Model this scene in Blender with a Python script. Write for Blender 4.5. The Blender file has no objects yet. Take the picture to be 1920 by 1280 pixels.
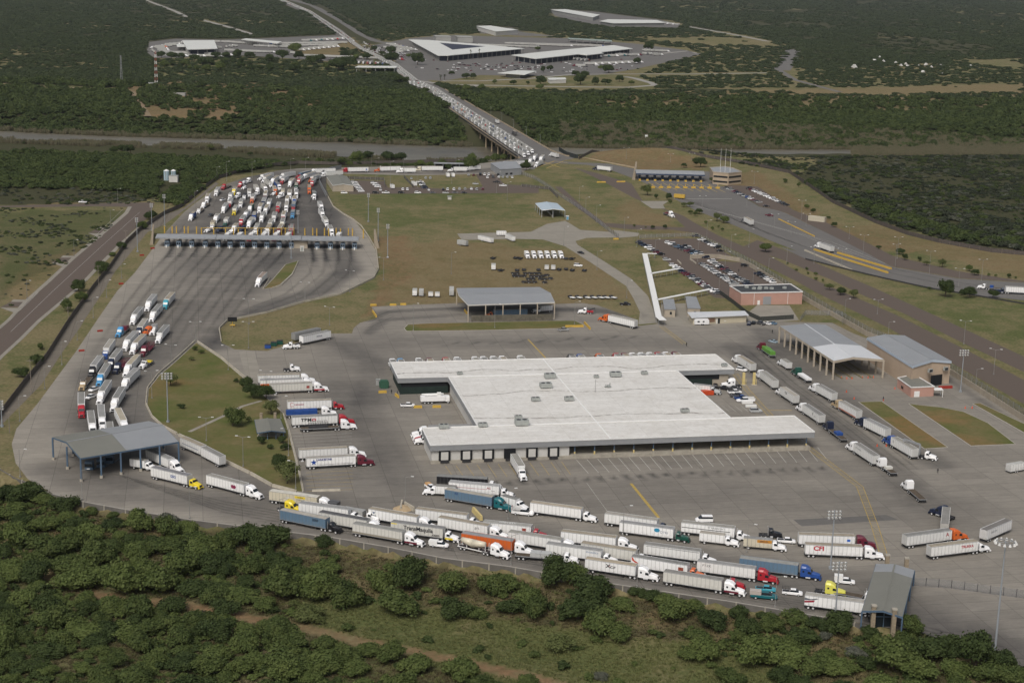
import bpy,math,random
import numpy as np
from mathutils import Vector,Matrix
from mathutils.geometry import delaunay_2d_cdt,tessellate_polygon
R=random.Random(7)
NR=np.random.default_rng(11)
scene=bpy.context.scene
COL=scene.collection
# ------------------------------------------------------------------ camera, world, sun, exposure
FPX,PITCH,ROLL,CAMZ=3037.0,math.radians(13.53),math.radians(1.36),171.0
_f=Vector((0,math.cos(PITCH),-math.sin(PITCH)));_r=Vector((1,0,0));_u=_r.cross(_f)
_rt=_r*math.cos(ROLL) + _u*math.sin(ROLL);_up=-_r*math.sin(ROLL) + _u*math.cos(ROLL)
cd=bpy.data.cameras.new('camera');cd.lens=FPX/1920*36;cd.sensor_width=36;cd.clip_start=1;cd.clip_end=30000
cam=bpy.data.objects.new('camera',cd);COL.objects.link(cam)
cam.matrix_world=Matrix(((_rt.x,_up.x,-_f.x,0),(_rt.y,_up.y,-_f.y,0),(_rt.z,_up.z,-_f.z,CAMZ),(0,0,0,1)))
scene.camera=cam
SUN_EL,SUN_AZ=math.radians(50),math.radians(200)   # azimuth measured clockwise from +Y
w=bpy.data.worlds.new('World');scene.world=w;w.use_nodes=True
nt=w.node_tree;bg=nt.nodes['Background'];sky=nt.nodes.new('ShaderNodeTexSky')
sky.sky_type='NISHITA';sky.sun_disc=False;sky.sun_elevation=SUN_EL;sky.sun_rotation=SUN_AZ
sky.dust_density=6.0;sky.air_density=1.0;sky.ozone_density=1.0
hs=nt.nodes.new('ShaderNodeHueSaturation');hs.inputs['Saturation'].default_value=0.6
nt.links.new(sky.outputs[0],hs.inputs['Color']);nt.links.new(hs.outputs[0],bg.inputs[0]);bg.inputs[1].default_value=0.12
sl=bpy.data.lights.new('sun','SUN');sl.energy=1.9;sl.angle=math.radians(22);sl.color=(1,.97,.92)
so=bpy.data.objects.new('sun',sl);COL.objects.link(so)
so.rotation_euler=(math.pi/2 - SUN_EL,0,math.pi - SUN_AZ)
scene.view_settings.view_transform='Standard';scene.view_settings.look='None'
scene.view_settings.exposure=-0.27;scene.view_settings.gamma=1
scene.cycles.max_bounces=4;scene.cycles.diffuse_bounces=2;scene.cycles.glossy_bounces=2
scene.cycles.transparent_max_bounces=10
# ------------------------------------------------------------------ pixel (1920 x 1280 photograph) -> place
def G(x,y,z=0.0):
    d=_f*FPX + _rt*(x-960) - _up*(y-640);t=(z-CAMZ)/d.z
    return Vector((d.x*t,d.y*t,z))
def PX(p):
    v=Vector(p) - Vector((0,0,CAMZ));k=FPX/v.dot(_f)
    return 960 + k*v.dot(_rt),640 - k*v.dot(_up)
def PXn(X,Y,Zz):
    vx,vy,vz=X,Y,Zz-CAMZ
    f=vx*_f.x+vy*_f.y+vz*_f.z;r=vx*_rt.x+vy*_rt.y+vz*_rt.z;u=vx*_up.x+vy*_up.y+vz*_up.z
    return 960+FPX*r/f,640-FPX*u/f
REG=dict(Z1=(480,860,4),Z2=(880,880,4),Z3=(1300,880,3.0968),Z7=(0,760,3.048),Z8=(260,560,3.4286),Z6=(0,520,4.267),Z5=(340,290,4.571),
           Z9=(1340,560,3.3103),L1=(340,310,8.532),L2=(480,300,8),P=(1040,260,4.174),Q=(1180,430,6.736),N=(620,280,4.266),S=(680,480,3.5556),
           D=(1080,640,4),D4=(760,640,4.572),E=(1460,240,4),F4=(0,280,4),B=(820,190,8.727),U=(640,60,6.857),W=(480,680,5.817),H=(440,0,6.857),
           Y=(880,60,4.8),A=(270,60,4.8),O=(1160,420,4.74),I=(0,0,1),X=(0,0,3),X2=(600,0,2.8235),X3=(1240,0,2.8235),K=(1470,1040,7.111))
def q(r,x,y):
    a=REG[r];return a[0]+x/a[2],a[1]+y/a[2]
def qs(r,s):
    v=[float(t) for t in s.replace(',',' ').split()]
    return [q(r,v[i],v[i+1]) for i in range(0,len(v),2)]
def top_height(base,top):
    """height of a vertical thing whose foot is at pixel base and whose top is at pixel row top"""
    g=G(*base);lo,hi=0.0,60.0
    for _ in range(30):
        m=(lo+hi)/2
        if PX((g.x,g.y,m))[1] > top: lo=m
        else: hi=m
    return g,lo
# ------------------------------------------------------------------ numpy noise
def _h(ix,iy,s):
    n=(ix.astype(np.int64)*374761393 + iy.astype(np.int64)*668265263 + s*974634777) & 0x7fffffff
    n=((n ^ (n >> 13))*1274126177) & 0x7fffffff
    return ((n ^ (n >> 16)) & 0xffff)/65535.0
def vnoise(x,y,sc,seed=0,octs=3):
    x=np.asarray(x,float)/sc;y=np.asarray(y,float)/sc;o=0;a=.5;t=0
    for k in range(octs):
        ix,iy=np.floor(x),np.floor(y);fx,fy=x-ix,y-iy;fx=fx*fx*(3-2*fx);fy=fy*fy*(3-2*fy)
        v=(_h(ix,iy,seed+k)*(1-fx)+_h(ix+1,iy,seed+k)*fx)*(1-fy)+(_h(ix,iy+1,seed+k)*(1-fx)+_h(ix+1,iy+1,seed+k)*fx)*fy
        o=o+a*v;t += a;a *= .5;x=x*2+17;y=y*2+31
    return o/t
def inpoly(x,y,poly):
    x=np.asarray(x,float);y=np.asarray(y,float);r=np.zeros(x.shape,bool);n=len(poly)
    for i in range(n):
        x1,y1=poly[i][:2];x2,y2=poly[(i+1) % n][:2]
        if y1 == y2: continue
        c=((y1 > y) != (y2 > y)) & (x < (x2-x1)*(y-y1)/(y2-y1)+x1);r ^= c
    return r
def dseg(x,y,pts):
    d=np.full(np.shape(x),1e9)
    for (x1,y1),(x2,y2) in zip(pts[:-1],pts[1:]):
        dx,dy=x2-x1,y2-y1;L=dx*dx+dy*dy+1e-9
        t=np.clip(((x-x1)*dx+(y-y1)*dy)/L,0,1)
        d=np.minimum(d,np.hypot(x-x1-t*dx,y-y1-t*dy))
    return d
def W2(pts,z=0): return [(g.x,g.y) for g in (G(a,b,z) for a,b in pts)]
def sm(a,b,x): t=np.clip((x-a)/(b-a),0,1);return t*t*(3-2*t)
# ------------------------------------------------------------------ terrain height
RU=sorted(W2(qs('I','-400 232 0 247 200 256 420 262 640 268 790 274 900 277 1040 277 1120 279 1400 281 1600 281 1920 280 2400 280'),-14))
RL=sorted(W2(qs('I','-400 245 0 262 200 270 400 276 520 285 640 292 760 302 860 304 960 300 1100 287 1200 287 1470 288 1600 287 1920 286 2400 286'),-14))
RUx,RUy=np.array([p[0] for p in RU]),np.array([p[1] for p in RU]);RLx,RLy=np.array([p[0] for p in RL]),np.array([p[1] for p in RL])
NEARW=W2(qs('I','-300 860 0 895 52 902 98 926 154 941 230 955 356 975 492 992 620 1008 730 1027 830 1047 955 1063 1087 1086 1192 1102 1360 1127 1558 1160 1671 1179 1733 1189 1800 1224 1925 1266 2100 1350'))
NWx,NWy=np.array([p[0] for p in NEARW]),np.array([p[1] for p in NEARW])
MND=G(1165,284,0);MND2=G(1290,292,0)
def Hn(x,y):
    x=np.asarray(x,float);y=np.asarray(y,float)
    yl=np.interp(x,RLx,RLy);yu=np.interp(x,RUx,RUy)
    near=yl-y;far=y-yu
    h=np.where(near > 0,-13.2+13.2*sm(70,150,near),np.where(far > 0,-13.2+13.2*sm(8,90,far),-16.0))
    h=np.where((near > 0) & (near < 8),-16+2.8*near/8,h)
    h=np.where((far > 0) & (far < 8),-16+2.8*far/8,h)
    h=h+7.5*np.exp(-(((x-MND.x)/55)**2+((y-MND.y)/40)**2))+5*np.exp(-(((x-MND2.x)/60)**2+((y-MND2.y)/30)**2))
    yn=np.interp(x,NWx,NWy);d=yn-y
    h=np.where(d > -0.5,-2.2*sm(-.5,1.0,d)-4.5*sm(2,45,d)+1.2*(vnoise(x,y,40,5)-.5)*sm(4,30,d),h)
    h=h-5*sm(1275,1345,y)*sm(-120,-220,x)*((near > 60))*sm(60,150,near)
    farn=sm(7000,11000,y)*14*(vnoise(x,y,900,9)-.4)
    return h+farn
def H1(x,y): return float(Hn(np.array([x]),np.array([y]))[0])
def GT(x,y):
    z=0.0
    for _ in range(4):
        g=G(x,y,z);z=H1(g.x,g.y)
    return G(x,y,z)
# ------------------------------------------------------------------ objects and tags
def tag(o,label=None,cat=None,group=None,kind=None):
    if label: o['label']=label
    if cat: o['category']=cat
    if group: o['group']=group
    if kind: o['kind']=kind
    return o
def link(o,parent=None):
    COL.objects.link(o)
    if parent is not None: o.parent=parent
    return o
def empty(name,loc=(0,0,0),rz=0.0):
    o=bpy.data.objects.new(name,None);o.empty_display_size=.1;o.location=loc;o.rotation_euler=(0,0,rz);return link(o)
def inst(name,mesh,parent=None,loc=(0,0,0),rz=0.0,color=None,sc=None):
    o=bpy.data.objects.new(name,mesh);o.location=loc;o.rotation_euler=(0,0,rz)
    if color is not None: o.color=(color[0],color[1],color[2],1)
    if sc is not None: o.scale=sc
    return link(o,parent)
class MB:
    def __init__(s): s.v=[];s.f=[];s.m=[]
    def add(s,vs,fs,m=0):
        b=len(s.v);s.v.extend([tuple(p) for p in vs])
        for f in fs: s.f.append([b+i for i in f]);s.m.append(m)
        return s
    def quad(s,a,b,c,d,m=0): return s.add([a,b,c,d],[(0,1,2,3)],m)
    def box(s,x0,x1,y0,y1,z0,z1,m=0):
        return s.add([(x0,y0,z0),(x1,y0,z0),(x1,y1,z0),(x0,y1,z0),(x0,y0,z1),(x1,y0,z1),(x1,y1,z1),(x0,y1,z1)],
                     [(0,3,2,1),(4,5,6,7),(0,1,5,4),(1,2,6,5),(2,3,7,6),(3,0,4,7)],m)
    def bar(s,a,b,w,h=None,m=0):
        a,b=Vector(a),Vector(b);h=h or w;d=(b-a).normalized()
        side=d.cross(Vector((0,0,1)))
        side=side.normalized() if side.length > 1e-3 else Vector((1,0,0))
        u=side.cross(d).normalized();vs=[]
        for p in (a,b):
            for i,j in ((-1,-1),(1,-1),(1,1),(-1,1)): vs.append(p+side*(w/2*i)+u*(h/2*j))
        return s.add(vs,[(0,1,2,3),(7,6,5,4),(0,4,5,1),(1,5,6,2),(2,6,7,3),(3,7,4,0)],m)
    def cyl(s,a,b,r0,r1=None,n=8,m=0,mcap=None):
        a,b=Vector(a),Vector(b);r1=r0 if r1 is None else r1;d=(b-a).normalized()
        e=Vector((0,0,1)) if abs(d.z) < .9 else Vector((1,0,0));u=d.cross(e).normalized();v=d.cross(u)
        vs=[p+(u*math.cos(t*2*math.pi/n)+v*math.sin(t*2*math.pi/n))*r for p,r in ((a,r0),(b,r1)) for t in range(n)]
        s.add(vs,[(i,(i+1) % n,n+(i+1) % n,n+i) for i in range(n)],m)
        k=m if mcap is None else mcap
        b0=len(s.v)-2*n;s.f += [[b0+i for i in range(n)][::-1],[b0+n+i for i in range(n)]];s.m += [k,k]
        return s
    def loft(s,st,m=0):
        vs=[]
        for x,hw,z0,z1,tf in st:
            sh=z1-(z1-z0)*.16
            vs += [(x,-hw,z0),(x,-hw,sh),(x,-hw*tf,z1),(x,hw*tf,z1),(x,hw,sh),(x,hw,z0)]
        n=len(st);fs=[]
        for i in range(n-1):
            for j in range(6): fs.append((i*6+j,i*6+(j+1) % 6,(i+1)*6+(j+1) % 6,(i+1)*6+j))
        fs += [tuple(range(6))[::-1],tuple((n-1)*6+j for j in range(6))]
        return s.add(vs,fs,m)
    def prism(s,pts,z0,z1,m=0,mtop=None):
        """vertical prism over a polygon of (x, y) or (x, y, z1)"""
        n=len(pts);A=sum(pts[i][0]*pts[(i+1) % n][1]-pts[(i+1) % n][0]*pts[i][1] for i in range(n))
        if A < 0: pts=pts[::-1]
        vs=[(p[0],p[1],z0) for p in pts]+[(p[0],p[1],p[2] if len(p) > 2 else z1) for p in pts]
        s.add(vs,[(i,(i+1) % n,n+(i+1) % n,n+i) for i in range(n)],m)
        b=len(s.v)-2*n;k=m if mtop is None else mtop
        for t in tessellate_polygon([[Vector((p[0],p[1],0)) for p in pts]]):
            a=[Vector(pts[i][:2]) for i in t];cr=(a[1]-a[0]).cross(a[2]-a[0])
            t=t if cr > 0 else t[::-1]
            s.f.append([b+n+i for i in t]);s.m.append(k);s.f.append([b+i for i in t[::-1]]);s.m.append(m)
        return s
    def mesh(s,name,mats,smooth=False):
        me=bpy.data.meshes.new(name);me.from_pydata(s.v,[],s.f)
        for m in mats: me.materials.append(m)
        if len(mats) > 1: me.polygons.foreach_set('material_index',s.m)
        if smooth: me.polygons.foreach_set('use_smooth',[True]*len(s.f))
        me.update();return me
    def build(s,name,mats,parent=None,loc=(0,0,0),rz=0.0,color=None,smooth=False):
        if not isinstance(mats,(list,tuple)): mats=[mats]
        return inst(name,s.mesh(name,mats,smooth),parent,loc,rz,color)
# ------------------------------------------------------------------ materials
MATS={}
def mat(name,col,rough=.8,metal=0,noise=0,nscale=1.0,bump=0,obj=False,col2=None,spec=.3,stretch=None):
    if name in MATS: return MATS[name]
    m=bpy.data.materials.new(name);m.use_nodes=True;t=m.node_tree;b=t.nodes['Principled BSDF']
    b.inputs['Roughness'].default_value=rough;b.inputs['Metallic'].default_value=metal;b.inputs['Specular IOR Level'].default_value=spec
    src=None
    if obj:
        oi=t.nodes.new('ShaderNodeObjectInfo');src=oi.outputs['Color']
    if noise or col2:
        tc=t.nodes.new('ShaderNodeTexCoord');mp=t.nodes.new('ShaderNodeMapping');t.links.new(tc.outputs['Object'],mp.inputs[0])
        if stretch: mp.inputs['Scale'].default_value=stretch
        n=t.nodes.new('ShaderNodeTexNoise');n.inputs['Scale'].default_value=nscale;n.inputs['Detail'].default_value=5;n.inputs['Roughness'].default_value=.65
        t.links.new(mp.outputs[0],n.inputs['Vector'])
        rp=t.nodes.new('ShaderNodeMapRange');rp.inputs[1].default_value=.3;rp.inputs[2].default_value=.7;t.links.new(n.outputs[0],rp.inputs[0])
        mx=t.nodes.new('ShaderNodeMix');mx.data_type='RGBA';t.links.new(rp.outputs[0],mx.inputs[0])
        if src is not None:
            g=t.nodes.new('ShaderNodeMix');g.data_type='RGBA';g.blend_type='MULTIPLY';g.inputs[0].default_value=1
            t.links.new(src,g.inputs[6]);c=1-noise;g.inputs[7].default_value=(c,c,c*.97,1)
            t.links.new(g.outputs[2],mx.inputs[6]);t.links.new(src,mx.inputs[7])
        else:
            c2=col2 or tuple(c*(1-noise) for c in col)
            mx.inputs[6].default_value=(*c2,1);mx.inputs[7].default_value=(*col,1)
        t.links.new(mx.outputs[2],b.inputs['Base Color'])
        if bump:
            bp=t.nodes.new('ShaderNodeBump');bp.inputs['Strength'].default_value=bump;t.links.new(n.outputs[0],bp.inputs['Height']);t.links.new(bp.outputs[0],b.inputs['Normal'])
    elif src is not None: t.links.new(src,b.inputs['Base Color'])
    else: b.inputs['Base Color'].default_value=(*col,1)
    MATS[name]=m;return m
def N(t,typ,**kw):
    n=t.nodes.new(typ)
    for k,v in kw.items():
        if k.startswith('_'): n.inputs[int(k[1:])].default_value=v
        else: setattr(n,k,v)
    return n
def mixc(t,fac,a,b,mode='MIX'):
    n=N(t,'ShaderNodeMix',data_type='RGBA',blend_type=mode)
    for s,i in ((fac,0),(a,6),(b,7)):
        if isinstance(s,(int,float)): n.inputs[i].default_value=s
        elif isinstance(s,tuple): n.inputs[i].default_value=(*s,1)
        else: t.links.new(s,n.inputs[i])
    return n.outputs[2]
def noise(t,vec,scale,detail=4,rough=.6,lo=.35,hi=.65):
    n=N(t,'ShaderNodeTexNoise');n.inputs['Scale'].default_value=scale;n.inputs['Detail'].default_value=detail;n.inputs['Roughness'].default_value=rough
    t.links.new(vec,n.inputs['Vector']);r=N(t,'ShaderNodeMapRange',_1=lo,_2=hi);t.links.new(n.outputs[0],r.inputs[0]);return r.outputs[0]
def mth(t,op,a,b=0.0):
    n=N(t,'ShaderNodeMath',operation=op)
    for s,i in ((a,0),(b,1)):
        if isinstance(s,(int,float)): n.inputs[i].default_value=s
        else: t.links.new(s,n.inputs[i])
    return n.outputs[0]
def attr(t,name): return N(t,'ShaderNodeAttribute',attribute_name=name).outputs['Fac']
def newmat(name,rough=.9,spec=.2):
    m=bpy.data.materials.new(name);m.use_nodes=True;b=m.node_tree.nodes['Principled BSDF']
    b.inputs['Roughness'].default_value=rough;b.inputs['Specular IOR Level'].default_value=spec;MATS[name]=m
    return m,m.node_tree,b
PAINT=mat('paint',(1,1,1),.45,obj=True,noise=.10,nscale=.9,spec=.4)
PAINTC=mat('clean_paint',(1,1,1),.3,obj=True,spec=.5)
GLASS=mat('dark_glass',(.015,.02,.025),.12,spec=.6)
RUBBER=mat('rubber',(.02,.02,.02),.9);DARK=mat('dark_steel',(.035,.035,.038),.7);RIM=mat('rim',(.55,.55,.55),.4)
CHROME=mat('bright_metal',(.6,.6,.6),.3,metal=.6);STEEL=mat('grey_steel',(.3,.31,.32),.55,metal=.2)
YEL=mat('yellow_paint',(.58,.38,.07),.6,noise=.3,nscale=2);WHT=mat('white_paint',(.8,.8,.78),.6,noise=.15,nscale=2)
CONC=mat('concrete_block',(.40,.37,.31),.9,noise=.3,nscale=.5,bump=.1)
# ================================================================== ground, water, roads
def cells_mesh(name,X,Y,Z,attrs,mats):
    r,c=X.shape;co=np.stack([X,Y,Z],-1).reshape(-1,3)
    i=np.arange(r*c).reshape(r,c);f=np.stack([i[:-1,:-1],i[:-1,1:],i[1:,1:],i[1:,:-1]],-1).reshape(-1,4)
    me=bpy.data.meshes.new(name);me.vertices.add(len(co));me.vertices.foreach_set('co',co.ravel())
    me.loops.add(f.size);me.loops.foreach_set('vertex_index',f.ravel().astype(np.int32));me.polygons.add(len(f))
    me.polygons.foreach_set('loop_start',np.arange(0,f.size,4,dtype=np.int32))
    me.polygons.foreach_set('use_smooth',np.ones(len(f),bool))
    for k,v in attrs.items(): me.attributes.new(k,'FLOAT','POINT').data.foreach_set('value',v.ravel().astype(np.float32))
    for m in mats: me.materials.append(m)
    me.update(calc_edges=True);return me
ys=[300.0]
while ys[-1] < 26000: ys.append(ys[-1]*1.0055)
ys=np.array(ys);us=np.linspace(-1,1,330);XX=us[None,:]*(ys[:,None]*.42+160);YY=np.repeat(ys[:,None],len(us),1)
ZZ=Hn(XX,YY)-.02
px,py=PXn(XX,YY,ZZ)
n1=vnoise(XX,YY,60,21);n2=vnoise(XX,YY,9,23);n3=vnoise(XX,YY,240,25)
jx=px+(vnoise(XX,YY,25,31)-.5)*70*np.clip(py+91,60,900)/900;jy=py+(vnoise(XX,YY,25,33)-.5)*26*np.clip(py+91,60,900)/900
def reg(s): return inpoly(jx,jy,qs('I',s)).astype(float)
def regx(s): return inpoly(px,py,qs('I',s)).astype(float)
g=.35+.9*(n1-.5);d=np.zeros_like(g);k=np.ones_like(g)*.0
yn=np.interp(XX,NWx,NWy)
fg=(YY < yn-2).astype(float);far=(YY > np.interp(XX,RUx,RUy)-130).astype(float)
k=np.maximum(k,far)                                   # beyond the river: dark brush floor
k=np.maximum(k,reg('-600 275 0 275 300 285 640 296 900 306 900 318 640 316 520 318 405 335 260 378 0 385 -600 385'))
k=np.maximum(k,reg('1500 330 1560 280 1400 270 2400 270 2400 480 1920 475 1780 455 1640 410 1500 345'))
clearings=['285 106 700 110 700 146 560 146 280 144','235 163 300 150 400 156 490 156 600 172 610 200 465 220 400 224 380 212 330 228 270 222','560 88 660 70 700 100 690 128 600 118 545 104',
  '1040 176 1300 172 1920 158 2400 150 2400 224 1920 216 1500 212 1300 214 1060 206','700 60 1400 60 1500 100 1500 175 1300 165 1000 175 760 150','1480 130 1920 110 1920 175 1480 180',
  '0 158 260 165 260 176 0 172','860 300 1010 300 1010 318 860 318']
for s in clearings: k=k*(1-reg(s)*.95)
d=np.maximum(d,.8*reg(clearings[1]));d=np.maximum(d,.45*reg(clearings[2]));d=np.maximum(d,.35*reg(clearings[3]));g=g+.25*reg(clearings[0])-.25*reg(clearings[3])
k=k*(1-.8*(vnoise(XX,YY,420,41) > .66)*(py < 130));g=g-.1*(py < 130)
# site lawns
d=np.maximum(d,.75*reg('700 440 760 440 770 480 770 520 735 570 700 590 665 600 700 560 712 520 705 490'))
d=np.maximum(d,.42*reg('740 455 860 450 1100 470 1190 560 1100 575 700 570 760 520'));g=g-.25*reg('740 455 860 450 1100 470 1190 560 1100 575 700 570 760 520')
g=g+.35*reg('620 360 1000 362 1000 410 700 420 640 390');g=g+.25*reg('1130 330 1190 400 1100 400 1040 340')
d=np.maximum(d,.8*reg('1085 300 1170 268 1340 300 1320 316 1200 316 1120 305'));d=np.maximum(d,.7*reg('1330 330 1420 320 1560 420 1720 470 1700 480 1500 420'))
d=np.maximum(d,.5*reg('1180 370 1290 430 1300 450 1200 430 1150 395'));d=np.maximum(d,.5*reg('1560 430 1940 530 1940 480 1780 460 1640 420'))
g=g+.22*reg('1620 545 1940 570 1940 660 1800 610')
g=g+.4*reg('0 395 230 395 200 440 0 560');k=np.maximum(k,.35*reg('-300 395 230 395 200 440 0 560 -300 600'));d=np.maximum(d,.55*reg('0 378 110 360 200 385 60 392'));d=np.maximum(d,.4*reg('40 500 200 440 120 500 0 600'))
g=g+.35*reg('300 690 460 700 440 760 340 790 290 760');d=np.maximum(d,.25*reg('440 790 540 760 560 900 460 870'))
d=np.maximum(d,.6*reg('1610 753 1660 752 1700 790 1650 780'));d=np.maximum(d,.75*reg('1740 770 1800 790 1870 830 1800 836 1760 800'))
# foreground slope and meadow
bank=fg*sm(42,12,yn-YY);d=np.where(fg > 0,.55*bank,d)
k=np.where(fg > 0,.35+.4*(n2 > .5),k);g=np.where(fg > 0,.35+.5*(n2-.5),g)
mead=fg*reg('560 1105 700 1120 850 1145 1000 1170 1140 1190 1300 1200 1420 1230 1500 1290 900 1290 780 1235 640 1195 560 1160')
k=k*(1-mead*.9);g=g+mead*.95;d=d*(1-mead*.7)
trk=dseg(px,py,qs('I','-20 1040 60 1065 160 1110 260 1128 330 1130 420 1150 560 1175 630 1192 660 1200 760 1218 830 1233 930 1255 1010 1272 1080 1295'))
tr=fg*sm(11,5,trk);k=k*(1-tr);d=np.maximum(d,tr*1.0);g=g*(1-tr)
k=k*(1-fg*reg('0 1000 70 1040 60 1080 0 1060'));river=((YY > np.interp(XX,RLx,RLy)-9) & (YY < np.interp(XX,RUx,RUy)+9)).astype(float)
g=np.clip(g,0,1);d=np.clip(np.maximum(d,river*.3),0,1);k=np.clip(k,0,1)
m,t,b=newmat('earth_and_grass',.95,.1)
pos=N(t,'ShaderNodeNewGeometry').outputs['Position']
A_g,A_d,A_k=attr(t,'green'),attr(t,'dirt'),attr(t,'brush')
na=noise(t,pos,.035,6,.65,.35,.65);nb=noise(t,pos,.35,6,.7,.35,.65);nc=noise(t,pos,1.6,5,.7,.3,.7);nd=noise(t,pos,.11,6,.7,.35,.65)
ne=noise(t,pos,.8,8,.75,.38,.62);dry=mixc(t,ne,(.145,.12,.060),(.285,.24,.13));grn=mixc(t,ne,(.070,.090,.030),(.150,.160,.060))
gf=mth(t,'ADD',A_g,mth(t,'MULTIPLY',mth(t,'SUBTRACT',na,.5),.75));gf=mth(t,'ADD',gf,mth(t,'MULTIPLY',mth(t,'SUBTRACT',nd,.5),.85))
cl=N(t,'ShaderNodeClamp');t.links.new(gf,cl.inputs[0])
c1=mixc(t,cl.outputs[0],dry,grn)
drt=mixc(t,nb,(.16,.095,.050),(.29,.185,.105))
df=mth(t,'MULTIPLY',A_d,mth(t,'ADD',mth(t,'MULTIPLY',nd,.9),mth(t,'MULTIPLY',nb,.5)));cl2=N(t,'ShaderNodeClamp');t.links.new(df,cl2.inputs[0])
c2=mixc(t,cl2.outputs[0],c1,drt)
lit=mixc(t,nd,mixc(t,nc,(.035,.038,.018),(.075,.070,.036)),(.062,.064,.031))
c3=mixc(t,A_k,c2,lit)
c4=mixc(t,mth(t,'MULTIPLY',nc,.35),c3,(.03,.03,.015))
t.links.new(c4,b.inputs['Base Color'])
bp=N(t,'ShaderNodeBump');bp.inputs['Strength'].default_value=.5;bp.inputs['Distance'].default_value=.3;t.links.new(nc,bp.inputs['Height']);t.links.new(bp.outputs[0],b.inputs['Normal'])
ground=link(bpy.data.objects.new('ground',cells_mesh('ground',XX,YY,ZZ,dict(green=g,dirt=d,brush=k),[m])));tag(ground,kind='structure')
# water
m,t,b=newmat('river_water',.35,.4)
pos=N(t,'ShaderNodeNewGeometry').outputs['Position'];mp=N(t,'ShaderNodeMapping');t.links.new(pos,mp.inputs[0]);mp.inputs['Scale'].default_value=(.35,1,1)
nw=noise(t,mp.outputs[0],.05,5,.6,.35,.65);t.links.new(mixc(t,nw,(.105,.094,.070),(.15,.135,.10)),b.inputs['Base Color'])
n2w=noise(t,pos,.6,4,.6);bp=N(t,'ShaderNodeBump');bp.inputs['Strength'].default_value=.25;bp.inputs['Distance'].default_value=.25;t.links.new(n2w,bp.inputs['Height']);t.links.new(bp.outputs[0],b.inputs['Normal'])
wv=[(x,y-16) for x,y in RL]+[(x,y+16) for x,y in RU[::-1]]
riv=MB();riv.add([(x,y,-14.0) for x,y in wv],[]);nl=len(RL)
for i in range(nl-1): riv.f.append([i,i+1,len(wv)-2-i,len(wv)-1-i]) if len(RL) == len(RU) else None
if not riv.f:
    xs=np.linspace(max(RLx[0],RUx[0]),min(RLx[-1],RUx[-1]),90);riv=MB();lo=np.interp(xs,RLx,RLy)-14;hi=np.interp(xs,RUx,RUy)+14
    riv.add([(x,y,-14.0) for x,y in zip(xs,lo)]+[(x,y,-14.0) for x,y in zip(xs,hi)],[(i,i+1,90+i+1,90+i) for i in range(89)])
tag(riv.build('river_water',m),kind='structure')
# ------------------------------------------------------------------ pavement material
def pavemat(name,base,worn,jl=6.0,jw=.06,ang=11.25,jdark=.55,patch=.5):
    m,t,b=newmat(name,.9,.2);pos=N(t,'ShaderNodeNewGeometry').outputs['Position']
    rot=N(t,'ShaderNodeMapping');rot.inputs['Rotation'].default_value=(0,0,-math.radians(ang));t.links.new(pos,rot.inputs[0])
    wv=attr(t,'wear');n1=noise(t,pos,.02,6,.65,.3,.7);n2=noise(t,rot.outputs[0],.25,6,.7,.3,.7);n3=noise(t,pos,2.5,4,.7,.3,.7);sm_=N(t,'ShaderNodeMapping');sm_.inputs['Scale'].default_value=(.25,1.6,1);t.links.new(rot.outputs[0],sm_.inputs[0]);n4=noise(t,sm_.outputs[0],.7,7,.75,.35,.68)
    f=mth(t,'MULTIPLY',wv,mth(t,'ADD',.62,mth(t,'MULTIPLY',n1,.55)));f=mth(t,'ADD',f,mth(t,'MULTIPLY',mth(t,'SUBTRACT',n2,.5),.16));cl=N(t,'ShaderNodeClamp');t.links.new(f,cl.inputs[0])
    c=mixc(t,cl.outputs[0],base,worn)
    if jl:
        br=N(t,'ShaderNodeTexBrick',offset=0.0,squash=1.0);br.inputs['Scale'].default_value=1;br.inputs['Brick Width'].default_value=jl*2;br.inputs['Row Height'].default_value=jl
        br.inputs['Mortar Size'].default_value=jw;br.inputs['Mortar Smooth'].default_value=.3;br.inputs['Color1'].default_value=(1,1,1,1);br.inputs['Color2'].default_value=(1-.22*patch,)*3+(1,);br.inputs['Mortar'].default_value=(jdark,)*3+(1,);br.inputs['Bias'].default_value=0
        t.links.new(rot.outputs[0],br.inputs['Vector']);c=mixc(t,1.0,c,br.outputs['Color'],'MULTIPLY')
    c=mixc(t,mth(t,'MULTIPLY',n4,.34),c,(.085,.078,.070));c=mixc(t,mth(t,'MULTIPLY',n3,.22),c,(.06,.056,.052))
    t.links.new(c,b.inputs['Base Color']);return m
PV=pavemat('concrete_pavement',(.36,.33,.28),(.070,.067,.066),6.0,.10,patch=.7)
PV2=pavemat('pale_concrete',(.34,.315,.265),(.14,.13,.115),5.0,.05)
AS=pavemat('brown_asphalt',(.125,.096,.078),(.06,.055,.05),0)
AG=pavemat('grey_asphalt',(.175,.168,.158),(.08,.078,.076),7,.08)
WEAR=[]
def wear(s,width,a,r='I'): WEAR.append((W2(qs(r,s)),width,a))
wear('400 450 330 540 250 640 190 740 170 790',34,.42);wear('520 330 500 450',75,.75);wear('470 360 360 430',40,.6);wear('600 330 620 440',26,.8)
wear('570 350 480 470 420 500',60,.5);wear('540 480 400 570 300 680 240 780',36,.55);wear('640 470 655 505 600 545 500 575 430 615 405 650',16,.75)
wear('600 320 780 325 900 322 1000 305',14,.7)
for bx in (325,348,372,398,422,444,468,492,514,538): wear(f'{bx} 452 {bx-1} 466 {bx-9} 482',2.4,.85);wear(f'{bx-4} 470 {bx-26} 500',2.2,.4)
for bx in (584,608,632,655): wear(f'{bx} 452 {bx+1} 468 {bx+6} 490',2.6,.95);wear(f'{bx+2} 475 {bx+8} 500',4,.5)
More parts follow.
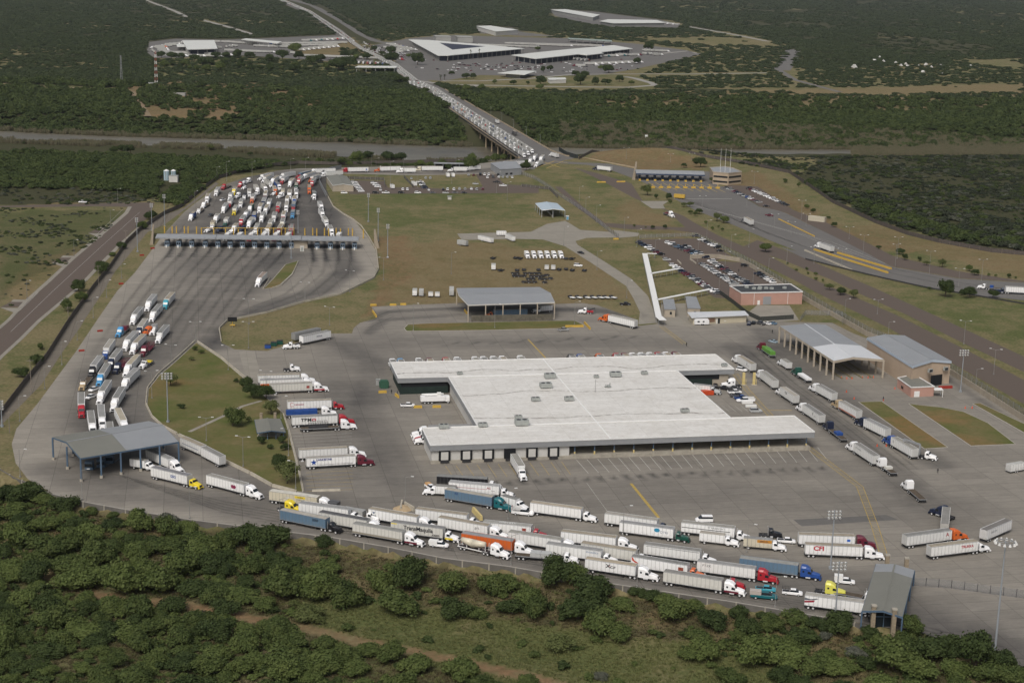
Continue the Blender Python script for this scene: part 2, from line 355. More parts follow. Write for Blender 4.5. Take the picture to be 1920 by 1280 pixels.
wear('410 640 520 640 640 640 700 680 690 780 760 900',16,.55);wear('690 600 720 585 860 577',5,.75);wear('690 625 720 600 860 590',5,.7);wear('860 580 1100 580 1190 590',12,.7)
wear('700 640 1000 640 1220 640 1400 660',28,.38);wear('650 720 640 800 700 900',24,.45);wear('1380 650 1460 720 1570 800 1680 890 1740 950',17,.55);wear('1430 620 1500 690 1620 780 1760 870',14,.5)
wear('1440 640 1560 740',30,.4);wear('120 880 220 920 420 935 560 975 800 1010 1100 1060 1400 1110 1700 1165 1960 1240',24,.55);wear('330 845 450 890 560 935 700 970',22,.5)
wear('200 800 190 850 230 900',24,.5);wear('190 700 185 800',26,.5);wear('760 990 1000 1010 1300 1050 1600 1100',26,.45)
wear('800 930 1300 930 1500 940 1800 960',40,.34);wear('1300 880 1550 870 1800 960',30,.25);wear('700 640 640 900 900 980',50,.3);wear('950 870 1500 850',20,.3)
wear('1650 1120 1920 1170',30,.3);wear('1700 1150 1950 1240',30,.5);wear('1900 790 1760 700',3,.6);wear('1770 690 1690 650',12,.4)
for i in range(27): wx=905+i*24.4;wy=905-i*1.15;wear(f'{wx} {wy} {wx+5} {wy+6}',1.1,.9)      # oil under parked tractors
for i in range(9): wear(f'{835+i*42} {648-i*1.5} {862+i*42} {641-i*1.5}',1.0,.8)
for i in range(9): wear(f'{650+i*4} {758+i*17} {705+i*4} {753+i*17}',1.0,.55)
PAV={}
def pave(name,pts,z,m,cell=3.0,kind='structure',parent=None):
    pts=[(p[0],p[1]) for p in pts];xs=np.array([p[0] for p in pts]);yy=np.array([p[1] for p in pts])
    vs=[Vector(p) for p in pts]
    if cell:
        gx,gy=np.meshgrid(np.arange(xs.min()+cell/2,xs.max(),cell),np.arange(yy.min()+cell/2,yy.max(),cell));gx=gx+(np.arange(gx.shape[0]) % 2)[:,None]*cell/2
        gx,gy=gx.ravel(),gy.ravel();ok=inpoly(gx,gy,pts);gx,gy=gx[ok],gy[ok];ok=dseg(gx,gy,pts+[pts[0]]) > cell*.35;vs += [Vector(p) for p in zip(gx[ok],gy[ok])]
    r=delaunay_2d_cdt(vs,[],[list(range(len(pts)))],1,1e-4);V=np.array([(v.x,v.y) for v in r[0]])
    me=bpy.data.meshes.new(name);me.from_pydata([(a,c,z) for a,c in V],[],[list(f) for f in r[2]])
    wr=np.zeros(len(V))
    if name == 'truck_yard_pavement': cx_,cy_=PXn(V[:,0],V[:,1],0*V[:,0]);wr += .24*sm(0,70,np.minimum(dseg(V[:,0],V[:,1],W2(qs('I','287 465 220 545 143 658 31 803 22 832 52 898 154 939 300 965'))),2.2*dseg(V[:,0],V[:,1],W2(qs('I','625 386 662 410 690 445 709 505 700 521 640 551 500 585'))))-9)*(.75+.5*vnoise(V[:,0],V[:,1],50,77))
    if cell:
        for P,wd,a in WEAR:
            dd=dseg(V[:,0],V[:,1],P);wr=np.maximum(wr,wr*.5+a*sm(wd*.75,wd*.2,dd)) if wd > 8 else np.maximum(wr,a*sm(wd*.9+1,wd*.3,dd))
    me.attributes.new('wear','FLOAT','POINT').data.foreach_set('value',wr.astype(np.float32));me.materials.append(m);me.update()
    if me.polygons[0].normal.z < 0: me.flip_normals()
    return tag(link(bpy.data.objects.new(name,me),parent),kind=kind)
def pv(name,s,z=.03,m=None,cell=3.0,r='I'): return pave(name,W2(qs(r,s),z),z,m or PV,cell)
MAIN=('287.5 465 252 512 220 545 182 600 143 658 70 757 31 803 22 832 29.5 868 52.5 898 98 924 154 939 230 953.5 356 973 492 990 620 1006 730 1025 830 1045 955 1061 1087 1084 1192 1100 1360 1125 '
 '1558 1158 1671 1177 1733 1187 1800 1222 1925 1264 2080 1330 2300 1200 2300 900 2080 860 1925 793 1784 702 1700 655 1640 640 1600 625 1560 605 1465 603 1400 608 1290 612 1232 607 1196 611 1196 600 1170 590 1120 572 1090 568 1040 570 860 568 760 572 697 575 705 597 675 605 663 615 660 625 '
 '600 625 560 641 500 658 440 655 415 642 411 617 425 601 500 585 570 565 640 551 700 521 709 500 705 470 690 445 662 410 625 386 612 355 612 334 640 326 780 329 920 326 960 331 1005 311 990 296 880 309 700 313 560 316 520 320 460 333 410 350 370 378 345 398 306 440')
pv('truck_yard_pavement',MAIN,.03,PV,2.6)
pv('access_road','857 438 995 434.7 1025 420 1060 414 1088 431 1145 435 1162 445 1100 446 1079 452 1083 459 1136 492 1184 523 1215 555 1234 605 1197 608 1200 585 1188 560 1174 536 1112 495 1060 462 1018 449 971 448 866 450',.025,PV2)
pv('bridge_plaza_pavement','962 300 1036 284 1060 292 1120 303 1195 318 1186 334 1140 317 1100 309 1040 306 1012 312 1000 318 975 312',.036,AG)
pv('vehicle_plaza_pavement','1195 318 1330 322 1349 349 1366 353 1423 387 1460 395 1475 400 1610 466 1672 500 1795 522 1920 530 2150 560 2150 595 1920 563 1835 555 1742 540 1597 507 1510 485 1460 462 1495 471 1447 452 1361 416 1303.5 394 1265 373 1251 361 1222 349 1184 332',.03,AG)
pv('staff_parking_pavement','1352 350 1372 347 1420 350 1490 395 1545 415 1600 442 1675 480 1795 508 1920 527 2150 558 2150 559 1920 529 1795 521 1672 499 1607 465 1475 399 1423 386 1366 352',.04,AS)
pv('service_road_asphalt','1076 314 1120 325 1184 344 1205 377 1280 404 1303 418 1344 440 1394 462 1420 450 1500 480 1570 510 1640 540 1750 590 1920 668 1920 697 1800 640 1700 590 1600 545 1560 525 1470 488 1440 478 1500 512 1540 530 1680 590 1800 650 1920 712 1920 757 1784 680 1663 613 1530 548 1495 528 1370 466 1308 437 1262 431 1180 430 1130 424 1085 392 1040 350 1052 350 1096 390 1134 418 1262 426 1285 426 1250 395 1190 372 1130 340',.022,AS)
pv('car_park_asphalt','1193 449 1305 447 1345 464 1372 480 1340 489 1395 492 1420 510 1500 552 1372 560 1340 558 1300 528 1262 500 1238 480',.028,AS)
pv('back_lot_asphalt','648 352 655 338 720 340 728 352 775 350 850 356 905 350 890 322 925 320 945 345 1010 350 1010 362 800 363 655 364',.024,AS)
pv('office_forecourt','1232 607 1240 570 1305 568 1310 590 1400 590 1402 608 1300 613',.034,PV2)
pv('warehouse_forecourt','1400 588 1420 572 1480 572 1498 600 1400 608',.034,PV2)
pv('turning_pad','1201 377 1254 377 1243 384 1247 391 1222 391',.034,PV2);pv('gate_pad','1150 431 1199 437 1196 443 1160 446',.034,PV2)
pv('left_road','290 380 287 388 275 410 240 440 225 456 185 495 145 537 70 600 37 633 -60 730 -160 730 0 616 20 600 50 567.5 95 527.5 140 485 205 430 240 400 247 388 180 387 0 389 -200 392 -200 388 0 386 150 382 230 380',.03,AS)
for s in ('247.5 387.5 240 400 205 430 140 485 95 527.5 50 567.5 20 600 0 617 -160 735 -166 733 -8 617 14 598 44 565 88 526 133 484 198 429 233 399 240 387.5',
          '265 420 225 455 185 495 145 537.5 70 600 37 633 0 667 -60 730 -52 730 8 667 45 633 77 601 152 538 193 495 232 456 270 420'): pv('sidewalk',s,.05,PV2,0)
pv('driveway_apron','190 430 200 428 206 432 180 433',.04,AS,0)
for i,(x,y) in enumerate(((205,430),(140,484),(50,567))):
    k_=(y+91)/575;pv('driveway_apron',f'{x} {y} {x-24*k_} {y-2*k_} {x-44*k_} {y+8*k_} {x-8*k_} {y+7*k_}',.042,AS,0)
    pv('sidewalk',f'{x} {y-1} {x-26*k_} {y-1*k_} {x-22*k_} {y-5*k_} {x+5*k_} {y-4*k_}',.046,PV2,0);pv('sidewalk',f'{x-12*k_} {y+9*k_} {x-44*k_} {y+8*k_} {x-22*k_} {y+16*k_} {x-16*k_} {y+16*k_}',.046,PV2,0)
pv('drainage_apron','410 345 375 372 310 420 277 435 240 480 215 510 195 545 160 597 150 614 117 660 77 721 0 799 -30 830 -34 800 0 782 47 721 87 674 131 604 175 543 207.5 503 237.5 458 262.5 433 307.5 403 345 390 405 341',.02,pavemat('stained_concrete',(.20,.175,.14),(.2,.18,.15),4,.12),0)
# far bank roads and yards
pv('far_customs_yard','700 85 770 72 850 66 960 70 1060 72 1190 82 1290 95 1315 102 1245 118 1190 130 1120 141 1010 143 900 141 830 152 800 150 760 128',.03,AG,14)
pv('far_truck_yard','280 79 330 73 420 75 520 71 640 66 658 77 620 86 560 91 545 98 560 104 640 107 700 112 700 116 600 114 460 104 340 108 290 109 275 98',.03,AG,0)
pv('far_depot_yard','1030 17 1110 22 1240 38 1275 46 1270 52 1150 50 1100 44 1040 30',.03,AG,0);pv('far_hall_yard','895 56 960 52 975 60 1040 68 990 68 900 63',.03,AG,0)
def road(name,s,width,z=.035,m=None,r='I',ext=None):
    P=[Vector(p) for p in W2(qs(r,s),0)];L=[];Rr=[]
    for i,p in enumerate(P):
        dd=(P[min(i+1,len(P)-1)]-P[max(i-1,0)]).normalized();nn=Vector((-dd.y,dd.x))*width/2;L.append(p+nn);Rr.append(p-nn)
    mb=MB();n=len(P);mb.add([(p.x,p.y,z) for p in L+Rr],[(n+i,n+i+1,i+1,i) for i in range(n-1)])
    return tag(mb.build(name,m or AG),kind='structure')
pv('highway','500 -4 516 2 575.6 25 628 64 653 79 676.5 95 730 124 765 159 805 174 848.5 209 858 216 926 221 917 214.6 834 168 800 149 759.6 124 688 95 666 79 642.7 58 586 22 533 -1 517 -6',.045,AG,0)
pv('patched_concrete','580 290 1120 262 1190 290 860 312 630 328',.034,AG,3,'Z3');pv('pale_slab','645 337 745 340 772 440 768 515 700 508 668 430',.034,PV2,3,'Z8');pv('pale_slab','860 945 1010 935 1060 1010 830 1050',.0335,PV2,3,'Z8') if False else None;pv('bridge_roadway','848.5 208.5 976 296.5 1036.5 285 917 214.2',.048,AG,0)
pv('highway','527 -3 578.5 10 629.6 38 667.5 63 695 77 720 81.6 770 84 770 78 720 79 688 68.5 656 48 603 16 554 -1 545 -4',.045,AG,0)
PG=pavemat('pale_road',(.36,.345,.31),(.2,.2,.2),0)
road('far_ring_road','770 150 830 158 900 160 1060 163 1180 164 1228 160 1222 156 1190 147 1172 144',11,.05,PG);road('far_ring_road','860 166 900 160',10,.052,PG);road('far_service_road','830 152 900 152 1000 147 1070 140 1160 139 1300 139 1440 137',9,.046,PG)
road('far_country_road','1490 93 1478 112 1462 132',32,.04,AG);road('far_country_road','1462 132 1490 150 1575 173',9,.042,AG);road('far_country_road','1290 50 1380 66 1440 78',13,.04,PG);road('far_country_road','1235 101 1290 96 1310 101',12,.05,PG)
road('far_dirt_track','272 0 330 22 350 32',12,.03,PG);road('far_dirt_track','380 38 425 50 475 65',12,.03,PG);road('far_dirt_track','0 160 100 163 250 172',10,.03,pavemat('dirt_track',(.27,.2,.12),(.2,.2,.2),0));road('far_dirt_track','245 172 275 218',10,.03,MATS['dirt_track']);road('far_dirt_track','1240 150 1570 160 1600 164',8,.03,MATS['dirt_track'])
road('far_dirt_track','660 118 560 105 500 99',6,.03,MATS['dirt_track']) 
# ------------------------------------------------------------------ islands with kerbs
def inset(P,dd):
    n=len(P);A=sum(P[i][0]*P[(i+1) % n][1]-P[(i+1) % n][0]*P[i][1] for i in range(n));s=1 if A > 0 else -1;o=[]
    for i in range(n):
        a,b_,c=Vector(P[i-1]),Vector(P[i]),Vector(P[(i+1) % n]);e1=(b_-a).normalized();e2=(c-b_).normalized()
        n1_=Vector((-e1.y,e1.x))*s;n2_=Vector((-e2.y,e2.x))*s;bb=n1_+n2_;L=max(bb.length,.5);bb=bb/L;o.append(tuple(b_+bb*min(dd/max(bb.dot(n1_),.4),dd*2.2)))
    return o
KERB=mat('kerb_concrete',(.40,.375,.33),.9,noise=.2,nscale=1)
m,t,b=newmat('island_turf',.95,.1);pos=N(t,'ShaderNodeNewGeometry').outputs['Position']
na=noise(t,pos,.05,6,.65,.35,.65);nb=noise(t,pos,.5,6,.7,.35,.65);nc=noise(t,pos,2.2,4,.7,.3,.7);nd=noise(t,pos,.022,3,.6,.52,.66)
c=mixc(t,na,mixc(t,nb,(.135,.11,.050),(.175,.145,.07)),mixc(t,nc,(.065,.085,.022),(.10,.118,.034)));c=mixc(t,mth(t,'MULTIPLY',nd,mth(t,'ADD',.3,mth(t,'MULTIPLY',nb,.5))),c,(.23,.125,.058));t.links.new(c,b.inputs['Base Color']);TURF=m
def island(s,r='I',name='grass_island'):
    P=W2(qs(r,s),.16);k_=MB();k_.prism(P,-.05,.16);o=k_.build('kerb',KERB);tag(o,kind='structure')
    tp=MB();tp.prism(inset(P,.35),.10,.185);tag(tp.build(name,TURF),kind='structure');return P
ISL1='368 641.7 415 672 461 711.7 497 742 531 773 541 805 549 837 560 880 569 921.7 560 921.7 511 910 423 863 380 835 333 813.8 305 800 286 781.7 274.6 758 277.5 729 298 703 322.7 682.5'
island(ISL1);island('757 615 764 608 800 606 1043 601 1079 601 1096 609 1065 615 900 619 761.5 620.6');island('561 488 534.7 495.6 512 522 493 541.6 510.6 539.4 526 533 548 513')
island('1609 753 1654 752 1778 838 1733 841');island('1702.5 756 1717.6 758 1765 763 1808 771.5 1853.5 792.6 1905 832 1820 835.5 1760 795');island('1823 756 1838 755 1990 826 1990 846 1920 811')
# concrete walk across the triangular island
road('sidewalk','355 810 420 780 455 762 490 752',1.6,.20,PV2)
# ------------------------------------------------------------------ painted markings
PY=mat('yellow_marking',(.50,.36,.10),.8,noise=.45,nscale=1.2);PW=mat('white_marking',(.55,.54,.50),.8,noise=.35,nscale=1.2)
def line(mb,a,b_,wd,z=.045):
    a,b_=Vector((a[0],a[1])),Vector((b_[0],b_[1]));dd=(b_-a).normalized();nn=Vector((-dd.y,dd.x))*wd/2
    mb.quad((*(a-nn),z),(*(b_-nn),z),(*(b_+nn),z),(*(a+nn),z))
def pline(mb,s,wd,r='I',z=.045):
    P=W2(qs(r,s));
    for a,b_ in zip(P[:-1],P[1:]): line(mb,a,b_,wd,z)
wl=MB();yl=MB()
for i in range(24):
    x=1081+i*19.65;y=862-i*1.02;pline(wl,f'{x} {y} {x+22-i*.1} {y+25}',.16)
for i in range(12): x=835+i*19.8;pline(yl,f'{x} {873-i*.7} {x+17} {873-i*.7+24}',.16)
for i in range(6): pline(yl,f'{574} {886+i*7} {662} {882+i*7}',.18)
for i in range(5): pline(wl,f'545 {812+i*6} 660 {806+i*6}',.14)
pline(yl,'1183 906 1235 970',1.0);pline(yl,'990 636 1023 671',.7);pline(wl,'1100 905 1140 960',.1)
def ladder(s,wd,step,r='I'):
    P=[Vector(p) for p in W2(qs(r,s))]
    for a,b_ in zip(P[:-1],P[1:]):
        dd=(b_-a).normalized();nn=Vector((-dd.y,dd.x))*wd/2;line(yl,a+nn,b_+nn,.22);line(yl,a-nn,b_-nn,.22);L=(b_-a).length;n=int(L/step)
        for i in range(n): c0=a+dd*(i+.5)*L/n;line(yl,c0-nn,c0+nn,.2)
ladder('1515 838 1612 912 1640 985 1660 1050',2.2,1.5);ladder('1378 700 1400 730 1450 785',2.2,1.6);ladder('1240 612 1284 645',2.0,1.6)
pline(yl,'1440 769 1485 769',.5);pline(yl,'1005 315 1040 302 1065 306',1.2);pline(yl,'1020 304 1050 314',1.0);pline(yl,'1024 316 1062 300',.8)
for i in range(9): pline(yl,f'{1215+i*14} {342+i*.5} {1240+i*15} {356+i*.6}',.6)
for s in ('230 393 150 470 60 560 -20 636','262 398 190 462 100 545 20 622'): pline(wl,s,.14,z=.05)
for s in ('1545 459 1620 488 1668 505',): pline(yl,s,.3)
for i in range(3): pline(wl,f'{1300+i*24} {385+i*6} {1500+i*30} {440+i*7} {1600+i*30} {478+i*8}',.2,z=.05)
for s in ('1262 373 1372 373',): pline(wl,s,.8,z=.05)
for i in range(9): pline(wl,f'{1318+i*12} {760+i*.2} {1332+i*12} {771+i*.2}',.12)
BRUSHK=k.copy()
m,t,b=newmat('tyre_rubber_stain',.9,.1);b.inputs['Base Color'].default_value=(.022,.022,.023,1);pos=N(t,'ShaderNodeNewGeometry').outputs['Position']
t.links.new(mth(t,'MULTIPLY',attr(t,'a'),noise(t,pos,.45,6,.75,.25,.75)),b.inputs['Alpha']);TV,TF,TA=[],[],[]
def streak(s,wd,a,r='I',tail=.0):
    P=[Vector(p) for p in W2(qs(r,s))];Q_=[]
    for i in range(len(P)-1): n_=max(1,int((P[i+1]-P[i]).length/4));Q_ += [P[i].lerp(P[i+1],j/n_) for j in range(n_)]
    Q_.append(P[-1]);n_=len(Q_);b0=len(TV)
    for i,p in enumerate(Q_):
        dd_=(Q_[min(i+1,n_-1)]-Q_[max(i-1,0)]).normalized();nn_=Vector((-dd_.y,dd_.x))*wd/2;e=min(1,i/2,(n_-1-i)/max(2,n_*tail+.01));TV.extend([(*(p+nn_),.041),(*p,.041),(*(p-nn_),.041)]);TA.extend([0,a*e,0])
    for i in range(n_-1):
        for j in (0,1): c_=b0+i*3+j;TF.append((c_,c_+1,c_+4,c_+3))
for bx in (325,348,372,398,422,444,468,492,514,538): streak(f'{bx+3} 445 {bx} 458 {bx-5} 470 {bx-22} 492',3.2,.95,tail=.6);streak(f'{bx-8} 474 {bx-50} 520 {bx-110} 600 {bx-175} 700',3.5,.33,tail=.4)
for bx in (584,608,632,655): streak(f'{bx} 445 {bx+1} 462 {bx+5} 500',3.0,1,tail=.6);streak(f'{bx+2} 480 {bx-2} 512 {bx-50} 552 {bx-150} 590 {bx-220} 635',3.0,.3,tail=.4)
for i in range(27): x_=905+i*24.4;y_=905-i*1.15;streak(f'{x_} {y_-4} {x_+2} {y_} {x_+5} {y_+5}',1.8,.85)
for i in range(9): streak(f'{835+i*42} {649-i*1.5} {866+i*42} {640-i*1.5}',1.3,.8)
for i in range(12): streak(f'{632+R.uniform(0, 30)} {745+i*14} {700+R.uniform(0, 20)} {740+i*14}',1.4,.5)
for k_ in range(5): streak(f'{200+k_*12} {885+k_*4} {420} {940+k_*5} 620 {975+k_*5} 800 {1008+k_*4} 1100 {1058+k_*4} 1400 {1108+k_*4} 1640 {1150+k_*4} 1930 {1225+k_*12}',1.6,.45)
for k_ in range(4): streak(f'{1385+k_*16} 655 {1460+k_*16} 720 {1570+k_*16} 800 {1680+k_*16} 885',1.5,.4)
for k_ in range(4): streak(f'860 {577+k_*4} 740 {580+k_*4} 700 {595+k_*5} 675 {618+k_*6}',1.4,.4,tail=.6)
for k_ in range(60): x_,y_=R.uniform(450,1500),R.choice((R.uniform(610,660),R.uniform(890,1000),R.uniform(890,1000)));L_=R.uniform(20,120);streak(f'{x_} {y_} {x_+L_} {y_+R.uniform(-8, 10)}',R.uniform(.5,1.1),R.uniform(.15,.4),tail=.4)
for k_ in range(26): x_,y_=R.uniform(300,640),R.uniform(335,430);streak(f'{x_} {y_} {x_-12} {y_+22}',1.6,.35)
for k_ in range(16): streak(f'{1250+k_*14} {362+k_*4} {1330+k_*14} {392+k_*6} {1420+k_*14} {430+k_*5}',1.5,.35) if k_ < 9 else None
streak('1560 470 1680 505 1800 530 1920 548',3,.4);streak('1530 478 1680 514 1800 539 1920 557',3,.4)
me=bpy.data.meshes.new('tyre_marks');me.from_pydata(TV,[],TF);me.attributes.new('a','FLOAT','POINT').data.foreach_set('value',np.array(TA,np.float32));me.materials.append(m);tag(link(bpy.data.objects.new('road_tyre_marks',me)),kind='structure')
tag(wl.build('white_road_markings',PW),kind='structure');tag(yl.build('yellow_road_markings',PY),kind='structure')
# ================================================================== buildings
def thing(name,label,cat,loc=(0,0,0),rz=0,group=None): return tag(empty(name,loc,rz),label,cat,group)
AL=math.radians(11.25)
def roofmat(name,col,dirt=.25,stripes=None,ang=0,sx=.05):
    m,t,b=newmat(name,.6,.3);pos=N(t,'ShaderNodeNewGeometry').outputs['Position']
    mp=N(t,'ShaderNodeMapping');mp.inputs['Rotation'].default_value=(0,0,-ang);t.links.new(pos,mp.inputs[0])
    n=noise(t,mp.outputs[0],.12,7,.7,.3,.72);n3=noise(t,mp.outputs[0],1.2,5,.7,.3,.75)
    c=mixc(t,mth(t,'MULTIPLY',n,dirt),col,tuple(x*.55 for x in col));c=mixc(t,mth(t,'MULTIPLY',n3,dirt*.6),c,tuple(x*.6 for x in col))
    if stripes:
        wv=N(t,'ShaderNodeTexWave',wave_type='BANDS',bands_direction='X');wv.inputs['Scale'].default_value=stripes;wv.inputs['Distortion'].default_value=0;t.links.new(mp.outputs[0],wv.inputs[0])
        bp=N(t,'ShaderNodeBump');bp.inputs['Strength'].default_value=.6;bp.inputs['Distance'].default_value=.1;t.links.new(wv.outputs[1],bp.inputs['Height']);t.links.new(bp.outputs[0],b.inputs['Normal'])
        c=mixc(t,mth(t,'MULTIPLY',wv.outputs[1],.12),c,tuple(x*.6 for x in col))
    t.links.new(c,b.inputs['Base Color']);return m
# white membrane with grimy seams
m,t,b=newmat('white_roof_membrane',.7,.3);pos=N(t,'ShaderNodeNewGeometry').outputs['Position']
mp=N(t,'ShaderNodeMapping');mp.inputs['Rotation'].default_value=(0,0,-AL);t.links.new(pos,mp.inputs[0])
br=N(t,'ShaderNodeTexBrick',offset=0.0);br.inputs['Scale'].default_value=1;br.inputs['Brick Width'].default_value=14;br.inputs['Row Height'].default_value=2.6;br.inputs['Mortar Size'].default_value=.05
br.inputs['Color1'].default_value=(.72,.71,.68,1);br.inputs['Color2'].default_value=(.66,.65,.62,1);br.inputs['Mortar'].default_value=(.5,.49,.46,1);t.links.new(mp.outputs[0],br.inputs[0])
n=noise(t,mp.outputs[0],.07,8,.75,.35,.7);c=mixc(t,mth(t,'MULTIPLY',n,.38),br.outputs[0],(.44,.41,.355));c=mixc(t,mth(t,'MULTIPLY',noise(t,mp.outputs[0],.5,7,.8,.45,.8),.5),c,(.30,.27,.22))
ds=N(t,'ShaderNodeTexNoise');ds.inputs['Scale'].default_value=.045;ds.inputs['Detail'].default_value=2;t.links.new(mp.outputs[0],ds.inputs[0])
sp=N(t,'ShaderNodeSeparateXYZ');t.links.new(mp.outputs[0],sp.inputs[0])
yy=mth(t,'ADD',sp.outputs[1],mth(t,'MULTIPLY',ds.outputs[0],16));cr=mth(t,'ABSOLUTE',mth(t,'SUBTRACT',mth(t,'FRACT',mth(t,'DIVIDE',yy,34)),.5))
ln=N(t,'ShaderNodeMapRange',_1=.020,_2=.006,_3=0,_4=1);t.links.new(cr,ln.inputs[0]);brk=noise(t,pos,.3,6,.8,.40,.55)
c=mixc(t,mth(t,'MULTIPLY',mth(t,'MULTIPLY',ln.outputs[0],brk),.75),c,(.10,.075,.055));t.links.new(c,b.inputs['Base Color']);WROOF=m
MG=roofmat('grey_metal_roof',(.33,.345,.36),.22,2.2,AL);MGG=roofmat('weathered_metal_roof',(.235,.235,.205),.25,2.2,AL);MW=roofmat('white_metal_roof',(.66,.68,.70),.1,2.2,AL)
FAS=roofmat('fascia_panels',(.31,.32,.33),.3,1.4,AL);WALLW=mat('white_wall',(.58,.57,.54),.8,noise=.18,nscale=.3);TAN=mat('tan_wall',(.46,.36,.27),.85,noise=.12,nscale=.2)
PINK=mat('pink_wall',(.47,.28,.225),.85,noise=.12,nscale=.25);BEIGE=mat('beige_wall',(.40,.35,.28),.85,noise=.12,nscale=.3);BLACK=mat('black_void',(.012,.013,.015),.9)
BLUE=mat('blue_steel',(.085,.135,.20),.6,noise=.2,nscale=1);STONE=mat('rubble_stone',(.34,.28,.20),.95,noise=.45,nscale=1.6,bump=.5);UNIT=mat('unit_casing',(.36,.38,.36),.6,noise=.3,nscale=1)
GRN=mat('green_curtain',(.02,.035,.03),.9,noise=.3,nscale=.5);TARP=mat('tar_roof',(.06,.065,.07),.9,noise=.35,nscale=.15);PALEY=mat('pale_yellow_paint',(.62,.50,.22),.7,noise=.2,nscale=1)
FARW=mat('far_white_roof',(.60,.61,.575),.7,noise=.06,nscale=.02);FARC=mat('far_concrete',(.33,.33,.31),.85,noise=.2,nscale=.05)
def rect_snap(P,ang):
    """turn to the building's own axes and snap nearly equal coordinates together"""
    c,s=math.cos(ang),math.sin(ang);L=[[p[0]*c+p[1]*s,-p[0]*s+p[1]*c] for p in P];n=len(L)
    for a in (0,1):
        idx=sorted(range(n),key=lambda i: L[i][a]);grp=[[idx[0]]]
        for i in idx[1:]:
            if L[i][a]-L[grp[-1][-1]][a] < 3.5: grp[-1].append(i)
            else: grp.append([i])
        for gset in grp:
            mval=sum(L[i][a] for i in gset)/len(gset)
            for i in gset: L[i][a]=mval
    return L
def unrot(x,y,ang): c,s=math.cos(ang),math.sin(ang);return (x*c-y*s,x*s+y*c)
# ---- the dock warehouse
ZR=6.8
raw=W2(qs('I','732 680 1343.7 664 1376 692.5 1267.5 692.5 1370 784.5 1485 778 1528 810 810.5 834.2 792.8 803 895.6 798.6 839.2 704.7 744.7 712'),ZR)
L=rect_snap(raw,AL);dock=thing('dock_warehouse','huge flat white-roofed truck dock warehouse with grey fascia in the middle of the yard','warehouse',(0,0,0),AL)
A_,B_,C_,D_,E_,F_,G_,H_,I_,J_,K_,L_=L
rf=MB();rf.prism([tuple(p) for p in L],ZR-.25,ZR,0);roof=rf.build('roof',WROOF,dock)
pr=MB();Q=inset([tuple(p) for p in L],.25)
for i in range(12):
    a,c=L[i],L[(i+1) % 12];ddx=Vector((c[0]-a[0],c[1]-a[1])).normalized();off=Vector((-ddx.y,ddx.x));ctr=Vector(((A_[0]+G_[0])/2,(A_[1]+G_[1])/2))
    pr.bar((a[0],a[1],ZR+.08),(c[0],c[1],ZR+.08),.35,.3)
pr.build('roof_edge',WHT,dock)
fb=MB()
for i in range(12):
    a,c=L[i],L[(i+1) % 12];fb.bar((a[0],a[1],ZR-1.15),(c[0],c[1],ZR-1.15),.3,1.75)
fb.build('fascia',FAS,dock)
Rr=MB()
ymid=(K_[1]+D_[1])/2;Rr.box(K_[0]-0,D_[0],D_[1]-.35,D_[1]+.35,ZR,ZR+.18);Rr.box(J_[0],E_[0],J_[1]-.4,J_[1]+.4,ZR,ZR+.18)
xs_=G(1143.7,820.5,ZR);xs_=xs_.x*math.cos(AL)+xs_.y*math.sin(AL);Rr.box(xs_-.25,xs_+.25,H_[1]+.3,A_[1]-.3,ZR,ZR+.15);Rr.build('roof_seam',WHT,dock)
y0,y1,x0,x1=H_[1],J_[1],H_[0],G_[0];xd=G(1062,853,0);xd=xd.x*math.cos(AL)+xd.y*math.sin(AL)
wl_=MB();wl_.box(x0+.6,xd,y0+.7,J_[1]-.7,0,ZR-.3);wl_.box(K_[0]+.8,D_[0]-.8,J_[1]-3,K_[1],0,ZR-.3);wl_.box(xd,G_[0]-8,y0+11,J_[1]-.9,0,ZR-.3);wl_.build('wall',WALLW,dock)
pf=MB();pf.box(xd,G_[0]-1,y0+.3,y0+12,0,1.25);pf.box(x0+.3,xd-.02,y0+.25,y0+1.2,0,1.2);pf.build('dock_platform',CONC,dock)
for b6 in ((xd+.1,G_[0]-8.1,y0+10.6,y0+10.9,1.25,ZR-.4),(A_[0]+1,K_[0],L_[1]+.6,A_[1]-.8,2.6,ZR-.5),(D_[0]+.1,C_[0]-6,C_[1]+.6,A_[1]-.8,2.6,ZR-.5)): MB().box(*b6).build('bay_shade_block',BLACK,dock)  # black blocks stand in for the shade inside the open dock bays
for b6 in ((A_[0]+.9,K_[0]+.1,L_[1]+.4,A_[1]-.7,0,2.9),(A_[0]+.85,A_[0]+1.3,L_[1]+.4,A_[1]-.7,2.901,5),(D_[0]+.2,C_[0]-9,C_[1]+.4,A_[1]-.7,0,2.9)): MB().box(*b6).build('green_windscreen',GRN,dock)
cc=MB();cc.box(C_[0]-9,C_[0]-2,C_[1]+.8,C_[1]+6,0,ZR-.4);cc.build('end_wall',BEIGE,dock)
for i in range(13):
    x=xd+2+(G_[0]-2.5-xd-2)*i/12
    c_=MB().box(-.16,.16,-.16,.16,2.4,ZR-.9);o=c_.build('column',BLUE,dock,(x,y0+1.0,0));MB().box(-.24,.24,-.24,.24,1.25,2.4).build('guard_sleeve',PALEY,o)
    if i % 2 == 0: MB().box(x-.5,x+.5,y0+.0,y0+.35,0,1.9).build('dock_buffer',CONC,dock)
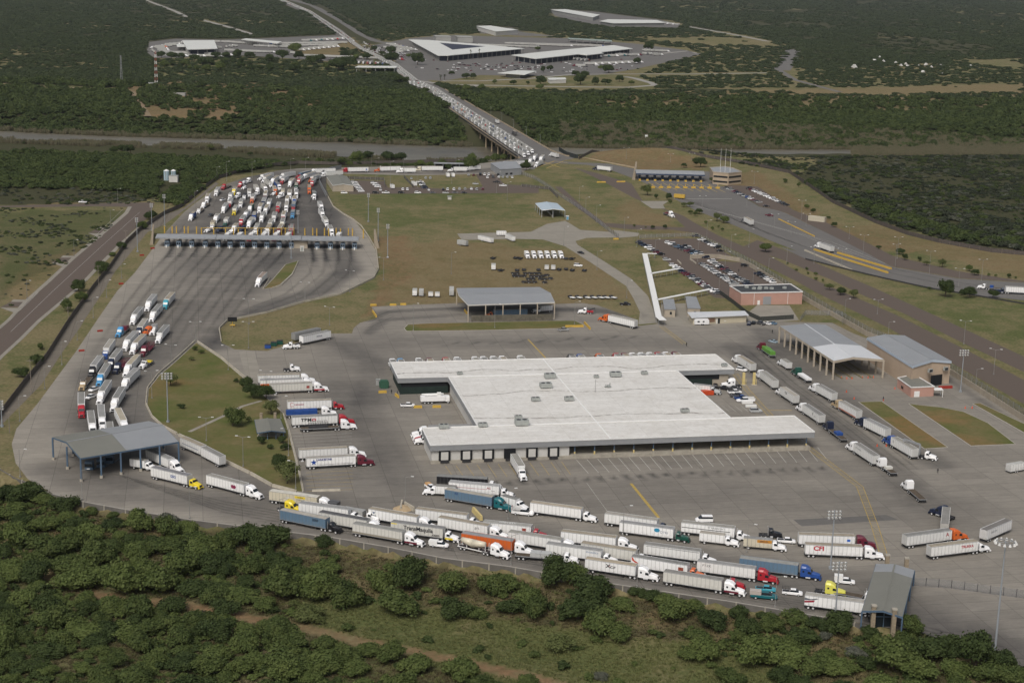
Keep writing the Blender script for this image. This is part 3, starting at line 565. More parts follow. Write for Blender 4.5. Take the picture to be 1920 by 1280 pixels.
for i,fx in enumerate((849.6,891,932.6,967,1016,1057) if False else (831.5,873,914.8,956,998.5,1040)):
    gx=G(fx,865,0);lx=gx.x*math.cos(AL)+gx.y*math.sin(AL)
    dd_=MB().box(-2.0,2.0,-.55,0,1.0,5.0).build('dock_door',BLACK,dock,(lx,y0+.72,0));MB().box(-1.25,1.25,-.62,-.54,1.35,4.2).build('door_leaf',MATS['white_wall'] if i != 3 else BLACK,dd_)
    MB().box(-1.5,1.5,-.9,-.55,.35,1.1).build('dock_leveller',DARK,dd_)
for i,(ux,uy,su) in enumerate(((862,702,1.1),(1031,709,2.2),(1023,727,2.3),(1004,752,1.6),(1067,751,1.7),(1118,708,1.0),(1154,706,2.2),(1208,702,1.3),(1358,687,1.2),(1284,773,1.5),(972,785,1.3),(905,800,1.6),(832,803,1.7),(978,797,2.4))):
    gg=G(ux,uy,ZR);lx,ly=gg.x*math.cos(AL)+gg.y*math.sin(AL),-gg.x*math.sin(AL)+gg.y*math.cos(AL)
    o=MB().box(-su,su,-su*.6,su*.6,.35,.35+su*.75).box(-su*.9,-su*.7,-su*.5,su*.5,0,.35).box(su*.7,su*.9,-su*.5,su*.5,0,.35).build('air_conditioner',UNIT,dock,(lx,ly,ZR))
    fan=MB()
    for k_ in (-.45,.45): fan.cyl((su*k_,0,.35+su*.75),(su*k_,0,.42+su*.75),su*.36,n=12)
    fan.build('fan_cowl',DARK,o)
gg=G(1140,726,ZR);lx,ly=gg.x*math.cos(AL)+gg.y*math.sin(AL),-gg.x*math.sin(AL)+gg.y*math.cos(AL)
MB().box(-1.5,1.2,-.3,.3,.2,.5).box(-.4,.5,-1,.9,.3,.9).cyl((.9,.6,0),(.9,.6,1.6),.2).cyl((-1.2,-.5,0),(-1.2,-.5,1.3),.15).build('pipework',UNIT,dock,(lx,ly,ZR))
gg=G(1116,735,ZR);lx,ly=gg.x*math.cos(AL)+gg.y*math.sin(AL),-gg.x*math.sin(AL)+gg.y*math.cos(AL);MB().cyl((0,0,0),(0,0,5),.06,n=5).build('antenna',DARK,dock,(lx,ly,ZR))
# utility clutter at the west end
DOCKIT=thing('transformer','dark green transformer box in the fenced corner at the west end of the warehouse','transformer',G(720,727),AL)
MB().box(-1.5,1.5,-1.2,1.2,.1,3.2).build('tank',mat('dark_green',(.04,.11,.07),.6,noise=.2,nscale=1),DOCKIT);[MB().box(*b6).build('cooling_fins',MATS['dark_green'],DOCKIT) for b6 in ((1.5,1.9,-1,1,.5,2.6),(-1.9,-1.5,-1,1,.5,2.6))]
cb=thing('switchgear_cabinet','light grey switchgear cabinet left of the green transformer box','cabinet',G(709,722),AL);MB().box(-.9,.9,-.6,.6,.1,2.6).build('casing',UNIT,cb);MB().box(-.8,.8,-.62,-.6,.3,2.4).build('door',CHROME,cb)
def gable(name,label,cat,eL,rg,eR,ze,zr,mroof,th=.3,split=None,fascia=None,fh=.6):
    """eL, rg, eR: pixel pairs (far end, near end) of the left eave, ridge and right eave"""
    P=[[G(x,y,ze) for x,y in eL],[G(x,y,zr) for x,y in rg],[G(x,y,ze) for x,y in eR]]
    ctr=sum((p for r_ in P for p in r_),Vector())/6;ctr.z=0;root=thing(name,label,cat,ctr)
    def slab(lo,hi,mm,nm):
        mb=MB()
        for a,c in ((0,1),(1,2)):
            p=[P[a][0].lerp(P[a][1],lo)-ctr,P[a][0].lerp(P[a][1],hi)-ctr,P[c][0].lerp(P[c][1],hi)-ctr,P[c][0].lerp(P[c][1],lo)-ctr]
            dn=[v-Vector((0,0,th)) for v in p];mb.add(p+dn,[(0,1,2,3),(7,6,5,4),(0,4,5,1),(1,5,6,2),(2,6,7,3),(3,7,4,0)])
        return mb.build(nm,mm,root)
    if split: slab(0,split[0],split[1],'roof');slab(split[0]+.001,1,mroof,'roof')
    else: slab(0,1,mroof,'roof')
    rb=MB();rb.bar(P[1][0]-ctr+Vector((0,0,.06)),P[1][1]-ctr+Vector((0,0,.06)),.5,.12);rb.build('ridge_cap',mroof,root)
    if fascia:
        fb=MB()
        for a in (0,2): fb.bar(P[a][0]-ctr+Vector((0,0,-fh/2-.05)),P[a][1]-ctr+Vector((0,0,-fh/2-.05)),.2,fh)
        for e in (0,1):
            for a,c in ((0,1),(1,2)): fb.bar(P[a][e]-ctr+Vector((0,0,-fh/2-.05)),P[c][e]-ctr+Vector((0,0,-fh/2-.05)),.2,fh)
        fb.build('fascia',fascia,root)
    return root,ctr,P
def cols(root,ctr,pts,ztop,w,mm,foot=None,name='column'):
    for p in pts:
        g_=(p if isinstance(p,Vector) else G(*p))-ctr;o=MB().box(-w/2,w/2,-w/2,w/2,.02,ztop).build(name,mm,root,(g_.x,g_.y,0))
        if foot: MB().box(-w*.9,w*.9,-w*.9,w*.9,0,.9).build('footing',foot,o)
def between(a,b,n): return [a.lerp(b,i/(n-1)) for i in range(n)]
def gz(v): return Vector((v.x,v.y,0))
def wallbox(root,ctr,P,ze,zr,mm,inset_=.6):
    mb=MB();c=Vector(((P[0][0]+P[2][1])/2).xy)
    k_=[P[0][0],P[0][1],P[1][1],P[2][1],P[2][0],P[1][0]];pts=[]
    for v in k_: dv=Vector((v.x,v.y))-c;pts.append((c.x+dv.x*(1-inset_/max(dv.length,1))-ctr.x,c.y+dv.y*(1-inset_/max(dv.length,1))-ctr.y))
    zz=[ze,ze,zr,ze,ze,zr];vs=[(x,y,0) for x,y in pts]+[(x,y,zz[i]-.35) for i,(x,y) in enumerate(pts)]
    mb.add(vs,[(i,(i+1) % 6,6+(i+1) % 6,6+i) for i in range(6)]);return mb.build('wall',mm,root)
def on_wall(root,ctr,a,b,f0,f1,z0,z1,mm,name,off=.06,parent=None):
    """panel on the wall running from world point a to b"""
    a,b=Vector(a.xy),Vector(b.xy);dd_=(b-a);p,q_=a+dd_*f0,a+dd_*f1;u=dd_.normalized();nn=Vector((u.y,-u.x))
    if nn.y > 0: nn=-nn
    p0,p1=p+nn*off-ctr.xy,q_+nn*off-ctr.xy;r0,r1=p-nn*.05-ctr.xy,q_-nn*.05-ctr.xy
    mb=MB();mb.add([(p0.x,p0.y,z0),(p1.x,p1.y,z0),(p1.x,p1.y,z1),(p0.x,p0.y,z1),(r0.x,r0.y,z0),(r1.x,r1.y,z0),(r1.x,r1.y,z1),(r0.x,r0.y,z1)],[(0,1,2,3),(7,6,5,4),(0,4,5,1),(1,5,6,2),(2,6,7,3),(3,7,4,0)])
    return mb.build(name,mm,parent or root)
# scanning canopy on the long grass island
rt,ct,P=gable('inspection_canopy','long grey low-pitched steel canopy behind the thin grass island north of the warehouse','canopy',[(1012,538),(856.6,540)][::-1],[(860,552),(1032,549)],[(878,571),(1040,566)],8.4,9.3,MG,fascia=MATS['white_wall'])
cols(rt,ct,between(gz(P[2][0]),gz(P[2][1]),6)+between(gz(P[0][0]),gz(P[0][1]),5),8.0,.5,BEIGE)
lw=MB();a,b_=G(884,603.5)-ct,G(1036,601)-ct;lw.bar((a.x,a.y,1.6),(b_.x,b_.y,1.6),.5,3.2);lw.build('block_wall',mat('dirty_block_wall',(.16,.145,.115),.95,noise=.5,nscale=.5,bump=.4),rt)
# right inspection shed
rt,ct,P=gable('inspection_shed','tall open inspection shed with grey roof ending in a bright white front bay','shed',[(1462,611),(1563.5,676.3)],[(1509,606.8),(1600,669)],[(1548,608.5),(1657,673.5)],8.0,9.0,MW,split=(.62,MG),fascia=BEIGE,fh=1.0)
cols(rt,ct,between(gz(P[0][0]),gz(P[0][1]),10)+between(gz(P[2][0]),gz(P[2][1]),10),7.6,.75,BEIGE)
MB_=MB()
for k_ in (.2,.4,.6,.8): a,b_=gz(P[0][0].lerp(P[2][0],k_))-ct,gz(P[0][1].lerp(P[2][1],k_))-ct;MB_.bar((a.x,a.y,.2),(b_.x,b_.y,.2),.7,.35)
MB_.build('lane_kerb',mat('worn_kerb',(.20,.17,.10),.9),rt)
# tan hall
rt,ct,P=gable('inspection_hall','tall windowless tan hall with blue-grey metal roof beside the white-fronted shed','hall',[(1625.5,632.5),(1711,685.5)],[(1660,626.5),(1748,674)],[(1696.5,628.6),(1784,676.5)],9.8,11,MG,fascia=mat('pale_blue_trim',(.42,.48,.55),.6),fh=1.0)
wallbox(rt,ct,P,9.8,11,TAN,.4);a,b_=P[0][1],P[2][1];on_wall(rt,ct,a,b_,.50,.79,.05,4.6,BLACK,'roller_door',.12)
for f0 in (.40,.80): o=on_wall(rt,ct,a,b_,f0,f0+.10,6.2,7.6,UNIT,'wall_air_conditioner',.9);on_wall(rt,ct,a,b_,f0+.01,f0+.09,6.4,7.4,DARK,'grille',.93,o)
def flat(name,label,cat,px,z,mwall,mroof,par=.4,mpar=None,over=0):
    P=W2(px if isinstance(px,list) else qs('I',px),z);cx_=sum(p[0] for p in P)/len(P);cy_=sum(p[1] for p in P)/len(P);ct=Vector((cx_,cy_,0));root=thing(name,label,cat,ct)
    Lc=[(p[0]-cx_,p[1]-cy_) for p in P];wm=MB();wm.prism(inset(Lc,max(over,.05)),0,z-.05);wm.build('wall',mwall,root)
    rm=MB();rm.prism(inset(Lc,.3) if not over else Lc,z-.3 if over else z-.2,z,0);rm.build('roof',mroof,root)
    if par:
        pm=MB()
        for i in range(len(Lc)): a,c=Lc[i],Lc[(i+1) % len(Lc)];pm.bar((a[0],a[1],z+par/2-.1),(c[0],c[1],z+par/2-.1),.35,par)
        pm.build('parapet',mpar or WHT,root)
    return root,ct,[Vector((p[0],p[1],0)) for p in P]
rt,ct,P=flat('pink_warehouse','pink flat-roofed building with grey roller door below the staff car park','building','1368 536 1482 533 1505 547.6 1390 549.5',6.2,PINK,TARP,.5)
a,b_=P[3],P[2];on_wall(rt,ct,a,b_,.36,.49,.05,4.2,STEEL,'roller_door');on_wall(rt,ct,a,b_,.27,.31,.05,2.3,WHT,'door');on_wall(rt,ct,a,b_,.76,.765,.1,6,WHT,'downpipe');on_wall(rt,ct,a,b_,.21,.215,.1,6,WHT,'downpipe')
for i,(f,gg_) in enumerate(((.3,.5),(.38,.55),(.42,.4),(.5,.5),(.58,.55),(.8,.5),(.22,.3))):
    v=P[0].lerp(P[1],f).lerp(P[3].lerp(P[2],f),gg_)-ct;MB().box(-1,1,-.6,.6,0,.9).cyl((0,0,.9),(0,0,1.1),.4,n=8).build('roof_ventilator',UNIT,rt,(v.x,v.y,6.2))
rt,ct,P=flat('pink_guard_building','small pink block with white double door and little canopy in front of the tan hall','building','1683 708.6 1701 704.5 1723 707.5 1752 724.6 1708.5 726.5',4.0,PINK,MGG,.35)
a,b_=P[4],P[3];on_wall(rt,ct,a,b_,.15,.38,.05,2.4,WHT,'door');on_wall(rt,ct,P[0],P[4],.3,.45,1,2.2,GLASS,'window')
v=P[3]-ct;MB().box(-.2,3.4,-1.5,2.2,2.9,3.05).box(3.1,3.3,-1.4,-1.2,0,2.9).box(3.1,3.3,1.9,2.1,0,2.9).build('side_canopy',WHT,rt,(v.x,v.y,0))
rt,ct,P=flat('office_building','low cream office with bright white roof and a row of windows beside the parked caravan','office','1288.7 585 1396.5 582.5 1404 590.5 1297 595.5',3.7,mat('cream_wall',(.50,.45,.34),.85,noise=.1,nscale=.3),MW,0,over=.9)
a,b_=P[3]+Vector((1.2,1.0,0)),P[2]+Vector((-1.2,1.0,0))
for i in range(4): o=on_wall(rt,ct,a,b_,.58+i*.09,.645+i*.09,1.2,2.6,GLASS,'window',.1);on_wall(rt,ct,a,b_,.575+i*.09,.65+i*.09,1.0,1.2,WHT,'sill',.14,o)
on_wall(rt,ct,a,b_,.46,.50,.05,2.5,GLASS,'door',.1);on_wall(rt,ct,a,b_,.43,.45,.05,2.6,WHT,'door_frame',.1);on_wall(rt,ct,a,b_,0.02,.40,.9,2.8,mat('brick_panel',(.25,.15,.10),.9,noise=.3,nscale=2),'brick_panel',.1)
for i,(s_,lb,zz) in enumerate((('1242.5 560.5 1263.4 560 1267.2 579.7 1245.4 579','small cream portable cabin with dark window, next to the covered walkway',4.0),('1285 555 1305.6 556 1314 578 1289 577','larger grey-roofed portable cabin standing behind the white-roofed office',4.2))):
    rt,ct,P=flat('portable_cabin',lb,'cabin',s_,zz,BEIGE,MG,0,over=.25);on_wall(rt,ct,P[3]+Vector((.3,.25,0)),P[2]+Vector((-.3,.25,0)),.5,.7,1.2,2.6,GLASS,'window',.08)
cv=thing('caravan','white travel caravan parked against the white-roofed office wall','caravan',G(1315,609),math.radians(8))
MB().loft([(-3.6,1.1,.6,2.6,.9),(-3.2,1.15,.5,3.0,.9),(3.0,1.15,.5,3.0,.9),(3.5,1.1,.6,2.5,.9)]).build('body',PAINTC,cv,color=(.75,.75,.75))
MB().box(-2.2,-1.2,-1.18,-1.14,1.5,2.2).box(.3,1.2,-1.18,-1.14,1.5,2.2).build('window',GLASS,cv)
for x in (.1,.9):
    for sd in (-1,1): MB().cyl((0,-.12,0),(0,.12,0),.36,n=12).build('wheel',RUBBER,cv,(x-.2,sd*1.05,.37))
# covered walkway
def walkway(label,segs,z=2.9):
    ct=G(*segs[0][0]);root=thing('covered_walkway',label,'walkway',ct)
    for (a,b_,wd) in segs:
        a,b_=G(a[0],a[1],z)-ct,G(b_[0],b_[1],z)-ct;mb=MB();mb.bar((a.x,a.y,z),(b_.x,b_.y,z),wd,.22);mb.build('roof',WHT,root);u=Vector((b_.x-a.x,b_.y-a.y));Ln=u.length;u.normalize();nn=Vector((-u.y,u.x))
        n=max(2,int(Ln/4.5))
        for i in range(n):
            p=Vector((a.x,a.y))+u*(Ln*(i+.5)/n)
            mb=MB()
            for s_ in (-1,1): pp=p+nn*s_*(wd/2-.2);mb.box(pp.x-.06,pp.x+.06,pp.y-.06,pp.y+.06,0,z-.1)
            mb.build('post_pair',STEEL,root)
    return root
walkway('long white-roofed covered walkway leading from the car park down to the yard gate',[((1209,475),(1235,593),2.9),((1235,593),(1243,600),3.4),((1213,475),(1231.5,475.5),1.6),((1221,512.5),(1275,503),2.0),((1233,561.5),(1329,542.5),2.0)])
# lane canopy at the lower left
rt,ct,P=gable('checkpoint_canopy','big grey lane canopy on blue steel columns at the lower left bend','canopy',[(98.4,819),(278.9,789)],[(124.7,828.2),(305,796)],[(151,858.4),(334.6,827.5)],8.0,9.4,MG,split=(.46,MGG),fascia=BLUE,fh=.5)
bl=between(gz(P[2][0]),gz(P[2][1]),6);cols(rt,ct,bl[:1]+bl[1:2]+bl[2:4]+bl[4:],7.7,.5,BLUE,CONC);cols(rt,ct,between(gz(P[0][0]),gz(P[0][1]),6)+[gz(P[1][0]),gz(P[1][1])],7.7,.5,BLUE,CONC)
for i,(x,y) in enumerate(((168,880),(190,876),(206,868))):
    v=G(x,y)-ct;o=MB().box(-1.3,1.3,-1,1,.2,3).build('booth',BLUE,rt,(v.x,v.y,0));MB().box(-1.35,1.35,-1.05,-.98,1.2,2.3).build('window',GLASS,o);MB().bar((1.3,0,.2),(4.2,0,2.6),.7,.1).build('stairs',BLUE,o)
# exit canopy at the lower right
rt,ct,P=gable('exit_canopy','grey-roofed exit checkpoint canopy between four stone pillars at the lower right','canopy',[(1643,1056.2),(1616.3,1144)],[(1678,1056.8),(1655.6,1143.4)],[(1714.7,1068.2),(1692,1155.3)],4.8,5.8,MGG,split=(.18,MG),fascia=BLUE,fh=.5)
for lb,(x,y),zt in (('p',(1635.5,1177),6.2),('p',(1674,1184),6.2),('p',(1662,1069),4.6),('p',(1698,1075),4.6)):
    v=G(x,y)-ct;o=MB().box(-.55,.55,-.55,.55,-2.0,zt).build('stone_pillar',STONE,rt,(v.x,v.y,0));MB().box(-.68,.68,-.68,.68,zt,zt+.4).build('pillar_cap',CONC,o)
cols(rt,ct,between(gz(P[0][0]),gz(P[0][1]),4)+between(gz(P[2][0]),gz(P[2][1]),4),4.5,.35,BLUE)
v=gz(P[1][1].lerp(P[1][0],.1))-ct;o=MB().box(-3,3,-.6,4,-1.9,4.2).build('guard_booth',GLASS,rt,(v.x,v.y,0));MB().box(-3.05,3.05,-.65,4.05,2.7,3.0).box(-.1,.1,-.66,-.6,-1.9,4.2).box(-3.06,3.06,-.66,4.06,4.0,4.25).build('booth_frame',BLUE,o)
# picnic shelter
rt,ct,P=gable('picnic_shelter','small grey-roofed picnic shelter with blue posts on the triangular lawn','shelter',[(477.4,786.2),(482.3,811)],[(501,783.6),(508.5,806.5)],[(525,784.6),(535.4,809.5)],3.0,4.1,MGG,fascia=BLUE,fh=.3)
cols(rt,ct,[gz(P[0][0])+Vector((.8,-.8,0)),gz(P[0][1])+Vector((.8,.8,0)),gz(P[2][0])+Vector((-.8,-.8,0)),gz(P[2][1])+Vector((-.8,.8,0)),gz(P[0][1].lerp(P[2][1],.35))+Vector((0,.8,0)),gz(P[0][1].lerp(P[2][1],.65))+Vector((0,.8,0))],2.8,.25,BLUE)
for v in (gz(P[0][0].lerp(P[2][0],.25)),gz(P[0][0].lerp(P[2][0],.8))): v=v-ct;MB().box(-.5,.5,-.5,.5,0,5.2).build('stone_pillar',STONE,rt,(v.x,v.y+.6,0))
v=gz((P[0][0]+P[2][1])/2)-ct;MB().box(-4,4,-4.5,4.5,.16,.3).build('slab',CONC,rt,(v.x,v.y,0))
# primary truck booths
BZ=5.6;a,b_=G(291,445.5,BZ),G(672,450.5,BZ);bu=(b_-a).normalized();bn=Vector((-bu.y,bu.x,0));BL=(b_-a).length;bang=math.atan2(bu.y,bu.x)
booth=thing('booth_canopy','long narrow grey canopy over the row of blue truck inspection booths','canopy',gz(a),bang)
for nm,f0,f1,zz in (('roof',0,.295,0),('roof',.297,.715,.0),('roof',.717,1,-.1)):
    mb=MB();x0_,x1_=BL*f0,BL*f1
    mb.add([(x0_,0,BZ+zz),(x1_,0,BZ+zz),(x1_,6.5,BZ+1.0+zz),(x0_,6.5,BZ+1.0+zz),(x0_,13,BZ+zz),(x1_,13,BZ+zz),(x0_,0,BZ-.6+zz),(x1_,0,BZ-.6+zz),(x0_,13,BZ-.6+zz),(x1_,13,BZ-.6+zz)],
           [(0,1,2,3),(3,2,5,4),(6,7,1,0),(8,4,5,9),(6,8,9,7),(0,3,4,8,6),(1,7,9,5,2)]);mb.build(nm,MG,booth)
BOX=[314,336,360,386,410,433,456,479,502,525,548,596,621,644,666]
for fx in BOX:
    g_=G(fx,462);lx=(g_-gz(a)).dot(bu)
    o=MB().box(-1.3,1.3,1.2,5.2,.25,3.6).build('booth',mat('slate_booth',(.15,.20,.26),.6,noise=.15,nscale=1),booth,(lx,0,0));MB().box(-1.0,-.2,1.12,1.2,1.5,2.7).box(.2,1.0,1.12,1.2,1.5,2.7).build('window',GLASS,o);MB().box(-1.5,1.5,-.5,12,.02,.3).build('island_kerb',CONC,o)
    MB().box(-.25,.25,6,6.5,.02,BZ-.3).box(-.25,.25,11,11.5,.02,BZ-.3).build('column',STEEL,booth,(lx,0,0));MB().box(-.3,.3,-1.6,-1.0,.02,1.5).box(-.3,.3,12.6,13.2,.02,1.6).build('bollard',WHT,booth,(lx,0,0))
g_=G(565,462);lx=(g_-gz(a)).dot(bu);MB().box(-4,4,2,9,.02,4.4).build('control_room',BEIGE,booth,(lx,0,0))
g_=G(566.5,470)-gz(a);k_=thing('white_kiosk','small white cabinet at the tip of the island below the truck booths','cabinet',G(566.5,471),bang);MB().box(-1.1,1.1,-.8,.8,0,3.0).build('casing',WALLW,k_);MB().box(-.6,.6,-.84,-.8,.2,2.4).build('door',UNIT,k_)
# stone buttresses at both ends of the booth row
for lb,s_,tz in (('tall rubble stone buttress at the west end of the truck booth row','280 459 288 459 289 439 287 438',5.8),('tall rubble stone buttress standing in the lawn east of the truck booths','701 466 712 466 704 446 701 445',5.2)):
    pts=W2(qs('I',s_),0);cx_,cy_=pts[0];mb=MB();n=4;bx=[(p[0]-cx_,p[1]-cy_) for p in pts];vs=[(x,y,-.1) for x,y in bx]+[(bx[0][0]+.4,bx[0][1]+.3,.8),(bx[1][0]-.4,bx[1][1]+.3,.8),(bx[2][0],bx[2][1],tz),(bx[3][0],bx[3][1],tz)]
    o=mb.add(vs,[(0,1,5,4),(1,2,6,5),(2,3,7,6),(3,0,4,7),(4,5,6,7)]).build('stone_buttress',STONE,None,(cx_,cy_,0));tag(o,lb,'buttress')
# yellow guard frames north of the booths
rootg=thing('yellow_height_frame','long yellow steel height frame across the truck lanes just behind the booths','barrier',gz(G(378,441)),0)
xs8=[378,401,423,438,447,460,483,490,506,513,528,535,551];hz=4.6;ref=gz(G(378,441))
for x in xs8: g_=G(x,441)-ref;MB().box(-.28,.28,-.28,.28,0,hz).build('post',YEL,rootg,(g_.x,g_.y,0))
g2=G(551,441.8)-ref;MB().bar((0,0,hz-.1),(g2.x,g2.y,hz-.1),.3,.3).build('crossbar',YEL,rootg)
for i,(x,y,h_) in enumerate(((308.7,437,4.4),(323,437,4.2),(331,437,4.2),(346,437,4.2),(353,437,4.2),(368.7,438,4.4),(571.7,441.5,4.4),(586.5,441.5,4.6),(594,442,4.6),(608.5,441.5,4.6),(616,442,4.6),(630.3,441.5,4.6),(638.5,442,4.6),(653.3,441.5,4.6),(661,442,4.6),(681.3,447,5.6))):
    o=MB().box(-.3,.3,-.3,.3,0,h_).box(-.36,.36,-.36,.36,0,.5).build('guard_post',YEL,None,G(x,y));tag(o,'orange-yellow guard post standing alone at the edge of the concrete right of the booths' if i == 15 else 'yellow square steel guard post behind the truck booths','post','yellow guard posts behind the truck booths')
# buildings on the north edge
rt,ct,P=gable('maintenance_shed','beige gabled shed with grey roof beside the curving truck ramp','shed',[(612.5,331.3),(623.8,347.5)],[(631.3,326.9),(643.8,344.6)],[(650,330),(663,347.5)],4.6,5.6,MGG,fascia=WHT,fh=.3);wallbox(rt,ct,P,4.6,5.6,BEIGE,.3)
rt,ct,P=flat('grey_metal_building','grey metal-clad building at the foot of the bridge','building','920 306 946 302.3 968 303.5 978 315.5 938 318',5.2,FAS,MG,.2,STEEL)
a,b_=P[4],P[3];on_wall(rt,ct,a,b_,.25,.36,0.8,2.2,BLACK,'window');on_wall(rt,ct,a,b_,.46,.57,.8,2.2,BLACK,'window')
rt,ct,P=gable('vehicle_wash_canopy','open gabled canopy with pale blue roof standing alone on the pale concrete pad','canopy',[(1003.8,381),(1016,394)],[(1025,378.3),(1037,391.5)],[(1044.5,381),(1059.4,394)],5.0,6.0,mat('pale_blue_roof',(.42,.50,.56),.6,noise=.1,nscale=.5),fascia=WHT,fh=.3)
cols(rt,ct,between(gz(P[0][0]),gz(P[0][1]),4)+between(gz(P[2][0]),gz(P[2][1]),4)+[gz(P[1][1]),gz(P[1][0])],4.7,.35,STEEL)
a,b_=gz(P[1][0])-ct,gz(P[1][1])-ct;MB().bar((a.x,a.y,.6),(b_.x,b_.y,.6),.5,1.2).build('lane_wall',CONC,rt)
kk=thing('portable_toilet','sky blue portable toilet booth beside the pale blue canopy','toilet',G(1063.5,412),.2);MB().box(-.9,.9,-.9,.9,0,2.4).build('cabin',UNIT,kk);MB().box(-.6,.6,-.95,-.9,.2,2.1).build('door',mat('sky_blue',(.12,.32,.5),.6),kk);MB().box(-1,1,-1,1,2.4,2.6).build('roof',WHT,kk)
# passenger vehicle plaza
PZ=5.5;a,b_=G(1193,325,PZ),G(1322,328,PZ);pu=(b_-a).normalized();PL=(b_-a).length;pang=math.atan2(pu.y,pu.x);pc=thing('plaza_canopy','long canopy over the dark passenger booths of the upper right plaza','canopy',gz(a),pang)
MB().add([(0,0,PZ),(PL,0,PZ),(PL,9,PZ+1.8),(0,9,PZ+1.8),(PL,18,PZ),(0,18,PZ),(0,0,PZ-.5),(PL,0,PZ-.5),(PL,18,PZ-.5),(0,18,PZ-.5)],[(0,1,2,3),(3,2,4,5),(6,7,1,0),(5,4,8,9),(0,3,5,9,6),(1,7,8,4,2),(6,9,8,7)]).build('roof',MG,pc)
MB().bar((-.1,-.1,PZ-.5),(PL+.1,-.1,PZ-.5),.2,.9).build('fascia',mat('navy_fascia',(.03,.05,.10),.6),pc)
for i in range(9):
    x=2+PL*i/9;o=MB().box(x,x+1.6,2,7,0,3.4).build('booth',MATS['navy_fascia'],pc);MB().box(x+.2,x+1.4,1.9,2.0,1.2,2.5).build('window',GLASS,o);MB().box(x-.1,x+1.7,-2.2,-.8,0,1.3).build('crash_barrel',YEL,o)
    MB().box(x+2.0,x+2.5,9,9.6,0,PZ-.3).build('column',BEIGE,pc)
for i in range(9):
    g_=G(1224+i*15.2,352.5+i*.15);mb=MB().box(-1.6,1.6,-.7,.7,0,1.3).box(-.2,.2,-.2,.2,1.3,3.2);o=mb.build('lane_divider_block',YEL,None,g_);tag(o,'yellow lane divider block on the vehicle plaza before the passenger booths','barrier','yellow lane divider blocks of the plaza')
pts=W2(qs('I','1185 338 1191 338 1194 321 1191 320'),0);o=MB().add([(p[0],p[1],0) for p in pts]+[(pts[0][0],pts[0][1],.5),(pts[1][0],pts[1][1],.5),(pts[2][0],pts[2][1],7.5),(pts[3][0],pts[3][1],7.5)],[(0,1,5,4),(1,2,6,5),(2,3,7,6),(3,0,4,7),(4,5,6,7)]).build('stone_buttress',STONE);tag(o,'stone buttress at the west end of the passenger booth canopy','buttress')
rt,ct,P=flat('plaza_office','two-storey sand-coloured office with dark window bands beside the passenger booths','office','1331 314.5 1358 312.6 1376 316 1391 322.8 1366 325.5 1337 323',9.0,mat('sand_wall',(.42,.34,.25),.85,noise=.15,nscale=.3),MG,.6,BEIGE)
for z0_ in (1.6,5.4):
    for a,b_ in ((P[5],P[4]),(P[4],P[3])): on_wall(rt,ct,a,b_,.05,.95,z0_,z0_+1.3,GLASS,'window_band',.15)
for x,tp in ((1349,278),(1358,278),(1367.5,278)):
    g_,h_=top_height((x,345),tp);o=MB().cyl((0,0,0),(0,0,h_),.18,.08,6).cyl((0,0,0),(0,0,.4),.4,.4,8).build('flagpole',WHT,None,g_);tag(o,'bare white flagpole in front of the sand-coloured plaza office','flagpole','flagpoles by the plaza office')
tr=thing('yellow_trailer','yellow box trailer beside the trees at the edge of the passenger plaza','trailer',G(1274,373),-.35);MB().box(-4,4,-1.2,1.2,.9,3.4).build('box',YEL,tr);MB().box(-3.6,3.6,-.9,.9,.5,.9).build('chassis',DARK,tr)
for x in (-2.6,2.6):
    for sd in (-1,1): MB().cyl((0,-.15,0),(0,.15,0),.45,n=10).build('wheel',RUBBER,tr,(x,sd*1.05,.45))
tr=thing('cream_container','long cream shipping container on the asphalt right of the plaza','container',G(1532,415),-.62);MB().box(-6,6,-1.4,1.4,.1,3.4).build('body',mat('cream_paint',(.5,.46,.36),.7,noise=.15,nscale=.6),tr);MB().box(6,6.06,-1.2,1.2,.3,3.2).build('door',BEIGE,tr)
# water tanks in the brush
for x,y,r_,h_,lb in ((312.5,338,5.5,9.5,'taller pale blue steel water tank standing left of its neighbour in the brush'),(325.5,336,5.0,8.5,'shorter pale blue water tank behind the square white one')):
    o=thing('water_tank',lb,'tank',G(x,y));r_ *= .38;h_ *= .75;MB().cyl((0,0,-.3),(0,0,h_),r_,n=20).build('shell',mat('tank_blue',(.38,.50,.55),.5,noise=.15,nscale=.5),o,smooth=False);MB().cyl((0,0,h_),(0,0,h_+.9),r_*1.03,.3,20).build('roof',WHT,o);MB().bar((-.2,-r_-.15,0),(-.2,-r_-.15,h_),.4,.06).build('ladder',STEEL,o)
o=thing('square_tank','square white storage tank in front of the two round blue tanks','tank',G(326,341));MB().box(-3.2,3.2,-2.2,2.2,-.2,4.6).build('shell',WALLW,o);MB().box(-3.3,3.3,-2.3,2.3,4.6,4.8).build('lid',UNIT,o)
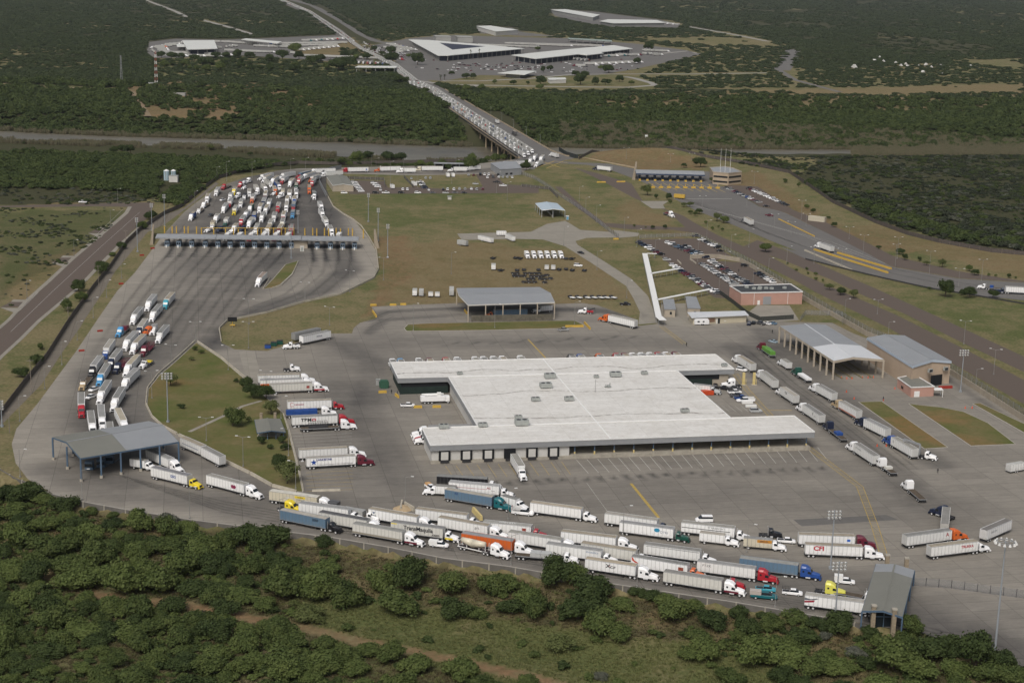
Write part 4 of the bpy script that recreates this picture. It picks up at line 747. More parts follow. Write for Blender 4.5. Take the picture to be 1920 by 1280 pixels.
# ================================================================== bridge
BD=thing('river_bridge','long concrete road bridge on tall round piers crossing the brown river, packed with trucks','bridge')
bl0,bl1=G(848.5,209),G(976,296);br0,br1=G(917,214.6),G(1036,285)
MB().prism([(bl0.x,bl0.y),(bl1.x,bl1.y),(br1.x,br1.y),(br0.x,br0.y)],-1.1,-.02).build('deck',CONC,BD)
mb=MB();mb.bar(bl0+Vector((-.3,0,-1.6)),bl1+Vector((-.3,0,-1.6)),.6,1.6);mb.bar(br0+Vector((.3,0,-1.6)),br1+Vector((.3,0,-1.6)),.6,1.6)
for f in (.25,.5,.75): mb.bar(bl0.lerp(br0,f)+Vector((0,0,-1.8)),bl1.lerp(br1,f)+Vector((0,0,-1.8)),.6,1.5)
BCON=mat('bridge_concrete',(.42,.34,.235),.9,noise=.2,nscale=.15);mb.build('girder',BCON,BD)
for nm,a,b_,dx in (('parapet',G(813,180),bl1,-1.6),('parapet',G(834,168),br1,.4)):
    MB().bar(a+Vector((dx,0,.5)),b_+Vector((dx,0,.5)),.4,1.1).build(nm,BCON,BD)
MB().bar(bl0+Vector((-1.0,0,-.2)),bl1+Vector((-1.0,0,-.2)),2.6,.3).build('footway',BCON,BD);MB().bar(bl0+Vector((-2.3,0,.9)),bl1+Vector((-2.3,0,.9)),.08,1.6).build('railing',DARK,BD)
for i in range(11):
    f=.10+.085*i;p0,p1=bl0.lerp(bl1,f),br0.lerp(br1,f);cp=MB().bar(p0+Vector((0,0,-3.0)),p1+Vector((0,0,-3.0)),1.4,1.2).build('pier_cap',BCON,BD)
    for k_ in (.06,.35,.65,.94):
        v=p0.lerp(p1,k_);MB().cyl((v.x,v.y,-17),(v.x,v.y,-3),.75,n=10).build('pier',BCON,cp)
ab=MB();a,b_=G(840,212),G(918,217);d0=(bl1-bl0).normalized()
pp=[a+Vector((-14,8,-1)),bl0+Vector((0,0,-1)),br0+Vector((0,0,-1)),bl0+d0*75+Vector((-6,0,-13.5)),br0+d0*75+Vector((6,0,-13.5)),a+d0*45+Vector((-30,0,-12))]
ab.add([tuple(v) for v in pp],[(0,1,3,5),(1,2,4,3)]);ab.build('abutment_slope',CONC,BD)
MB().prism([tuple(v.xy) for v in (bl1,br1,br1+d0*10,bl1+d0*10)],-15,-.1).build('abutment',CONC,BD)
for i in range(15):
    for sd,(a,b_) in enumerate(((bl0,bl1),(br0,br1))):
        if sd and i % 3: continue
        v=a.lerp(b_,(i+.5)/15);MB().cyl((v.x,v.y,0),(v.x,v.y,9),.12,.07,6).bar((v.x,v.y,8.9),(v.x+(1.8 if not sd else -1.8),v.y,9.1),.12).build('lamp_post',STEEL,BD)
# ================================================================== far buildings
def slab(name,label,cat,s,z,th,m,mw=None,ncol=0,r='I',wallin=None):
    P=W2(qs(r,s),z);ct=Vector((sum(p[0] for p in P)/len(P),sum(p[1] for p in P)/len(P),0));rt=thing(name,label,cat,ct);Lc=[(p[0]-ct.x,p[1]-ct.y) for p in P]
    MB().prism(Lc,z-th,z).build('roof',m,rt)
    if mw: MB().prism(inset(Lc,wallin or 6),0,z-th-.01).build('wall',mw,rt)
    if ncol:
        pp=inset(Lc,2)
        for i in range(len(pp)):
            a,b_=Vector(pp[i]),Vector(pp[(i+1) % len(pp)]);n=max(1,int((b_-a).length/ncol))
            mb=MB()
            for j in range(n): v=a.lerp(b_,j/n);mb.box(v.x-.4,v.x+.4,v.y-.4,v.y+.4,0,z-th)
            mb.build('column_row',FARC,rt)
    return rt,ct,Lc
rt,ct,Lc=slab('triangular_customs_hall','large white triangular-roofed customs hall with an open dark courtyard, beyond the river','hall','766 74.3 804.8 75.3 920 84.8 984 91.3 880 100.6 841.3 104.2 820.8 104.2',9,.9,FARW,mat('far_dark_wall',(.035,.04,.06),.8),16)
P2=[(x-ct.x,y-ct.y) for x,y in W2(qs('I','824.5 80.6 911 87.2 848.5 93.6'),9)];MB().prism(P2,9.0,9.06).build('courtyard',MATS['far_dark_wall'],rt)
slab('cargo_dock_hall','long white-roofed cargo dock hall right of the triangular hall beyond the river','hall','959.2 103.3 1005 110.4 1085.2 101.7 1100.8 103.5 1132 100 1125.8 98 1187 91.3 1150.8 85 1067.5 92.3',9,1.0,FARW,MATS['far_dark_wall'],18)
P2=W2(qs('I','1052 94.8 1085 101.5 1132 99.5 1098 91'),9.05);MB().prism([(x-rt.location.x*0,y) for x,y in P2],8.99,9.05)
slab('exit_check_canopy','small white canopy by the ring road beyond the river','canopy','933 137 969.6 131.9 1006 133.3 984 140.2',6,.6,FARW,FARC,0,wallin=9);slab('small_white_office','small white flat building below the far cargo dock hall','building','1026 146 1060 145.5 1062 149 1030 150',5,.3,FARW,WALLW,wallin=.4)
slab('far_long_canopy','thin dark-edged canopy behind the far trucks park, upper middle','canopy','1064 71 1146.7 75.6 1148 78 1066 73',7,.8,mat('far_green_roof',(.25,.30,.27),.7),None,14)
slab('west_inspection_hall','white pitched hall inside the ring of trucks at the upper left','hall','342 76 401.7 75.6 408 91.3 351 93',10,1.0,FARW,MATS['far_dark_wall'],14);slab('west_side_canopy','low white annexe roof attached left of the upper left hall','canopy','331 83 349 83 351 88 332 88',6,.5,FARW,FARC)
slab('west_lane_canopy','long thin white lane canopy at the upper left, right of the white hall','canopy','452.3 74.2 461.7 72.3 528 78.3 521 81.5',8,.8,FARW,None,14);slab('border_check_canopy','thin white-edged canopy over the far end of the bridge traffic','canopy','665.5 126 672 123.5 745 124 742 127',7,.8,FARW,None,12)
slab('far_white_hall','square white hall with dock openings near the top middle','hall','893 49 920 48.4 972 56.5 929 59.5',9,.5,FARW,WALLW,wallin=1)
slab('depot_building','long white depot building nearest the top edge, right of the middle','depot','1033 18.5 1060 17.5 1125 28 1112 33',9,.6,FARW,FARC,wallin=2);slab('depot_dock_building','long white depot with docked trailers, lower of two near the top edge','depot','1124 40 1140 36.5 1232 38 1247 43 1150 44',9,.6,FARW,FARC,wallin=3)
for i,(x,y,w_) in enumerate(((812,72,26),(853,73,26))):
    rt,ct,Lc=slab('staff_quarters',('left' if i == 0 else 'right')+' of the two grey three-storey blocks behind the triangular hall','building',f'{x} {y-6} {x+w_+4} {y-5.4} {x+w_+8} {y-2.6} {x+5} {y-3.2}',10,.6,FARC,FARC,wallin=.5)
for i,(x,y,w_,h_) in enumerate(((1599,128,12,9),(1650,110,7,7),(1642,115,8,5),(1656,116,8,5),(1681,120,6,6),(1688,124,7,5),(1699,122,7,6),(1705,126,8,5),(1722,125,8,5),(1738,123,7,6),(1745,127,6,5),(1765,124,8,4),(1733,137,7,6),(1780,128,7,4),(1822,125,7,4),(1560,121,10,3),(1768,140,6,4))):
    c0=G(x,y);sc_=(y+91)*.97/171;W_,Hh_=w_/sc_,h_/sc_*.8
    rt=thing('white_chapel' if i == 0 else 'field_tent' if i < 15 else 'white_hut','white gabled chapel front at the left end of the pale ruins, upper right' if i == 0 else 'small white ridge tent among the brush at the upper right','chapel' if i == 0 else 'tent',c0,.3*((i*7) % 5-2),None if i == 0 else 'white tents in the upper right brush')
    MB().add([(-W_/2,0,0),(W_/2,0,0),(W_/2,W_,0),(-W_/2,W_,0),(0,0,Hh_),(0,W_,Hh_)],[(0,1,4),(2,3,5),(1,2,5,4),(3,0,4,5)]).build('canvas' if i else 'wall',WALLW,rt)
# ================================================================== vehicles
CC=dict(white=(.86,.86,.86),cream=(.62,.57,.45),red=(.38,.02,.03),maroon=(.13,.015,.03),orange=(.62,.13,.025),blue=(.02,.07,.27),navy=(.015,.022,.05),black=(.015,.015,.018),teal=(.01,.12,.14),green=(.01,.07,.05),
          yellow=(.75,.58,.03),tan=(.45,.34,.2),skyblue=(.08,.30,.55),grey=(.34,.34,.33),steelblue=(.115,.19,.275),silver=(.45,.46,.46),dgrey=(.10,.10,.105),dirty=(.64,.63,.59),offwhite=(.80,.80,.79),aqua=(.05,.33,.42))
def shade(c,a,b): k=R.uniform(a,b);return tuple(v*k for v in c)
TRL=mat('trailer_paint',(1,1,1),.55,obj=True,noise=.13,nscale=.8,spec=.3,stretch=(3,1,.6))
# ribbed look of the trailer skin: bands in relief, grooves also darkened in the colour
_t=TRL.node_tree;_b=_t.nodes['Principled BSDF'];_tc=N(_t,'ShaderNodeTexCoord');_w=N(_t,'ShaderNodeTexWave',wave_type='BANDS',bands_direction='X');_w.inputs['Scale'].default_value=.26;_t.links.new(_tc.outputs['Object'],_w.inputs[0])
_bp=N(_t,'ShaderNodeBump');_bp.inputs['Strength'].default_value=.5;_bp.inputs['Distance'].default_value=.06;_t.links.new(_w.outputs[1],_bp.inputs['Height']);_t.links.new(_bp.outputs[0],_b.inputs['Normal'])
_old=_b.inputs['Base Color'].links[0].from_socket;_mr=N(_t,'ShaderNodeMapRange',_1=.0,_2=.10,_3=.35,_4=0);_t.links.new(_w.outputs[1],_mr.inputs[0]);_c=mixc(_t,_mr.outputs[0],_old,(.12,.12,.12))
_sp=N(_t,'ShaderNodeSeparateXYZ');_t.links.new(_tc.outputs['Object'],_sp.inputs[0]);_dz=N(_t,'ShaderNodeMapRange',_1=2.3,_2=1.1,_3=0,_4=.75);_t.links.new(_sp.outputs[2],_dz.inputs[0]);_nn=noise(_t,_tc.outputs['Object'],1.3,6,.75,.4,.75)
_t.links.new(mixc(_t,mth(_t,'MULTIPLY',_dz.outputs[0],_nn),_c,(.20,.18,.15)),_b.inputs['Base Color'])
ROOFG=mat('trailer_roof',(1,1,1),.8,obj=True,noise=.3,nscale=.5)
ROOFC=[(.32,.31,.28),(.26,.255,.24),(.37,.35,.31),(.34,.30,.235),(.24,.24,.23),(.30,.30,.295)]
M_={}
def wheelmesh():
    mb=MB();mb.cyl((0,-.14,0),(0,.14,0),.51,n=14,m=0);mb.cyl((0,-.155,0),(0,.155,0),.29,n=10,m=1);return mb.mesh('wheel',[RUBBER,RIM])
M_['wheel']=wheelmesh();mb=MB();mb.cyl((0,-.11,0),(0,.11,0),.34,n=12,m=0);mb.cyl((0,-.12,0),(0,.12,0),.2,n=8,m=1);M_['carwheel']=mb.mesh('wheel',[RUBBER,RIM])
def cabmeshes(style):
    b=MB();g=MB();gr=MB();sw=MB();ch=MB()
    if style == 'sleeper':
        b.loft([(0,1.2,.95,3.75,.82),(.3,1.24,.9,3.95,.78),(1.5,1.24,.9,3.9,.76),(2.3,1.22,.9,3.5,.74),(2.72,1.2,.9,3.12,.78)]);b.loft([(2.72,1.2,.9,3.12,.78),(3.3,1.12,.9,2.18,.88)])
        b.loft([(3.25,1.05,.85,2.2,.8),(4.6,.98,.8,1.98,.72),(5.4,.92,.75,1.75,.7),(5.62,.85,.72,1.3,.8)]);L=5.7
        wz=(2.83,2.92,3.27,2.2,.86,1.04);hood=4.4
    else:
        b.loft([(0,1.15,.95,2.75,.88),(.2,1.18,.9,2.95,.84),(1.0,1.18,.9,2.92,.8),(1.15,1.17,.9,2.85,.8)]);b.loft([(1.15,1.17,.9,2.85,.8),(1.65,1.1,.9,2.15,.9)])
        b.loft([(1.65,1.02,.85,2.1,.8),(3.0,.95,.8,1.88,.72),(3.75,.9,.75,1.65,.7),(3.95,.84,.72,1.2,.8)]);L=4.05
        wz=(1.13,2.80,1.67,2.12,.92,1.05);hood=2.8
    x0,z0,x1,z1,y0,y1=wz
    b.box(hood-.7,hood+.75,-1.22,-.80,.95,1.35);b.box(hood-.7,hood+.75,.80,1.22,.95,1.35);b.box(L-.3,L+.15,-1.2,1.2,.42,.82)
    (ax,az,bx,bz)=(2.72,3.12,3.3,2.18) if style == 'sleeper' else (1.15,2.85,1.65,2.15);nx,nz=az-bz,bx-ax;nl=math.hypot(nx,nz);nx,nz=nx/nl*.03,nz/nl*.03
    lp_=lambda f: (ax+(bx-ax)*f+nx,az+(bz-az)*f+nz)
    (tx,tz),(ux_,uz)=lp_(.06),lp_(.93);g.quad((tx,-.90,tz),(ux_,-1.03,uz),(ux_,1.03,uz),(tx,.90,tz))
    g.box(ux_-.02,ux_+.0,-.5,.5,uz-.02,uz)
    for s in (-1,1):
        sw.quad((x1-1.2,s*1.25,1.9),(x1-.2,s*1.225,1.9),(x1-.5,s*1.215,2.62),(x1-1.2,s*1.24,2.62))
        if style == 'sleeper': sw.quad((.6,s*1.25,2.2),(1.1,s*1.25,2.2),(1.1,s*1.25,2.75),(.6,s*1.25,2.75))
    gr.box(L-.14,L-.01,-.55,.55,.8,1.55);gr.box(L+.13,L+.17,-.7,.7,.45,.7)
    for s in (-1,1): ch.cyl((x1-1.7 if style == 'sleeper' else .5,s*1.02,.72),(x1-.4,s*1.02,.72),.33,n=10)
    if style != 'sleeper':
        for s in (-1,1): ch.cyl((-.15,s*1.0,1),(-.15,s*1.0,3.5),.09,n=6)
    mr=MB()
    for s in (-1,1): mr.box(x1-.35,x1-.2,s*1.3-.12*0-.08,s*1.3+.08,1.9,2.6)
    return dict(cab=b.mesh('cab',[PAINTC]),windscreen=g.mesh('windscreen',[GLASS]),side_window=sw.mesh('side_window',[GLASS]),grille=gr.mesh('grille',[DARK]),fuel_tank=ch.mesh('fuel_tank',[CHROME]),mirror=mr.mesh('mirror',[DARK]),L=L,fw=hood)
CAB={s: cabmeshes(s) for s in ('sleeper','day')}
def addcab(root,x,style,col,col2=None,lod=2,yaw=0.0,px_=None,box=False):
    c=CAB[style];hold=root
    ca=inst('cab',c['cab'],root,(x,0,0),yaw,col);inst('windscreen',c['windscreen'],ca);inst('side_window',c['side_window'],ca);inst('grille',c['grille'],ca)
    if lod > 1: inst('fuel_tank',c['fuel_tank'],ca);inst('mirror',c['mirror'],ca)
    if col2:
        L=c['L'];mb=MB()
        for s in (-1,1): mb.quad((0,s*1.25,.92),(L-1.6,s*1.25,.92),(L-1.6,s*1.25,1.5),(0,s*1.25,1.5))
        mb.build('lower_stripe',PAINTC,ca,color=col2)
    ws=[(c['fw'],1),(c['fw'],-1)]
    if not box: ws += [(-.9,1),(-.9,-1),(-2.2,1),(-2.2,-1)]
    for wx,s in ws:
        cy_,sy_=math.cos(yaw),math.sin(yaw);lx,ly=wx,s*1.08
        inst('wheel',M_['wheel'],root,(x+lx*cy_-ly*sy_,lx*sy_+ly*cy_,.51),yaw)
    if not box:
        MBt=M_.get('tchassis') or MB().box(-2.9,.1,-.45,.45,.62,.95).box(-2.9,-.1,-1.2,-.75,.98,1.08).box(-2.9,-.1,.75,1.2,.98,1.08).mesh('tractor_frame',[DARK]);M_['tchassis']=MBt
        inst('tractor_frame',MBt,root,(x,0,0),yaw)
    return ca
FONT={}
def text(root,s,size,x,z,side,col,L,squeeze=1.0,bold=0.0,name='lettering'):
    """flat lettering on the trailer side; x = fraction of its length as read in the picture, side = +1 left flank, -1 right flank"""
    key=(s,bold)
    if key not in FONT:
        cu=bpy.data.curves.new('t','FONT');cu.body=s;cu.size=1;cu.offset=bold;cu.align_x='CENTER';cu.align_y='CENTER';ob=bpy.data.objects.new('t',cu);COL.objects.link(ob)
        dg=bpy.context.evaluated_depsgraph_get();FONT[key]=bpy.data.meshes.new_from_object(ob.evaluated_get(dg));bpy.data.objects.remove(ob)
    me=FONT[key].copy();me.name='lettering';k=1 if side < 0 else -1
    M4=Matrix(((k*size*squeeze,0,0,0),(0,0,k*1.0,0),(0,size,0,0),(0,0,0,1)));me.transform(M4);me.materials.clear();me.materials.append(PAINTC)
    xx=L*x if side < 0 else L*(1-x)
    return inst(name,me,root,(xx,side*1.300,z),0,col)
def patch(root,x0,x1,z0,z1,side,col,L,name='painted_panel',pts=None,off=1.292):
    f=(lambda a: L*a) if side < 0 else (lambda a: L*(1-a))
    mb=MB();P=pts or [(x0,z0),(x1,z0),(x1,z1),(x0,z1)];P=[(f(a),side*off,z_) for a,z_ in P]
    if side > 0: P=P[::-1]
    mb.add(P,[tuple(range(len(P)))]);return mb.build(name,PAINTC,root,color=col)
def trailer_meshes(L):
    key=('t',round(L,1))
    if key in M_: return M_[key]
    d={}
    d['box']=MB().box(0,L,-1.28,1.28,1.12,4.06).mesh('trailer_box',[TRL])
    d['roof']=MB().add([(.02,-1.29,4.05),(L-.02,-1.29,4.05),(L-.02,0,4.13),(.02,0,4.13),(L-.02,1.29,4.05),(.02,1.29,4.05)],[(0,1,2,3),(3,2,4,5)]).mesh('trailer_roof',[ROOFG])
    d['rail']=MB().box(-.02,L+.02,-1.30,-1.27,3.96,4.07).box(-.02,L+.02,1.27,1.30,3.96,4.07).box(-.02,L+.02,-1.30,-1.27,1.08,1.2).box(-.02,L+.02,1.27,1.30,1.08,1.2).mesh('side_rail',[STEEL])
    d['door']=MB().box(-.04,-.01,-1.2,-.03,1.25,3.9).box(-.04,-.01,.03,1.2,1.25,3.9).box(-.09,-.04,-.75,-.7,1.2,3.9).box(-.09,-.04,.7,.75,1.2,3.9).mesh('rear_door',[TRL])
    d['chassis']=MB().box(.2,L-.3,-.5,.5,.85,1.1).box(.3,4.4,-.9,.9,.62,.86).box(-.05,.1,-1.15,1.15,.45,.6).box(-.05,.05,-.7,-.6,.5,1.1).box(-.05,.05,.6,.7,.5,1.1).box(L-3.6,L-3.4,-1,-.85,.15,1.1).box(L-3.6,L-3.4,.85,1,.15,1.1).mesh('trailer_chassis',[DARK])
    d['flat']=MB().box(0,L,-1.28,1.28,1.15,1.38,0).box(.1,L-.1,-1.2,1.2,1.381,1.40,1).mesh('flatbed_deck',[STEEL,mat('deck_wood',(.11,.085,.06),.9,noise=.4,nscale=1)])
    M_[key]=d;return d
N_SEMI=[0]
def pose(reg_,a,b_,mode,z=4.1):
    """rear and front of the roof in the photograph -> ground pose (origin under the rear centre)"""
    ra,fb=G(*q(reg_,*a),z),G(*q(reg_,*b_),z);d_=Vector((fb.x-ra.x,fb.y-ra.y));Lm=d_.length;d_.normalize();nn=Vector((-d_.y,d_.x))
    if nn.dot(Vector((ra.x,ra.y))) > 0: nn=-nn       # nn faces the camera
    side=1 if nn.dot(Vector((-d_.y,d_.x))) > 0 else -1
    if mode == 'e': ra=Vector((ra.x-nn.x*1.28,ra.y-nn.y*1.28,0));fb=Vector((fb.x-nn.x*1.28,fb.y-nn.y*1.28,0))
    return Vector((ra.x,ra.y)),Vector((fb.x,fb.y)),d_,Lm,side
def semi(reg_,co,mode,tcol,ccol,style='sleeper',label='',kind='box',group=None,L=None,rcol=None,col2=None,lod=2,cab=True,yaw=0.0,tcolb=None,zz=4.1,anchor='front',load=None,name=None):
    ra,fb,d_,Lm,side=pose(reg_,co[:2],co[2:],mode,zz);L=L or min(max(Lm,8.0),16.6);ang=math.atan2(d_.y,d_.x)
    org=fb-d_*L if anchor == 'front' else ra
    z0=0.0
    nm=name or {'box': 'semi_truck','flat': 'flatbed_truck','tank': 'tanker_truck','carrier': 'car_transporter','belly': 'tanker_truck','container': 'semi_truck'}[kind]
    if not cab: nm='semi_trailer'
    root=thing(nm,label,'trailer' if not cab else 'truck',(org.x,org.y,z0),ang,group);N_SEMI[0] += 1
    d=trailer_meshes(L);tc=CC[tcol] if isinstance(tcol,str) else tcol;body=None
    if kind in ('box','container'):
        body=inst('trailer_box',d['box'],root,color=shade(tc,.95,1.04));inst('trailer_roof',d['roof'],body,color=rcol or R.choice(ROOFC))
        if lod > 1: inst('side_rail',d['rail'],body)
        inst('rear_door',d['door'],body,color=tuple(c*.9 for c in tc));inst('trailer_chassis',d['chassis'],root)
    elif kind == 'flat':
        body=inst('flatbed_deck',d['flat'],root);inst('trailer_chassis',d['chassis'],root)
        for (x0_,x1_,h_,cn,nme) in (load or []):
            mb=MB();n=max(1,int((x1_-x0_)*L/2.4));wdt=(x1_-x0_)*L/n
            for i in range(n):
                for s in (-1,1): mb.box(x0_*L+i*wdt+.04,x0_*L+(i+1)*wdt-.04,.03 if s > 0 else -1.2,1.2 if s > 0 else -.03,1.41,1.4+h_*R.uniform(.85,1))
            mb.build(nme,PAINT,root,color=CC[cn])
    elif kind in ('tank','belly'):
        mb=MB()
        if kind == 'tank': mb.cyl((.6,0,2.35),(L-.6,0,2.35),1.15,n=16)
        else: mb.cyl((.8,0,2.9),(L*.45,0,2.45),.75,1.25,16);mb.cyl((L*.45,0,2.45),(L-1.6,0,2.9),1.25,.75,16)
        mb.build('tank',PAINTC,root,color=tc,smooth=True);mb=MB()
        for x in (.3,L*.3,L*.7,L-1.0):
            for s in (-1,1): mb.box(x-.08,x+.08,s*1.1-.06,s*1.1+.06,.9,3.2 if x < 2 or x > L-3 else 1.8)
        mb.box(0,L-.3,-1.15,-1.0,.85,1.1).box(0,L-.3,1.0,1.15,.85,1.1).box(-.1,0,-1.1,1.1,.9,1.1);mb.build('tank_frame',WHT,root);inst('trailer_chassis',d['chassis'],root)
    elif kind == 'carrier':
        mb=MB().box(0,L,-1.25,1.25,.8,.95).box(0,L-1.5,-1.25,-1.1,2.6,2.75).box(0,L-1.5,1.1,1.25,2.6,2.75)
        for i in range(8):
            x=.1+i*(L-1.8)/7
            for s in (-1,1): mb.box(x-.08,x+.08,s*1.18-.07,s*1.18+.07,.9,2.7)
            if i % 2 == 0: mb.box(x-.1,x+.1,-1.2,1.2,2.62,2.74)
        mb.build('carrier_frame',PAINT,root,color=tc)
    for x in (1.1,2.4):
        for s in (-1,1): inst('wheel',M_['wheel'],root,(x,s*1.08,.51))
    if cab: addcab(root,L+.75,style,CC[ccol] if isinstance(ccol,str) else ccol,CC.get(col2),lod,yaw)
    return root,body,L,side
BT='long queue of trucks at the bottom of the yard'
# ---- front queue, first view
S_=semi
r,b,L,s=S_('Z1',(88,238,455,290),'e','cream','white',label='cream-white semi truck with a yellow sign panel on its side, rearmost of the front queue',rcol=(.62,.60,.54));patch(b,.54,.76,2.95,3.65,s,CC['yellow'],L);text(b,'TOLLESON',.55,.65,3.3,s,(.04,.04,.04),L,.8,.02);text(b,'Intermodal',.6,.67,2.55,s,(.05,.07,.10),L,1)
S_('Z1',(318,330,690,380),'e','offwhite','white','day','white ribbed semi truck behind the blue-sided trailer in the front queue');r=thing('tractor_unit','bobtail tractor with bright yellow cab tucked behind the blue trailer','truck',G(*q('Z1',230,395)),math.radians(-22));addcab(r,0,'sleeper',CC['yellow'])
r,b,L,s=S_('Z1',(156,378,520,452),'e','steelblue','black','day','blue-sided semi truck with a black cab, rearmost beside the retaining wall',rcol=(.44,.41,.36));text(b,'2050',1.0,.78,3.1,s,(.02,.03,.05),L,1.1,.04)
S_('Z1',(440,393,828,462),'e','dirty','white',label='grey-white semi truck with a dark roof just ahead of the blue-sided trailer',rcol=(.11,.11,.115))
S_('Z1',(700,372,812,392),'e','dgrey','white','day','truck carrying a grey crate and a barred rack behind the front queue','flat',L=13,load=[(.0,.25,3.2,'dgrey','crate'),(.4,.95,1.9,'grey','rack')],zz=3.4)
r,b,L,s=S_('Z1',(817,368,1205,436),'e','white','white','sleeper','white semi truck with a dark blue bird emblem on its side');patch(b,0,0,0,0,s,(.02,.07,.16),L,'emblem',[(.075,3.5),(.10,3.0),(.115,2.75),(.13,3.0),(.155,3.6),(.125,3.25),(.115,3.5),(.105,3.25)]);text(b,'YWA',.75,.115,2.2,s,(.03,.04,.06),L,1,.03)
S_('Z1',(1182,372,1580,422),'e','offwhite','white','day','white semi truck on the upper side of the queue beside the fallen yellow barrier beams')
r,b,L,s=S_('Z1',(1348,434,1735,503),'e','offwhite','white',label='white semi truck with small grey looped lettering near its front',col2='red');text(b,'grt.',1.25,.80,2.9,s,(.06,.06,.06),L)
r,b,L,s=S_('Z1',(1003,470,1400,524),'e','dirty','white','day','semi truck with very large black lettering along its whole side',rcol=(.24,.24,.24),col2='yellow');text(b,'TransMaquila',1.75,.53,2.9,s,(.015,.015,.02),L,1.0,.03);text(b,'.com',1.2,.86,1.75,s,(.015,.015,.02),L,1.1,.03);patch(b,.01,.12,3.55,3.85,s,CC['yellow'],L)
r,b,L,s=S_('Z1',(690,477,1096,548),'e','dirty','white',label='grimy white semi truck whose white cab has a dark red lower half',col2='maroon',rcol=(.28,.28,.26));patch(b,0,.99,1.2,1.75,s,(.26,.235,.19),L,'road_grime')
S_('Z1',(1540,555,1922,617),'e','orange','white',label='semi truck with a long bright orange trailer in the front queue',rcol=(.30,.31,.32))
S_('Z1',(1520,600,1740,650),'e','cream','white',label='cream dry-bulk tanker truck with a white cab beside the retaining wall',kind='belly',L=10.4,zz=3.3)
r,b,L,s=S_('Z1',(1355,128,1733,150),'e','black','white','day','semi truck with a solid black trailer nearest the dock parking lines',rcol=(.26,.26,.25))
r,b,L,s=S_('Z1',(1440,172,1822,205),'e','white','white','day','white semi truck with thin red stripe and red initials near the front',rcol=(.38,.38,.38));patch(b,.03,.76,2.6,2.72,s,(.35,.02,.05),L);text(b,'AC',.95,.80,3.1,s,(.3,.02,.04),L,1,.03);text(b,'Trans',.6,.88,2.3,s,(.05,.05,.07),L)
r,b,L,s=S_('Z1',(1385,222,1768,288),'e','steelblue','teal',label='semi truck with a slate-blue trailer and a dark teal cab',rcol=(.42,.39,.33));text(b,'IGI',.95,.25,3.3,s,(.01,.04,.16),L,1,.03)
S_('Z2',(450,245,838,298),'e','white','white','day','white semi truck alone on the open concrete, just right of the small stake truck',rcol=(.42,.37,.29))
r,b,L,s=S_('Z2',(100,392,462,428),'e','offwhite','red','day','white semi truck with big pale numbers painted on its roof and red bonnet',rcol=(.36,.355,.33));patch(b,.82,.90,2.3,3.4,s,(.3,.06,.04),L,'emblem')
tm=text(b,'7781800',1.5,.5,0,-1,(.62,.62,.6),L,1,.02,'roof_number');tm.location=(L*.5,0,4.17);tm.rotation_euler=(math.pi/2,0,math.pi)
S_('Z2',(270,462,686,528),'e','offwhite','white',label='white semi truck directly ahead of the truck with the orange trailer')
S_('Z2',(680,462,1097,512),'e','white','white',label='white ribbed semi truck with tall rounded cab on the upper side of the queue')
r,b,L,s=S_('Z2',(568,553,988,612),'e','offwhite','white','day','pale grey semi truck with small blue lettering near its front');text(b,'APARADEROS',.75,.84,3.3,s,(.04,.12,.28),L,.8)
r,b,L,s=S_('Z2',(822,548,1246,614),'e','dirty','white','day','semi truck with a dirty silver trailer and a dark blue flash on its tail');patch(b,0,0,0,0,s,(.01,.03,.14),L,'emblem',[(.02,3.7),(.15,3.1),(.12,3.3)])
S_('Z2',(362,640,690,668),'e','black','white','day','flatbed truck carrying stacked pale grey bundles','flat',L=13.5,load=[(.32,.78,1.35,'silver','bundles')],zz=1.6)
r,b,L,s=S_('Z2',(868,668,1247,724),'e','white','white',label='white semi truck with italic black letters mid-side, next to the wall gate',rcol=(.42,.36,.27));text(b,'X',1.5,.46,2.9,s,(.02,.02,.02),L,1.2,.03);text(b,'CF',.95,.555,2.7,s,(.02,.02,.02),L,1.5,.03);patch(b,0,0,0,0,s,(.4,.02,.02),L,'emblem',[(.47,2.9),(.50,3.2),(.49,2.9)])
r,b,L,s=S_('Z2',(1200,648,1636,718),'e','white','orange','day','white semi truck with a red swoosh at its tail and an orange cab');patch(b,0,0,0,0,s,(.55,.06,.02),L,'emblem',[(.01,3.9),(.03,3.9),(.06,3.1),(.14,2.4),(.08,2.4),(.02,3.0)]);patch(b,.84,.93,2.2,3.2,s,(.28,.07,.04),L,'emblem')
S_('Z2',(1447,762,1893,832),'e','dirty','white',label='cream-tinged semi truck second in line before the stake pickups, white cab with red skirt',col2='maroon')
r,b,L,s=S_('Z2',(1300,557,1730,614),'e','offwhite','white','day','white semi truck with a dark line under its roof, upper side of the queue');patch(b,.04,.98,3.6,3.72,s,(.05,.05,.06),L)
r,b,L,s=S_('Z3',(14,530,360,576),'e','offwhite','red',label='white semi truck with a bright red cab and a small outlined emblem at its tail');text(b,'FTZK',.9,.17,3.1,s,(.08,.08,.08),L,1.2)
S_('Z2',(998,325,1408,382),'e','offwhite','navy','day','white semi truck hiding behind the truck with blue globes, navy tractor')
r,b,L,s=S_('Z2',(1113,392,1530,446),'e','white','green','day','white semi truck with blue globe emblem and a dark green cab',rcol=(.30,.30,.30));text(b,'OTRI',1.0,.83,2.6,s,(.10,.14,.2),L,1.1)
patch(b,0,0,0,0,s,(.03,.25,.42),L,'emblem',[(.70+.055*math.cos(i*math.pi/6),3.1+.65*math.sin(i*math.pi/6)) for i in range(12)])
r,b,L,s=S_('Z2',(1590,395,1990,440),'e','white','white','day','white semi truck with a long thin black stripe and outlined lettering');patch(b,.01,.92,2.55,2.75,s,(.02,.02,.02),L);text(b,'STARBRIGHT',.9,.66,3.35,s,(.14,.14,.14),L,1.0)
